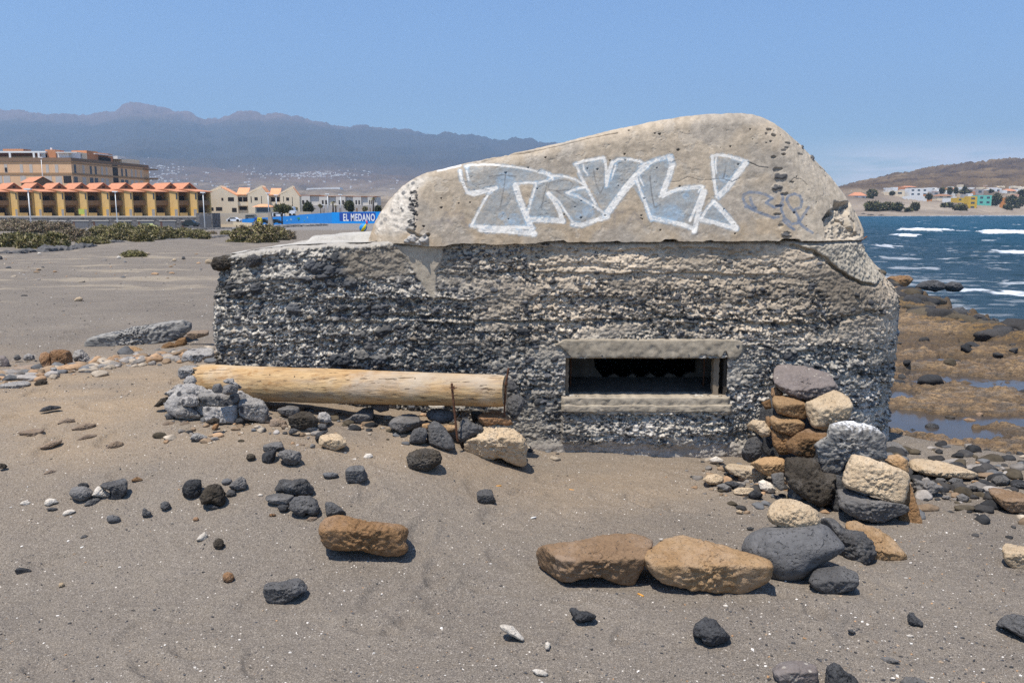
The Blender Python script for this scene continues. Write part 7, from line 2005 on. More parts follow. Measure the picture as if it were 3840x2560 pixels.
def terrace_house(cpx, Y, th, label, first, mats):
    C = at(cpx, 785, Y); z0 = zpx(810, Y); ze = zpx(722, Y); zb = zpx(768, Y); zg = zpx(711, Y); za = zpx(688, Y)
    root = empty('terrace_house', (C[0], C[1], z0)); tag(root, label, 'house', 'ochre terraced houses with orange roofs')
    M = frame_M(C, th); w = 3.5; D = 13.0; org = (C[0], C[1], z0)
    m = MB()
    # flank walls and body; bays recessed 1.6 m
    def wallprof(a0, a1):
        m.prism([(a0,0, z0 - 2),(a0,0, ze),(a0,6.0, zg),(a0, D, zg),(a0, D, z0 - 2)],(a1 - a0,0,0), M)
    wallprof(0,0.3); wallprof(w - 0.3, w)
    m.box(-0.05,1.6,-1.2,-1.0, z0 - 0.3, z0 + 0.75, M)             # garden wall
    m.build('wall', mats['ochre'], root, org)
    m = MB(); m.box(0.301, w - 0.301,0.05,0.2, zb - 0.05, zb + 0.95, M); m.box(0.301, w - 0.301,0.2,1.7, zb - 0.2, zb - 0.05, M); m.build('balcony', mats['brown'], root, org)  # brown instead of ochre: the shade on this front is in the colour
    m = MB(); m.box(0.301, w - 0.301,1.7, D - 0.01, z0 - 2, ze + 0.1, M); m.build('recessed_wall', mats['brown'], root, org)  # same brown, painting the bay as shaded
    m = MB(); m.box(-0.02,-0.001,-0.02,3.8, z0, z0 + 2.0, M); m.build('plinth', mats['ochre2'], root, org)
    # lower roof
    m = MB(); m.prism([(-0.25,-0.5, ze - 0.02),(-0.25,-0.5, ze + 0.12),(-0.25,6.1, zg + 0.12),(-0.25,6.1, zg - 0.02)],(w + 0.45,0,0), M)
    m.build('roof', mats['tile'], root, org)
    # raised gable roof behind
    m = MB(); m.prism([(0.05,6.0, zg),(w - 0.05,6.0, zg),(w / 2,6.0, za - 0.1)],(0, D - 6.0,0), M); m.build('gable', mats['brown'], root, org)
    m = MB(); t = 0.16
    m.prism([(-0.2,5.8, zg - 0.08),(w / 2,5.8, za),(w / 2,5.8, za + t),(-0.2,5.8, zg - 0.08 + t)],(0, D - 5.6,0), M)
    m.prism([(w + 0.2,5.8, zg - 0.08),(w / 2 + 0.001,5.8, za),(w / 2 + 0.001,5.8, za + t),(w + 0.2,5.8, zg - 0.08 + t)],(0, D - 5.6,0), M)
    m.build('upper_roof', mats['tile'], root, org)
    m = MB(); m.box(w / 2 - 0.3, w / 2 + 0.3,5.97,5.995, zg + 0.35, zg + 0.8, M); m.build('vent', mats['dark'], root, org)
    # glazing
    m = MB(); m.box(1.1,2.5,1.66,1.695, zb - 0.05, zb + 2.0, M); m.build('window', mats['dark'], root, org)
    m = MB(); m.box(0.7,2.8,1.66,1.695, z0, z0 + 1.9, M); m.build('window', mats['dark'], root, org)
    m = MB(); m.box(0.305,0.34,0.02,1.0, zb + 1.1, zb + 2.6, M); m.box(-0.03,-0.004,0.05,0.65, zb + 1.2, zb + 2.5, M); m.build('corner_window', mats['glass'], root, org)
    m = MB(); m.box(-0.045,-0.022,0.2,1.5, z0, z0 + 1.55, M); m.build('shutter', mats['greydoor'], root, org)
    return root


def gable_house(cpx, Y, th, w, D, ye, ya, yb, frac, label, mats, win=(), fac=(), wing=0.0):
    C = at(cpx, 785, Y); z0 = zpx(yb, Y) - 1.5; ze = zpx(ye, Y); za = zpx(ya, Y); org = (C[0], C[1], z0)
    root = empty('gabled_house', org); tag(root, label, 'house', 'cream houses with slanted roofs')
    M = frame_M(C, th); m = MB()
    m.prism([(0,0, z0),(w, 0, z0),(w, 0, ze - 0.3),(w * frac, 0, za),(0,0, ze)],(0, D, 0), M); m.build('wall', mats['cream'], root, org)
    m = MB(); t = 0.15
    m.prism([(-0.25,0.25, ze - 0.02),(w * frac - 0.02,0.25, za + 0.03),(w * frac - 0.02,0.25, za + 0.03 + t),(-0.25,0.25, ze - 0.02 + t)],(0, D - 0.2,0), M)
    m.prism([(w + 0.05,0.25, ze - 0.27),(w * frac, 0.25, za + 0.03),(w * frac, 0.25, za + 0.03 + t),(w + 0.05,0.25, ze - 0.27 + t)],(0, D - 0.2,0), M)
    m.build('roof', mats['tile2'], root, org)
    for k in range(int(D / 2.6)):
        b = 0.15 + k * 2.6
        m = MB(); m.prism([(-0.3, b, ze - 0.03),(w * frac, b, za + 0.02),(w * frac, b, za + 0.62),(-0.3, b, ze + 0.35)],(0,0.14,0), M); m.build('party_wall', mats['cream'], root, org)
    if wing:
        m = MB(); m.box(-wing, -0.02,1.2,9, z0, ze - 0.1, M); m.build('wing_wall', mats['cream'], root, org)
        m = MB(); m.prism([(-wing, 0.7, ze - 0.1),(-wing, 7.5, za - 0.1),(-wing, 7.5, za + 0.1),(-wing, 0.7, ze + 0.1)],(wing - 0.03,0,0), M); m.build('wing_roof', mats['tile2'], root, org)
        m = MB(); m.box(-wing + 0.1,-0.1,0.5,0.7, zpx(772, Y), zpx(758, Y), M); m.box(-wing + 0.1,-0.1,0.7,1.2, zpx(772, Y), zpx(770, Y), M); m.build('balcony', mats['cream'], root, org)
        for q0, q1, y0, y1 in ((0.12,0.48,741,757),(0.56,0.92,741,757),(0.2,0.85,775,788)):
            m = MB(); m.box(-wing * (1 - q0),-wing * (1 - q1),1.16,1.195, zpx(y1, Y), zpx(y0, Y), M); m.build('window', mats['dark'], root, org)
    for a0, a1, y0, y1 in win:
        m = MB(); m.box(a0, a1,-0.03,-0.002, zpx(y1, Y), zpx(y0, Y), M); m.build('window', mats['dark'], root, org)
    for b0, b1, y0, y1 in fac:
        m = MB(); m.box(-0.03,-0.002, b0, b1, zpx(y1, Y), zpx(y0, Y), M); m.build('window', mats['dark'], root, org)
    return root


def apartment(mats):
    Y = 300.0; C = at(281,785, Y); z0 = -3.0; zt = zpx(598, Y)
    root = empty('apartment_block', (C[0], C[1], z0)); tag(root, 'long ochre apartment block with roof terraces behind the terraced houses', 'apartment block')
    org = root.location[:]
    e = at(557,626,352); rx = e[0] - C[0]; ry = e[1] - C[1]
    def fr(u, d, z): return (C[0] - u, Y + d, z)                      # front face, u metres west
    L = math.hypot(rx, ry)
    def sd(v, o, z): return (C[0] + rx / L * v + ry / L * o, Y + ry / L * v - rx / L * o, z)   # flank, v metres back
    m = MB(); m.prism([fr(0,0, z0), fr(44,0, z0), fr(44,30, z0), sd(L, 0, z0)],(0,0, zt - 1.2 - z0)); m.build('wall', mats['ochre3'], root, org)
    m = MB(); m.prism([fr(-0.25,-0.25, zt - 1.2), fr(44,-0.25, zt - 1.2), fr(44,30, zt - 1.2), sd(L + 0.2,0.25, zt - 1.2)],(0,0,0.35)); m.build('cornice', mats['brownband'], root, org)
    m = MB(); m.prism([fr(-0.05,-0.05, zt - 0.85), fr(44,-0.05, zt - 0.85), fr(44,30, zt - 0.85), sd(L, 0.05, zt - 0.85)],(0,0,0.85)); m.build('parapet', mats['brownband'], root, org)
    zf = zpx(656, Y)
    m = MB(); m.prism([fr(-0.15,-0.15, zf - 0.35), fr(44,-0.15, zf - 0.35), fr(44,5, zf - 0.35), sd(L, 4, zf - 0.35), sd(L, 0.15, zf - 0.35)],(0,0,0.7)); m.build('floor_band', mats['brownband2'], root, org)
    zc = zpx(616, Y)
    m = MB(); m.prism([fr(-0.1,-0.1, zc - 0.3), fr(44,-0.1, zc - 0.3), fr(44,5, zc - 0.3), sd(L, 4, zc - 0.3), sd(L, 0.1, zc - 0.3)],(0,0,0.5)); m.build('floor_band', mats['brownband2'], root, org)
    k = Y / F
    for x, w, y0, y1 in [(3,11,622,654),(40,11,622,652),(97,11,622,655),(132,11,622,655),(192,11,623,656),(226,12,623,656),(-35,12,622,655),(40,24,664,690),(193,24,665,694),(231,24,665,694),(100,20,664,690),(10,24,664,690)]:
        u = (281 - x) * k
        f = MB(); f.box(0,1,0,1,0,1, lambda a, b, c: fr(u + (a - 0.5) * w * k, -0.06 + 0.06 * b - 0.002, lerp(zpx(y1, Y), zpx(y0, Y), c))); o = f.build('window', mats['blind'], root, org)
        if x in (40,3,100) and y0 < 640:
            g = MB(); g.box(0,1,0,1,0,1, lambda a, b, c: fr(u + (a - 0.5) * w * k * 0.8,-0.08 + 0.015 * b, lerp(zpx(y1 - 2, Y), zpx(y1 - 18, Y), c))); g.build('pane', mats['dark'], o)
            ch = o.children[0] if o.children else None
            if ch is not None:
                for v in ch.data.vertices: v.co = v.co - Vector(org)
    f = MB(); f.box(0,1,0,1,0,1, lambda a, b, c: fr(0.3 + a * 2.9,-0.01 - 0.02 * b, lerp(zpx(690, Y), zpx(664, Y), c))); f.build('loggia_shade', mats['dark'], root, org)  # flat dark sheet on the wall, painting the shade inside a loggia
    for v in [2,7,11.5,14.5,18.5,21.5,32,35,39,42,46]:
        for (ya, yb, ww) in ((622,655,0.75),(666,694,1.3)):
            f = MB(); f.box(0,1,0,1,0,1, lambda a, b, c: sd(v + (a - 0.5) * ww * 1.6,0.005 + 0.05 * b, lerp(zpx(yb, Y), zpx(ya, Y), c))); f.build('window', mats['blind'] if (v * 7) % 3 < 2 else mats['glass'], root, org)
    f = MB(); f.box(0,1,0,1,0,1, lambda a, b, c: sd(25.6 + a * 3.6,0.005 + 0.04 * b, lerp(z0, zt - 1.0, c))); f.build('recess_shade', mats['dark'], root, org)  # dark strip laid on the flank in place of a shaded recess
    # roof terraces
    def rt(x0, x1, y0, y1, mat, nm, d0=2.0, d1=8.0):
        f = MB(); f.box(0,1,0,1,0,1, lambda a, b, c: fr(lerp((281 - x0) * k, (281 - x1) * k, a), lerp(d0, d1, b), lerp(zpx(y1, Y), zpx(y0, Y), c))); f.build(nm, mat, root, org)
    rt(-60,180,592,599, mats['terr2'], 'roof_room', 2.6,9); rt(-60,186,574,580, mats['white'], 'pergola_beam', 0.8,3.4)
    for x in (-30,50,138,156): rt(x, x + 7,580,598, mats['white'], 'pergola_post', 0.8,1.2)
    rt(-60,135,580,592, mats['brownroom'], 'roof_room', 3.5,9); rt(10,86,564,574, mats['terr'], 'roof_room', 4,9); rt(160,184,584,597, mats['white'], 'roof_room', 2.0,5)
    rt(178,216,568,599, mats['terr'], 'roof_room', 2.0,8); rt(186,192,560,568, mats['white'], 'satellite_dish', 4,4.4)
    rt(216,262,575,584, mats['terr'], 'roof_room', 5,10); rt(218,262,584,596, mats['brownroom'], 'roof_room', 4,9); rt(222,300,577,580, mats['white'], 'pergola_beam', 1,4)
    def rs_(v0, v1, y0, y1, mat, nm, o0=-2.0, o1=-8.0):
        f = MB(); f.box(0,1,0,1,0,1, lambda a, b, c: sd(lerp(v0, v1, a), lerp(o0, o1, b), lerp(zt - 0.2, zt - 0.2 + y0, c) + y1)); f.build(nm, mat, root, org)
    rs_(2,10,2.2,0, mats['white'], 'roof_room'); rs_(9,13,2.6,0, mats['cream'], 'roof_room'); rs_(13,20,3.6,0, mats['terr'], 'roof_room'); rs_(19,30,1.9,0, mats['dark'], 'roof_room', -3); rs_(17,30,0.3,2.5, mats['white'], 'pergola_beam', -1.2,-4)
    rs_(23,33,3.5,0, mats['terr'], 'roof_room', -4,-9); rs_(33,39,1.2,1.7, mats['white'], 'roof_room'); rs_(36,49,2.1,0, mats['cream'], 'roof_room')


def lamp(x, yt, yb, Y, label, lean=0.0, arm=0.0):
    g = at(x, yb, Y); k = Y / F; h = (yb - yt) * k
    root = empty('street_lamp', g); tag(root, label, 'street lamp', 'white street lamps')
    wm_ = plain('white_metal', (0.78,0.78,0.76),0.5,0.05)
    m = MB(); m.tube([(0,0,-0.3),(0,0, h * 0.5),(0,0, h)],[0.11,0.09,0.07],10); m.build('post', wm_, root, (0,0,0), True)
    m = MB(); m.prism([(-0.45,-0.2, h),(0.45,-0.2, h),(0.5,-0.2, h + 0.18),(-0.5,-0.2, h + 0.22)],(0,0.4,0)); m.build('lamp_head', wm_, root, (0,0,0))
    return root


def car(x0, x1, yt, yb, Y, body, label, van=False):
    g = at((x0 + x1) / 2, yb, Y); k = Y / F; L = (x1 - x0) * k; Hc = (yb - yt) * k
    root = empty('parked_car', g); tag(root, label, 'van' if van else 'car', 'vehicles parked by the houses')
    W = 1.7; paint = plain('car_paint_' + body[0], body[1],0.3,0.03,0.6)
    prof = [(-0.5,0.18),(-0.5,0.52),(-0.44,0.62),(0.40,0.60),(0.49,0.5),(0.5,0.18)] if not van else [(-0.5,0.12),(-0.5,0.6),(-0.47,0.95),(0.25,1.0),(0.40,0.60),(0.5,0.5),(0.5,0.12)]
    m = MB(); m.prism([(a * L, -W / 2, b * Hc) for a, b in prof],(0, W, 0)); m.build('body', paint, root)
    if not van:
        m = MB(); m.prism([(a * L, -W / 2 + 0.12, b * Hc) for a, b in [(-0.40,0.60),(-0.28,0.97),(0.12,1.0),(0.28,0.60)]],(0, W - 0.24,0)); m.build('roof', paint, root)
        m = MB(); m.prism([(a * L, -W / 2 + 0.10, b * Hc) for a, b in [(-0.34,0.64),(-0.26,0.92),(0.10,0.94),(0.22,0.64)]],(0, W - 0.20,0)); m.build('window', plain('car_glass', (0.02,0.025,0.03),0.15,0.02,0.6), root)
    else:
        m = MB(); m.prism([(a * L, -W / 2 - 0.01, b * Hc) for a, b in [(-0.42,0.62),(-0.42,0.88),(0.24,0.90),(0.34,0.62)]],(0, W + 0.02,0)); m.build('window', plain('car_glass', (0.02,0.025,0.03),0.15,0.02,0.6), root)
    for a in (-0.32,0.32):
        for s_ in (-1,1):
            m = MB(); m.tube([(a * L, s_ * (W / 2 - 0.16),0.3),(a * L, s_ * (W / 2 + 0.01),0.3)],0.31,14); m.build('wheel', plain('tyre', (0.02,0.02,0.02),0.9), root)
    return root


def stone_row(pts, Y0, label, w=0.7, h=0.45, seed=3, mat='basalt'):
    """a rough kerb of rocks grown together with sand"""
    rs = np.random.RandomState(seed); P = [hit(x, y) for x, y in pts]; org = P[0]
    V, Fc = [],[]; D, f0 = ico(2); b = 0
    for p, q in zip(P[:-1], P[1:]):
        L = np.linalg.norm(q - p); n = max(2, int(L / (w * 0.55)))
        for i in range(n):
            c = p + (q - p) * ((i + rs.rand() * 0.6) / n); c[2] = float(gz(c[0], c[1], True))
            r = np.array([w * rs.uniform(0.5,1.2), w * rs.uniform(0.4,0.8), h * rs.uniform(0.4,1.1)]) * 0.6
            v = D * r * (1 + 0.25 * rs.normal(size=(len(D),1)) * 0.6) + c - org; V.append(v); Fc.append(f0 + b); b += len(D)
    me = mesh_from_arrays('rock_kerb', np.concatenate(V), np.concatenate(Fc),[MATS[mat]], smooth=False)
    tag(mobj('rock_kerb', me, None, org), label, 'rock kerb', 'rough rock kerbs')


def text_mesh(body, size_w, size_h, font_off, name, mat, parent, place):
    cu = bpy.data.curves.new(name, 'FONT'); cu.body = body; cu.extrude = 0.0; cu.offset = font_off; cu.resolution_u = 6; cu.space_character = 1.12
    o = bpy.data.objects.new(name, cu); COL.objects.link(o)
    dg = bpy.context.evaluated_depsgraph_get(); me = bpy.data.meshes.new_from_object(o.evaluated_get(dg))
    bpy.data.objects.remove(o)
    v = np.array([q.co[:] for q in me.vertices]); lo, hi = v.min(0), v.max(0)
    for i, q in enumerate(me.vertices):
        a = (v[i, 0] - lo[0]) / (hi[0] - lo[0]); b_ = (v[i, 1] - lo[1]) / (hi[1] - lo[1])
        q.co = Vector([float(c) for c in place(a, b_)])
    me.materials.clear(); me.materials.append(mat)
    return mobj(name, me, parent)


def make_town():
    mats = dict(ochre=plain('ochre_render', (0.60,0.40,0.165),0.9,0.10,0.1,0.8), ochre2=plain('ochre_plinth', (0.60,0.38,0.12),0.9,0.08,0.1), ochre3=plain('tan_render', (0.74,0.47,0.27),0.9,0.08,0.1,0.3), tile=tile_mat('orange_tiles', (0.56,0.25,0.14)), tile2=tile_mat('pale_orange_tiles', (0.72,0.36,0.19)),
                brown=plain('brown_gable_shade', (0.24,0.15,0.085),0.9), dark=plain('dark_opening', (0.030,0.024,0.022),0.6,0.3), glass=plain('window_glass', (0.06,0.08,0.10),0.2,0.3,0.5), greydoor=plain('grey_shutter', (0.26,0.25,0.24),0.8),  # brown: gable render, also the shade colour of balcony fronts and bays
                cream=plain('cream_render', (0.80,0.66,0.47),0.9,0.05,0.1,0.5), white=plain('white_render', (0.78,0.77,0.74),0.8,0.05,0.1), brownband=plain('brown_parapet', (0.25,0.16,0.10),0.9,0.1), brownband2=plain('brown_band', (0.36,0.22,0.115),0.9,0.1),
                blind=plain('pale_blind', (0.52,0.46,0.40),0.7,0.08), terr=plain('terracotta_render', (0.55,0.25,0.12),0.9,0.08), terr2=plain('tan_room', (0.5,0.33,0.17),0.9), brownroom=plain('brown_room', (0.20,0.09,0.055),0.9), grey=plain('grey_render', (0.40,0.37,0.34),0.9,0.08))
    Y = 190.0; th = math.radians(50)
    spots = [(-22, 'ochre terraced house at the picture edge, mostly outside the view'),(67, 'ochre terraced house behind the first lamp post, its ground floor dark and open'),(157, 'ochre terraced house second along from the first lamp post'),(241, 'ochre terraced house midway between two lamp posts, west of a green sign'),
             (327, 'ochre terraced house with the green sign on its wall'),(410, 'ochre terraced house whose balcony is behind the middle lamp post'),(497, 'ochre terraced house just east of the middle lamp post'),(582, 'ochre terraced house third from the east end of the row'),(668, 'ochre terraced house next to the end of the row'),(740, 'ochre terraced house at the east end of the row, with the brightest yellow wall')]
    first = None
    for px, lb in spots:
        if first is None:
            first = terrace_house(px, Y, th, lb, None, mats); c0 = np.array(first.location)
        else:
            C = at(px, 785, Y)
            r = first.copy(); COL.objects.link(r); r.location = (C[0], C[1], first.location[2]); r['label'] = lb
            for ch in first.children:
                d = ch.copy(); COL.objects.link(d); d.parent = r
    # a gable further back, above the second house
    C = at(186,785,206); org = (C[0], C[1], zpx(700,206) - 6); root = empty('rear_house', org); tag(root, 'orange gabled roof rising behind the terraced row, below the apartment block', 'house')
    M = frame_M(C, th); m = MB(); m.prism([(-3,0, org[2]),(-3,0, zpx(688,206)),(-1.0,0, zpx(669,206)),(1.2,0, zpx(688,206)),(1.2,0, org[2])],(0,8,0), M); m.build('wall', mats['brown'], root, org)
    m = MB(); m.prism([(-3.3,-0.2, zpx(689,206)),(-1.0,-0.2, zpx(668,206)),(-1.0,-0.2, zpx(666.5,206)),(-3.3,-0.2, zpx(687,206))],(0,8.5,0), M); m.prism([(1.5,-0.2, zpx(689,206)),(-0.99,-0.2, zpx(668,206)),(-0.99,-0.2, zpx(666.5,206)),(1.5,-0.2, zpx(687,206))],(0,8.5,0), M); m.build('roof', mats['tile'], root, org)
    # green sign
    C = at(305,785,188.8); m = MB(); M = lambda a, b, z: (C[0] + a, 188.8 + b, z)
    m.box(-0.65,0.65,0,0.05, zpx(803,188.8), zpx(784,188.8), M); tag(m.build('wall_sign', plain('lime_sign', (0.42,0.48,0.10),0.6,0.3), None, (C[0],188.8, zpx(803,188.8))), 'yellow green sign on an ochre house wall', 'sign')
    # podium with garages
    Yp = 184.5; sw = stone_wall_mat(); zt = zpx(810, Yp); zb = -2.9
    C0 = at(-60,785, Yp); C1_ = at(770,785, Yp + 3.5)
    org = (C0[0], Yp, zb); root = empty('stone_podium', org); tag(root, 'long grey stone basement wall with garages beneath the ochre houses', 'retaining wall')
    L = C1_[0] - C0[0]
    def PM(u, d, z): return (C0[0] + u, Yp + 3.5 * u / L + d, z)
    m = MB(); m.box(0, L, 0,9, zb, zt - 0.35, PM); m.build('wall', sw, root, org)
    m = MB(); m.box(-0.1, L + 0.1,-0.08,9, zt - 0.349, zt, PM); m.build('coping', plain('pale_coping', (0.42,0.38,0.33),0.9), root, org)
    for x in (30,118,210,294,370,456,540,624,706):
        u = (x + 60) * L / 830.0; hw = 1.65
        m = MB(); m.box(u - hw - 0.2, u + hw + 0.2,-0.10,-0.004, zt - 1.15, zt - 0.95, PM); m.build('garage_lintel', plain('pale_lintel', (0.5,0.45,0.38),0.9), root, org)
        m = MB(); m.box(u - hw, u + hw, -0.03,-0.002, zb, zt - 1.16, PM); m.build('garage_door', plain('grey_garage', (0.16,0.155,0.155),0.7), root, org)
        m = MB(); m.box(u - hw, u - hw + 0.45,-0.045,-0.032, zb, zt - 1.16, PM); m.build('garage_pillar', plain('brown_pillar', (0.14,0.075,0.055),0.9), root, org)
    # end store
    C = at(772,785,182.0); M = lambda a, b, z: (C[0] + a, C[1] + b, z); org = (C[0], C[1], zb)
    root = empty('stone_store', org); tag(root, 'dark grey stone store with a shutter at the east end of the basement wall', 'outbuilding')
    m = MB(); m.box(-2.2,1.3,0,5, zb, zpx(799,182), M); m.build('wall', sw, root, org); m = MB(); m.box(-1.5,1.0,-0.04,-0.003, zb, zpx(809,182), M); m.build('shutter', plain('dark_shutter', (0.10,0.10,0.105),0.7), root, org)
    apartment(mats)
    # cream houses
    k = 200 / F; th = math.radians(12)
    def ax(px0, px1): return (px1 - px0) * k / 1.04
    gable_house(772,200, th, ax(772,891),14,733,706,838,0.50, 'cream gabled house directly east of the ochre row', mats,
                win=[(ax(772,773), ax(772,783),742,757),(ax(772,831), ax(772,838),743,753),(ax(772,855), ax(772,877),741,755),(ax(772,780), ax(772,800),778,790),(ax(772,809), ax(772,832),777,790),(ax(772,868), ax(772,885),780,795)])
    gable_house(931,202, th, ax(931,1011),13,732,705,838,0.70, 'cream house with orange roof in the middle of three', mats,
                win=[(ax(931,956), ax(931,968),741,752),(ax(931,981), ax(931,983),737,764),(ax(931,942), ax(931,945),738,760)], wing=ax(888,931))
    gable_house(1052,204, th, ax(1052,1126),12,733,707,838,0.69, 'cream house with orange roof closest to the white row', mats,
                win=[(ax(1052,1075), ax(1052,1086),742,753),(ax(1052,1097), ax(1052,1099),740,780),(ax(1052,1064), ax(1052,1066),738,758)], wing=ax(1012,1052))
    # pavilion
    C = at(983,785,192); org = (C[0], C[1], zpx(800,192)); root = empty('pavilion', org); tag(root, 'low pavilion with an orange hipped roof and dark windows', 'pavilion'); M = lambda a, b, z: (C[0] + a, C[1] + b, z)
    m = MB(); m.box(-1.6,2.0,0,3, zpx(812,192), zpx(776,192), M); m.build('wall', mats['cream'], root, org); m = MB(); m.box(-1.3,1.85,-0.03,-0.002, zpx(795,192), zpx(779,192), M); m.build('window', mats['glass'], root, org)
    m = MB(); a = [(-2.2,-0.5),(2.2,-0.5),(2.2,3.5),(-2.2,3.5)]; zz0, zz1 = zpx(776,192), zpx(766,192)
    m.add([M(p[0], p[1], zz0) for p in a] + [M(-0.8,1.3, zz1), M(0.8,1.3, zz1)],[(0,1,5,4),(1,2,5),(2,3,4,5),(3,0,4),(3,2,1,0)]); m.build('roof', mats['tile2'], root, org)
    # boundary walls
    def lowwall(x0, x1, yt0, yt1, yb, Y0, Y1, mat, nm, lb, cat, grp=None, th_=0.25):
        a = at(x0,785, Y0); b = at(x1,785, Y1); org = (a[0], a[1], zpx(yb, Y0)); m = MB()
        m.prism([(a[0], a[1], zpx(yb + 6, Y0)),(b[0], b[1], zpx(yb + 6, Y1)),(b[0], b[1], zpx(yt1, Y1)),(a[0], a[1], zpx(yt0, Y0))],(0, th_, 0)); o = m.build(nm, mat, None, org); tag(o, lb, cat, grp); return o
    lowwall(797,1008,799,799,833,190,190, plain('beige_wall', (0.50,0.42,0.32),0.9,0.08), 'garden_wall', 'long beige garden wall before the cream houses', 'wall', 'beige garden walls')
    lowwall(1108,1166,793,794,815,190,190, plain('beige_wall', (0.5,0.42,0.32),0.9), 'garden_wall', 'short beige garden wall before the white houses', 'wall', 'beige garden walls')
    lowwall(872,943,832,835,838,172,170, plain('cream_kerb', (0.62,0.50,0.33),0.9), 'kerb_wall', 'low cream kerb wall beside the car park', 'wall')
    # blue wall
    blue = plain('blue_paint', (0.030,0.235,0.62),0.7,0.06,0.2,0.6); blue2 = plain('bright_blue_paint', (0.012,0.30,0.78),0.7,0.05,0.2,0.6); navy = plain('navy_paint', (0.02,0.075,0.36),0.7,0.05)
    a = at(1243,785,176); g = at(1120,785,180); h0 = at(905,785,184); e = at(1700,785,176)
    org = (a[0], a[1], zpx(837,176)); root = empty('painted_wall', org); tag(root, 'bright blue painted wall lettered in white, edge of the car park', 'wall')
    m = MB(); m.prism([(h0[0], h0[1], zpx(842,184)),(g[0], g[1], zpx(842,180)),(g[0], g[1], zpx(807,180)),(h0[0], h0[1], zpx(821,184))],(0,0.3,0)); m.prism([(g[0] + 0.002, g[1], zpx(842,180)),(a[0], a[1], zpx(842,176)),(a[0], a[1], zpx(797,176)),(g[0] + 0.002, g[1], zpx(805,180))],(0,0.3,0)); m.build('west_panel', blue, root, org)
    m = MB(); m.prism([(a[0] + 0.004, a[1], zpx(843,176)),(e[0], e[1], zpx(843,176)),(e[0], e[1], zpx(790,176)),(a[0] + 0.004, a[1], zpx(796,176))],(0,0.3,0)); m.build('east_panel', blue2, root, org)
    b0 = at(1312,785,176); b1 = at(1408,785,176)
    m = MB(); m.box(at(1272,785,176)[0], b1[0],175.985,175.997, zpx(828,176), zpx(797,176)); m.build('navy_band', navy, root, org)
    wp = plain('white_letter_paint', (0.80,0.80,0.78),0.7,0.04)
    t0 = at(1286,785,176); t1 = at(1405,785,176)
    text_mesh('EL MEDANO', 0,0,0.028, 'lettering', wp, root, lambda u, v: (lerp(t0[0], t1[0], u) - org[0],175.975 - org[1], lerp(zpx(828.5,176), zpx(801,176), v) - org[2]))
    # faded pictures painted on the west part
    rs = np.random.RandomState(4)
    for x, y, w_, h_, c in [(1121,818,18,7,(0.05,0.28,0.10)),(1090,822,8,9,(0.25,0.45,0.6)),(1152,815,7,9,(0.25,0.45,0.6)),(1075,826,5,6,(0.3,0.5,0.65)),(1140,826,5,4,(0.1,0.4,0.3))]:
        Yq = lerp(184,180,(x - 905) / 215) if x < 1120 else lerp(180,176,(x - 1120) / 123); q = at(x, 785, Yq); kk = Yq / F
        n = 10; vs = [(q[0] + w_ * kk / 2 * math.cos(2 * PI * i / n) * rs.uniform(0.7,1.1), Yq - 0.06, zpx(y, Yq) + h_ * kk / 2 * math.sin(2 * PI * i / n)) for i in range(n)]
        m = MB(); m.prism(vs, (0,0.02,0)); m.build('painted_patch', plain('patch_%d' % x, c, 0.8), root, org)
    # white row
    spots = [(1122,1198,735, 'white row house by the cream one, behind the round tree'),(1198,1261,738, 'white row house behind the first palm'),(1261,1325,738, 'white row house between two lamp posts, with the dark bush tree before it'),(1325,1380,739, 'white row house just west of the tall palm'),(1380,1414,739, 'white row house behind the tall palm')]
    for x0, x1, yt, lb in spots:
        Yr = 262; a = at(x0,785, Yr); b = at(x1,785, Yr); kk = Yr / F; zb_ = -2.5; org = (a[0], Yr, zb_)
        root = empty('white_house', org); tag(root, lb, 'house', 'white flat roofed row houses')
        w_ = b[0] - a[0]
        m = MB(); m.box(a[0], a[0] + w_ * 0.55, Yr, Yr + 8, zpx(770, Yr), zpx(yt, Yr)); m.box(a[0] + w_ * 0.551, b[0] - 0.002, Yr + 0.5, Yr + 8, zpx(770, Yr), zpx(yt + 1.5, Yr)); m.build('wall', plain('offwhite_render', (0.60,0.56,0.50),0.9,0.05), root, org)
        m = MB(); m.box(a[0], b[0] - 0.002, Yr - 0.3, Yr + 8, zb_, zpx(770, Yr) - 0.002); m.build('base', mats['grey'], root, org)
        m = MB(); m.box(a[0] - 0.02, b[0], Yr - 0.05, Yr + 8, zpx(yt, Yr) + 0.002, zpx(yt, Yr) + 0.14); m.build('coping', mats['terr'], root, org)
        for u in (0.16,0.36):
            m = MB(); m.box(a[0] + w_ * u, a[0] + w_ * (u + 0.10), Yr - 0.04, Yr - 0.003, zpx(767, Yr), zpx(752, Yr)); m.build('window', mats['dark'], root, org)
        m = MB(); m.box(a[0] + w_ * 0.2, a[0] + w_ * 0.30, Yr - 0.36, Yr - 0.303, zpx(796, Yr), zpx(780, Yr)); m.build('door', mats['brown'], root, org)
    # ribs etc
    lamp(119,716,870,118, 'tall white street lamp rising from the dune scrub'); lamp(441,724,850,165, 'white street lamp in front of the middle of the ochre row'); lamp(768,727,848,170, 'white street lamp at the east end of the ochre row')
    lamp(165,597,720,208, 'tall white street lamp behind the ochre roofs'); lamp(1008,728,802,176, 'white street lamp standing on a tapering concrete plinth'); lamp(1038,735,800,186, 'white street lamp before the third cream house'); lamp(1230,731,798,200, 'double headed street lamp beside the first palm')
    lamp(1213,770,798,215, 'short white post left of the palm'.replace('left', 'west')); lamp(1278,733,797,205, 'white street lamp beside the dark bush tree')
    C = at(1015,849,150); org = C; m = MB(); kk = 150 / F
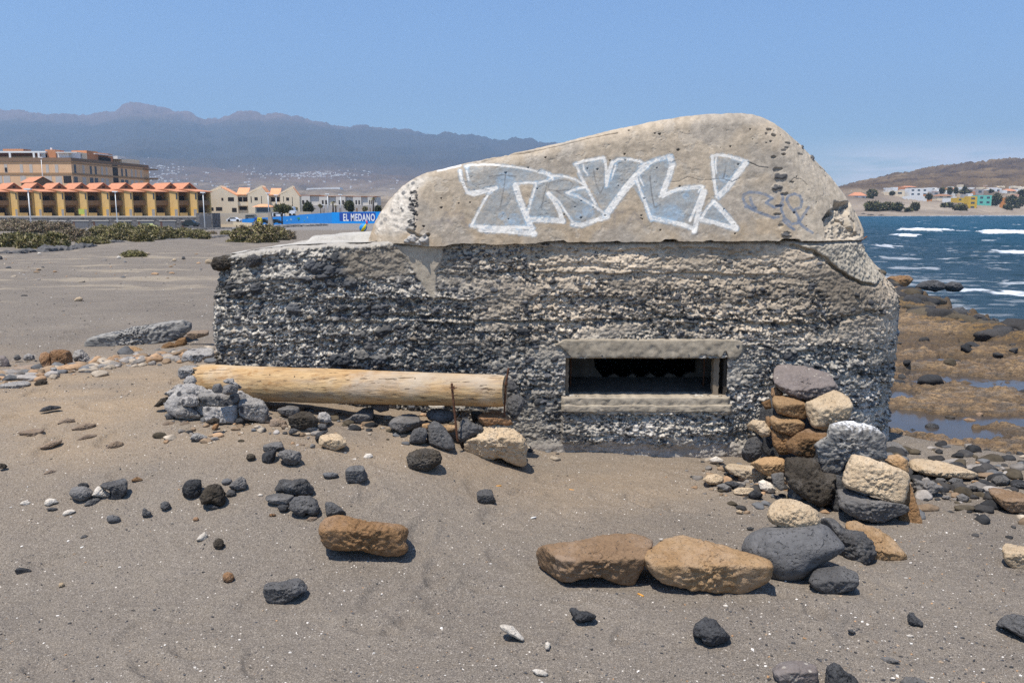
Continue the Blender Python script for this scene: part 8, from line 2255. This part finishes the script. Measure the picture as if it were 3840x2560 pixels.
    m.prism([(C[0] - 10 * kk, C[1], C[2]),(C[0] + 10 * kk, C[1], C[2]),(C[0] + 2 * kk, C[1], C[2] + 50 * kk),(C[0] - 8 * kk, C[1], C[2] + 50 * kk)],(0,0.6,0)); tag(m.build('concrete_plinth', plain('beige_concrete', (0.36,0.31,0.25),0.9), None, org), 'tapering beige concrete plinth at the end of the scrub', 'plinth')
    car(446,488,838,856,165,('silver', (0.55,0.58,0.6)), 'silver car half hidden behind the scrub, by the middle lamp'); car(531,587,838,857,165,('lime', (0.55,0.55,0.18)), 'pale yellow car half hidden behind the scrub'); car(688,745,825,850,172,('black', (0.012,0.02,0.022)), 'black car parked before the last garages')
    car(855,905,815,832,180,('white', (0.75,0.76,0.78)), 'white car parked against the beige garden wall'); car(924,966,805,826,187.5,('greyvan', (0.16,0.17,0.17)), 'grey van parked behind the low blue wall', True)
    car(972,1012,821,838,176,('black', (0.012,0.02,0.022)), 'black car beside the recycling bins'); car(1017,1058,822,838,178,('black', (0.012,0.02,0.022)), 'black car between plinth and umbrella shaped tree'); car(1026,1068,797,812,190,('white', (0.75,0.76,0.78)), 'white van under the umbrella shaped tree', True)
    car(1088,1110,776,810,193,('white', (0.75,0.76,0.78)), 'tall white shape behind the blue wall, built as a van', True)  # van body stands in for an unidentified white shape
    for x0, x1, c, lb in [(954,965,('blue_bin', (0.03,0.10,0.42)), 'blue recycling container'),(964,980,('yellow_bin', (0.75,0.58,0.03)), 'yellow recycling container')]:
        C = at((x0 + x1) / 2,838,172); kk = 172 / F; w_ = (x1 - x0) * kk; org = C; root = empty('recycling_bin', C); tag(root, lb + ' beside the parked cars', 'recycling bin', 'recycling bins')
        m = MB(); m.prism([(-w_ / 2,0,0),(w_ / 2,0,0),(w_ / 2,0,1.0),(w_ * 0.35,0,1.2),(-w_ * 0.35,0,1.2),(-w_ / 2,0,1.0)],(0,0.8,0)); m.build('body', plain(c[0], c[1],0.5,0.05), root)
        m = MB(); m.box(-w_ * 0.25, w_ * 0.25,-0.02,-0.003,0.75,0.9); m.build('slot', mats['dark'], root)
    tree(1058,765,798,36,838,172, 'broad umbrella shaped tree leaning over the blue wall', DKG + GREEN[:1],2200, trunk=0.16, lean=0)
    tree(1155,758,796,20,812,205, 'dark small tree just behind the blue wall, east of the umbrella shaped one', DKG, 1500); tree(1310,752,796,20,812,205, 'rounded dark tree before the third white house', DKG, 1600); tree(1203,767,780,9,800,215, 'little shrub like tree before the white houses', GREEN, 500, size=0.2); tree(1368,774,793,13,802,205, 'yellowish low shrub by the tall palm', GREEN + BROWN[:1],700, size=0.2)
    tree(1110,775,792,9,802,205, 'small shrub at the corner of the cream house', GREEN, 500, size=0.2); tree(1418,770,800,14,812,205, 'tree partly hidden by the bunker cap', DKG, 700)
    palm(1249,758,800,205, 'thick headed palm tree before the second white house'); palm(1400,745,802,205, 'tall palm tree close to the bunker cap', 13); palm(1259,772,800,207, 'shorter palm tree right beside the thick headed palm', 7)
    # scrub
    scrub([(-40,826,120,868),(60,834,200,876),(160,838,262,876)], 'dark brown scrub behind the tall lamp post', BROWN, 3000,0.34,1)
    scrub([(-30,882,90,926),(50,886,170,930),(140,880,240,930)], 'olive green bush on the dune at the picture edge', GREEN, 3600,0.20,2)
    scrub([(235,862,325,905),(200,868,270,900)], 'grey brown leafless scrub on the dune', BROWN, 2600,0.20,3)
    scrub([(285,893,388,922)], 'low green bush in front of the leafless scrub', GREEN, 2400,0.16,4)
    scrub([(312,850,420,892),(380,846,520,900),(480,850,600,905),(500,870,560,912),(570,856,655,896)], 'long green bush running beneath the parked cars', GREEN, 3000,0.26,5)
    scrub([(640,860,720,892),(690,864,778,896)], 'green bush tapering off toward the plinth', GREEN, 2200,0.22,6)
    scrub([(853,862,960,918),(900,846,1030,914),(1000,856,1075,905)], 'big round scrub bush by itself on the sand', GREEN + BROWN[:1],4200,0.20,7)
    scrub([(1040,866,1105,898)], 'dry brown end of the big round bush', BROWN, 1800,0.16,8)
    scrub([(820,866,865,880)], 'little green bush west of the big round one', GREEN, 900,0.16,9)
    scrub([(452,944,535,964)], 'small flat tuft of green on open sand', GREEN, 1500,0.10,10)
    scrub([(775,868,810,878)], 'very small bush beside the rock kerb', BROWN, 500,0.15,11)
    stone_row([(-10,946),(55,944),(105,938)],0, 'lowest rock kerb on the dune at the picture edge', 0.5,0.3,1); stone_row([(110,938),(250,932),(355,926)],0, 'long rock kerb along the foot of the dune', 0.7,0.42,2); stone_row([(395,918),(455,912)],0, 'short rock kerb in the middle of the dune foot', 0.5,0.3,3)
    stone_row([(585,904),(640,900),(770,892),(860,885)],0, 'rock kerb leading to the big round bush', 0.5,0.3,4); stone_row([(750,862),(870,858)],0, 'rock kerb in front of the end store', 0.9,0.5,5); stone_row([(1038,853),(1120,850),(1220,846)],0, 'rock kerb below the blue wall', 1.0,0.7,6)
    # inflated kite
    p = hit(1362,868); root = empty('inflatable', p); tag(root, 'blue and yellow inflatable resting on sand by the bunker cap', 'inflatable'); kk = p[1] / F; R_ = 15 * kk
    def shell(a0, a1, mat, nm, sc=1.0):
        n, k_ = 24,16; V, f = [],[]
        for i in range(n + 1):
            a = lerp(a0, a1, i / n)
            for j in range(k_ + 1):
                b = PI * j / k_; x, y, z = math.sin(b) * math.cos(a), math.sin(b) * math.sin(a), math.cos(b)
                # axis tipped to one side, upper end drawn out
                s_ = 1 + 0.25 * max(0, z)
                q = np.array([x * 0.92 * sc, y * 0.8 * sc, z * s_]); t = 0.62
                q = np.array([q[0] * math.cos(t) + q[2] * math.sin(t), q[1],-q[0] * math.sin(t) + q[2] * math.cos(t)]) * R_
                V.append((q[0], q[1], q[2] + R_ * 0.9))
        for i in range(n):
            for j in range(k_): b = i * (k_ + 1) + j; f.append((b, b + 1, b + k_ + 2, b + k_ + 1))
        m = MB(); m.add(V, f); m.build(nm, mat, root, (0,0,0), True)
    shell(math.radians(150), math.radians(268), plain('kite_blue', (0.01,0.24,0.60),0.5,0.05), 'blue_panel'); shell(math.radians(268), math.radians(318), plain('kite_yellow', (0.78,0.62,0.02),0.5,0.05), 'yellow_panel'); shell(math.radians(318), math.radians(510), plain('kite_blue', (0.01,0.24,0.6),0.5), 'rear_panel')
    m = MB(); m.tube([(R_ * 0.9,0.1, R_ * 1.7),(R_ * 0.95,0.1, R_ * 2.1),(R_ * 0.9,0.1, R_ * 2.6)],[R_ * 0.28, R_ * 0.26, R_ * 0.12],10); m.build('red_tip', plain('kite_red', (0.55,0.02,0.05),0.5), root, (0,0,0), True)
    # long shed on the plain
    C = at(1145,712,2400); kk = 2400 / F; m = MB(); m.prism([(C[0], C[1], C[2] - 6),(C[0] + 128 * kk, C[1], C[2] - 6),(C[0] + 128 * kk, C[1], C[2] + 7),(C[0] + 6 * kk, C[1], C[2] + 4.5)],(0,40,0)); tag(m.build('long_shed', mats['white'], None, C), 'long white shed roof far out on the plain', 'shed')
    # far villages on the lower slopes: too many and too small to count
    rs = np.random.RandomState(12); m = MB()
    wm = plain('village_white', (0.75,0.72,0.68),0.9,0.2)
    Q = MOUNT.reshape(-1,3); D_ = Q[:, 1] > 1500; Q = Q[D_ & (Q[:, 1] < 4600)]
    qx = 1920 + Q[:, 0] / Q[:, 1] * F; qy = 785 - (Q[:, 2] - H) / Q[:, 1] * F
    wgt = np.exp(-((qx - 620) / 75) ** 2 - ((qy - 650) / 22) ** 2) * 1.6 + np.exp(-((qx - 1180) / 130) ** 2 - ((qy - 658) / 9) ** 2) * 2.4 + 0.05 * ((qy > 640) & (qy < 712) & (qx > 450) & (qx < 1500)) + 0.25 * np.exp(-((qx - 960) / 60) ** 2 - ((qy - 628) / 8) ** 2)
    for i in rs.choice(len(Q),620, p=wgt / wgt.sum()):
        p_ = Q[i] + rs.uniform(-4,4,3) * [1,1,0]; s_ = rs.uniform(1.5,5.5); h_ = rs.uniform(2,5)
        m.box(p_[0] - s_, p_[0] + s_, p_[1] - s_, p_[1] + s_, p_[2] - 3, p_[2] + h_)
    o = m.build('distant_town', wm, None, (0,3000,0)); tag(o, kind='stuff')
    make_bay(mats)


def make_bay(mats):
    """houses and trees across the bay"""
    c5 = lambda x, y: (3100 + x / 3.137,550 + y / 3.137)
    cols = dict(w=mats['white'], c=mats['cream'], y=plain('yellow_render', (0.62,0.40,0.05),0.9), t=plain('teal_render', (0.16,0.52,0.42),0.9), o=plain('orange_render', (0.60,0.25,0.07),0.9), s=plain('salmon_render', (0.66,0.38,0.26),0.9), b=plain('brown_render', (0.32,0.17,0.10),0.9), g=mats['grey'])
    H_ = [(310,540,470,622, 'w', 1, 'white villa with an orange hipped roof nearest the bunker cap'),(805,522,918,572, 'c', 0, 'small cream house alone on the pale slope'),(975,490,1192,582, 'w', 0, 'modern white flat roofed house with a dark window band'),(890,584,1180,612, 'w', 2, 'long white garden wall below the modern white house'),
          (1168,562,1245,612, 'o', 0, 'ochre house corner beside the long white wall'),(1300,562,1482,602, 'b', 1, 'long low house with a brown roof'),(1362,606,1530,652, 'w', 2, 'white wall to the west of the yellow building'),(1482,590,1530,640, 'w', 0, 'narrow white house behind the yellow building'),(1528,602,1680,690, 'y', 0, 'lower west half of the bright yellow building'),(1662,585,1775,738, 'y', 0, 'taller east half of the bright yellow building'),
          (1772,572,1945,738, 't', 0, 'teal green building adjoining the yellow one'),(2060,600,2115,682, 'o', 0, 'orange house among dark trees'),(2195,560,2265,645, 's', 0, 'salmon house above the orange one'),(1662,552,1722,602, 'w', 0, 'white box house above the yellow building'),(1700,480,1745,505, 'w', 0, 'small white house highest above the teal building'),(2062,512,2125,572, 'w', 0, 'white house above the dark trees'),
          (1980,490,2060,545, 'w', 0, 'white house between teal building and salmon house'),(2112,500,2232,548, 'c', 1, 'cream house with orange roof over the salmon house'),(1398,488,1432,535, 'o', 0, 'orange tower like house between two trees'),(1192,482,1302,520, 'w', 0, 'white terrace beside the modern house'),(1850,502,1945,545, 'w', 0, 'white house above the teal building'),(2240,500,2330,545, 'w', 0, 'white house at the picture edge across the bay'),
          (1532,485,1605,520, 'c', 1, 'cream house with orange roof on the skyline of the village'),(890,465,1060,492, 'c', 1, 'house with a flat orange roof behind the modern white one'),(1760,500,1850,560, 'g', 0, 'grey walled house behind the teal building'),(1470,490,1535,520, 's', 1, 'salmon roofed house west of the skyline one'),(1880,470,1930,492, 'y', 1, 'ochre roofed house highest in the village'),
          (2150,560,2200,600, 'c', 0, 'cream house tucked behind the salmon one'),(1245,530,1330,570, 'g', 0, 'pale grey house between the ochre and the brown roofed ones'),(1600,560,1660,600, 'g', 0, 'grey house behind the yellow building')]
    for x0, y0, x1, y1, c, rf, lb in H_:
        (a0, b0),(a1, b1) = c5(x0, y0), c5(x1, y1); Y = bay_Y((a0 + a1) / 2, b1); A = at(a0, b1, Y); B = at(a1, b0, Y); zt = B[2]; zb = A[2] - 5; org = (A[0], Y, A[2])
        nm = 'garden_wall' if rf == 2 else 'bay_house'; root = empty(nm, org); tag(root, lb, 'wall' if rf == 2 else 'house', 'garden walls across the bay' if rf == 2 else 'houses across the bay')
        w_ = B[0] - A[0]; dp = 0.4 if rf == 2 else min(12, w_)
        m = MB(); top = zt if rf != 1 else lerp(A[2], zt, 0.55)
        m.box(A[0], B[0], Y, Y + dp, zb, top); m.build('wall', cols[c if not (rf == 1 and c != 'w') else 'c'], root, org)
        if rf == 1:
            m = MB(); o_ = 0.8; m.add([(A[0] - o_, Y - o_, top),(B[0] + o_, Y - o_, top),(B[0] + o_, Y + dp + o_, top),(A[0] - o_, Y + dp + o_, top),(A[0] + w_ * 0.25, Y + dp / 2, zt + 0.4),(B[0] - w_ * 0.25, Y + dp / 2, zt + 0.4)],[(0,1,5,4),(1,2,5),(2,3,4,5),(3,0,4),(3,2,1,0)]); m.build('roof', mats['tile'] if c != 'b' else cols['b'], root, org)
        if rf != 2 and w_ > 6:
            nw = max(1, int(w_ / 6)); nf = max(1, int((top - A[2]) / 3.6))
            for i in range(nw):
                for j in range(nf):
                    u = A[0] + w_ * (i + 0.28) / nw; z_ = A[2] + (top - A[2]) * (j + 0.3) / nf
                    m = MB(); m.box(u, u + w_ / nw * 0.44, Y - 0.08, Y - 0.01, z_, z_ + (top - A[2]) / nf * 0.42); m.build('window', mats['glass'], root, org)
    T = [(455,650,640,772),(600,665,770,770),(755,668,912,768),(992,662,1088,765),(1335,668,1500,745),(1495,680,1665,775),(1945,540,2062,705),(2095,575,2250,705),(2225,590,2340,705),(2080,695,2180,768),(475,510,600,610),(1330,485,1385,560),(1420,478,1475,560),(1600,465,1640,560),(1500,480,1540,560),(2245,500,2330,640),(1860,620,1890,730),(470,580,545,650),(1560,510,1700,560),(1920,515,1960,560),(1170,565,1240,625),(930,745,990,775),(2190,700,2260,742),(745,535,800,570)]
    L = ['broad tamarisk at the west end of the far beach', 'tamarisk second along the far beach', 'tamarisk third along the far beach', 'rounded single dark tree on the far beach', 'wide bush west of the yellow building', 'dark tree spreading in front of the yellow building', 'tall dark tree beside the teal building', 'dark tree mass right of the orange house'.replace('right', 'east'), 'dark tree at the picture edge across the bay', 'round bush on the far beach below the orange house', 'green garden tree beside the white villa', 'tree west of the orange tower like house', 'tree east of the orange tower like house', 'slender cypress like tree above the yellow building', 'small tree on the village skyline', 'big tree at the picture edge before the white house', 'slim palm like tree before the teal building', 'shrub below the white villa', 'hedge like tree row behind the yellow building', 'small tree over the teal building', 'green shrub on the ochre house corner', 'tiny bush at the beach edge', 'low bush east of the round bush', 'shrub on the pale slope beside the small cream house']
    for i, (x0, y0, x1, y1) in enumerate(T):
        (a0, b0),(a1, b1) = c5(x0, y0), c5(x1, y1); Y = bay_Y((a0 + a1) / 2, b1) - 4
        tree((a0 + a1) / 2, b0, b1 - 1,(a1 - a0) / 2, b1 + 0.5, Y, L[i], DKG + BROWN[1:2] + GREEN[:1],900, trunk=0.3, grp='trees across the bay', size=1.5)
    rs = np.random.RandomState(77)
    for nm, m_, n in (('distant_village', mats['white'],46),('distant_village', mats['cream'],22),('distant_village', mats['terr'],14)):
        m = MB()
        for i in range(n):
            px = rs.uniform(3330,3860); py = rs.uniform(703,728) if px > 3560 else rs.uniform(712,730); Y = bay_Y(px, py); p_ = at(px, py, Y); w_ = rs.uniform(2,5.5)
            m.box(p_[0] - w_, p_[0] + w_, Y, Y + 8, p_[2] - 6, p_[2] + rs.uniform(1.5,5))
        tag(m.build(nm, m_, None, (0,900,0)), kind='stuff')
    # dark rocks where the far beach meets the water
    rs = np.random.RandomState(8)
    for i, (x, y, a, lb) in enumerate([(430,785,30, 'dark rock point at the west end of the far beach'),(520,800,60, 'low dark reef beneath the tamarisks'),(640,805,50, 'outer end of the low dark reef')]):
        px, py = c5(x, y); w_ = a / 3.137
        rock('S', [(px - w_, py + 2),(px - w_ * 0.7, py - 1),(px - w_ * 0.2, py - 0.2),(px, py - 2),(px + w_ * 0.5, py),(px + w_ * 0.8, py - 0.5),(px + w_, py + 2)], 'black', lb, 486,2.6,0.9, amp=0.05, name='reef_rock', group='rocks across the bay', sub=3)


def make_haze():
    m = MB(); m.box(-7000,7000,-600,9300,-12,1300); s = N('haze_air')
    v = s.n('VolumePrincipled', ins={'Color': (0.50,0.72,1.0,1), 'Density': HAZE, 'Anisotropy': 0.2})
    s.t.links.new(v.outputs[0], s.out.inputs['Volume'])
    tag(m.build('haze', s.m, None, (0,4000,0)), kind='stuff')


HAZE = 1.4e-4
init_stone_mats()
MATS['leaf'] = leaf_mat('foliage')
make_ground()
make_shelf()
make_sea()
make_far()
make_bunker()
make_log()
make_rocks()
make_grit()
make_rubble()
make_town()
make_haze()
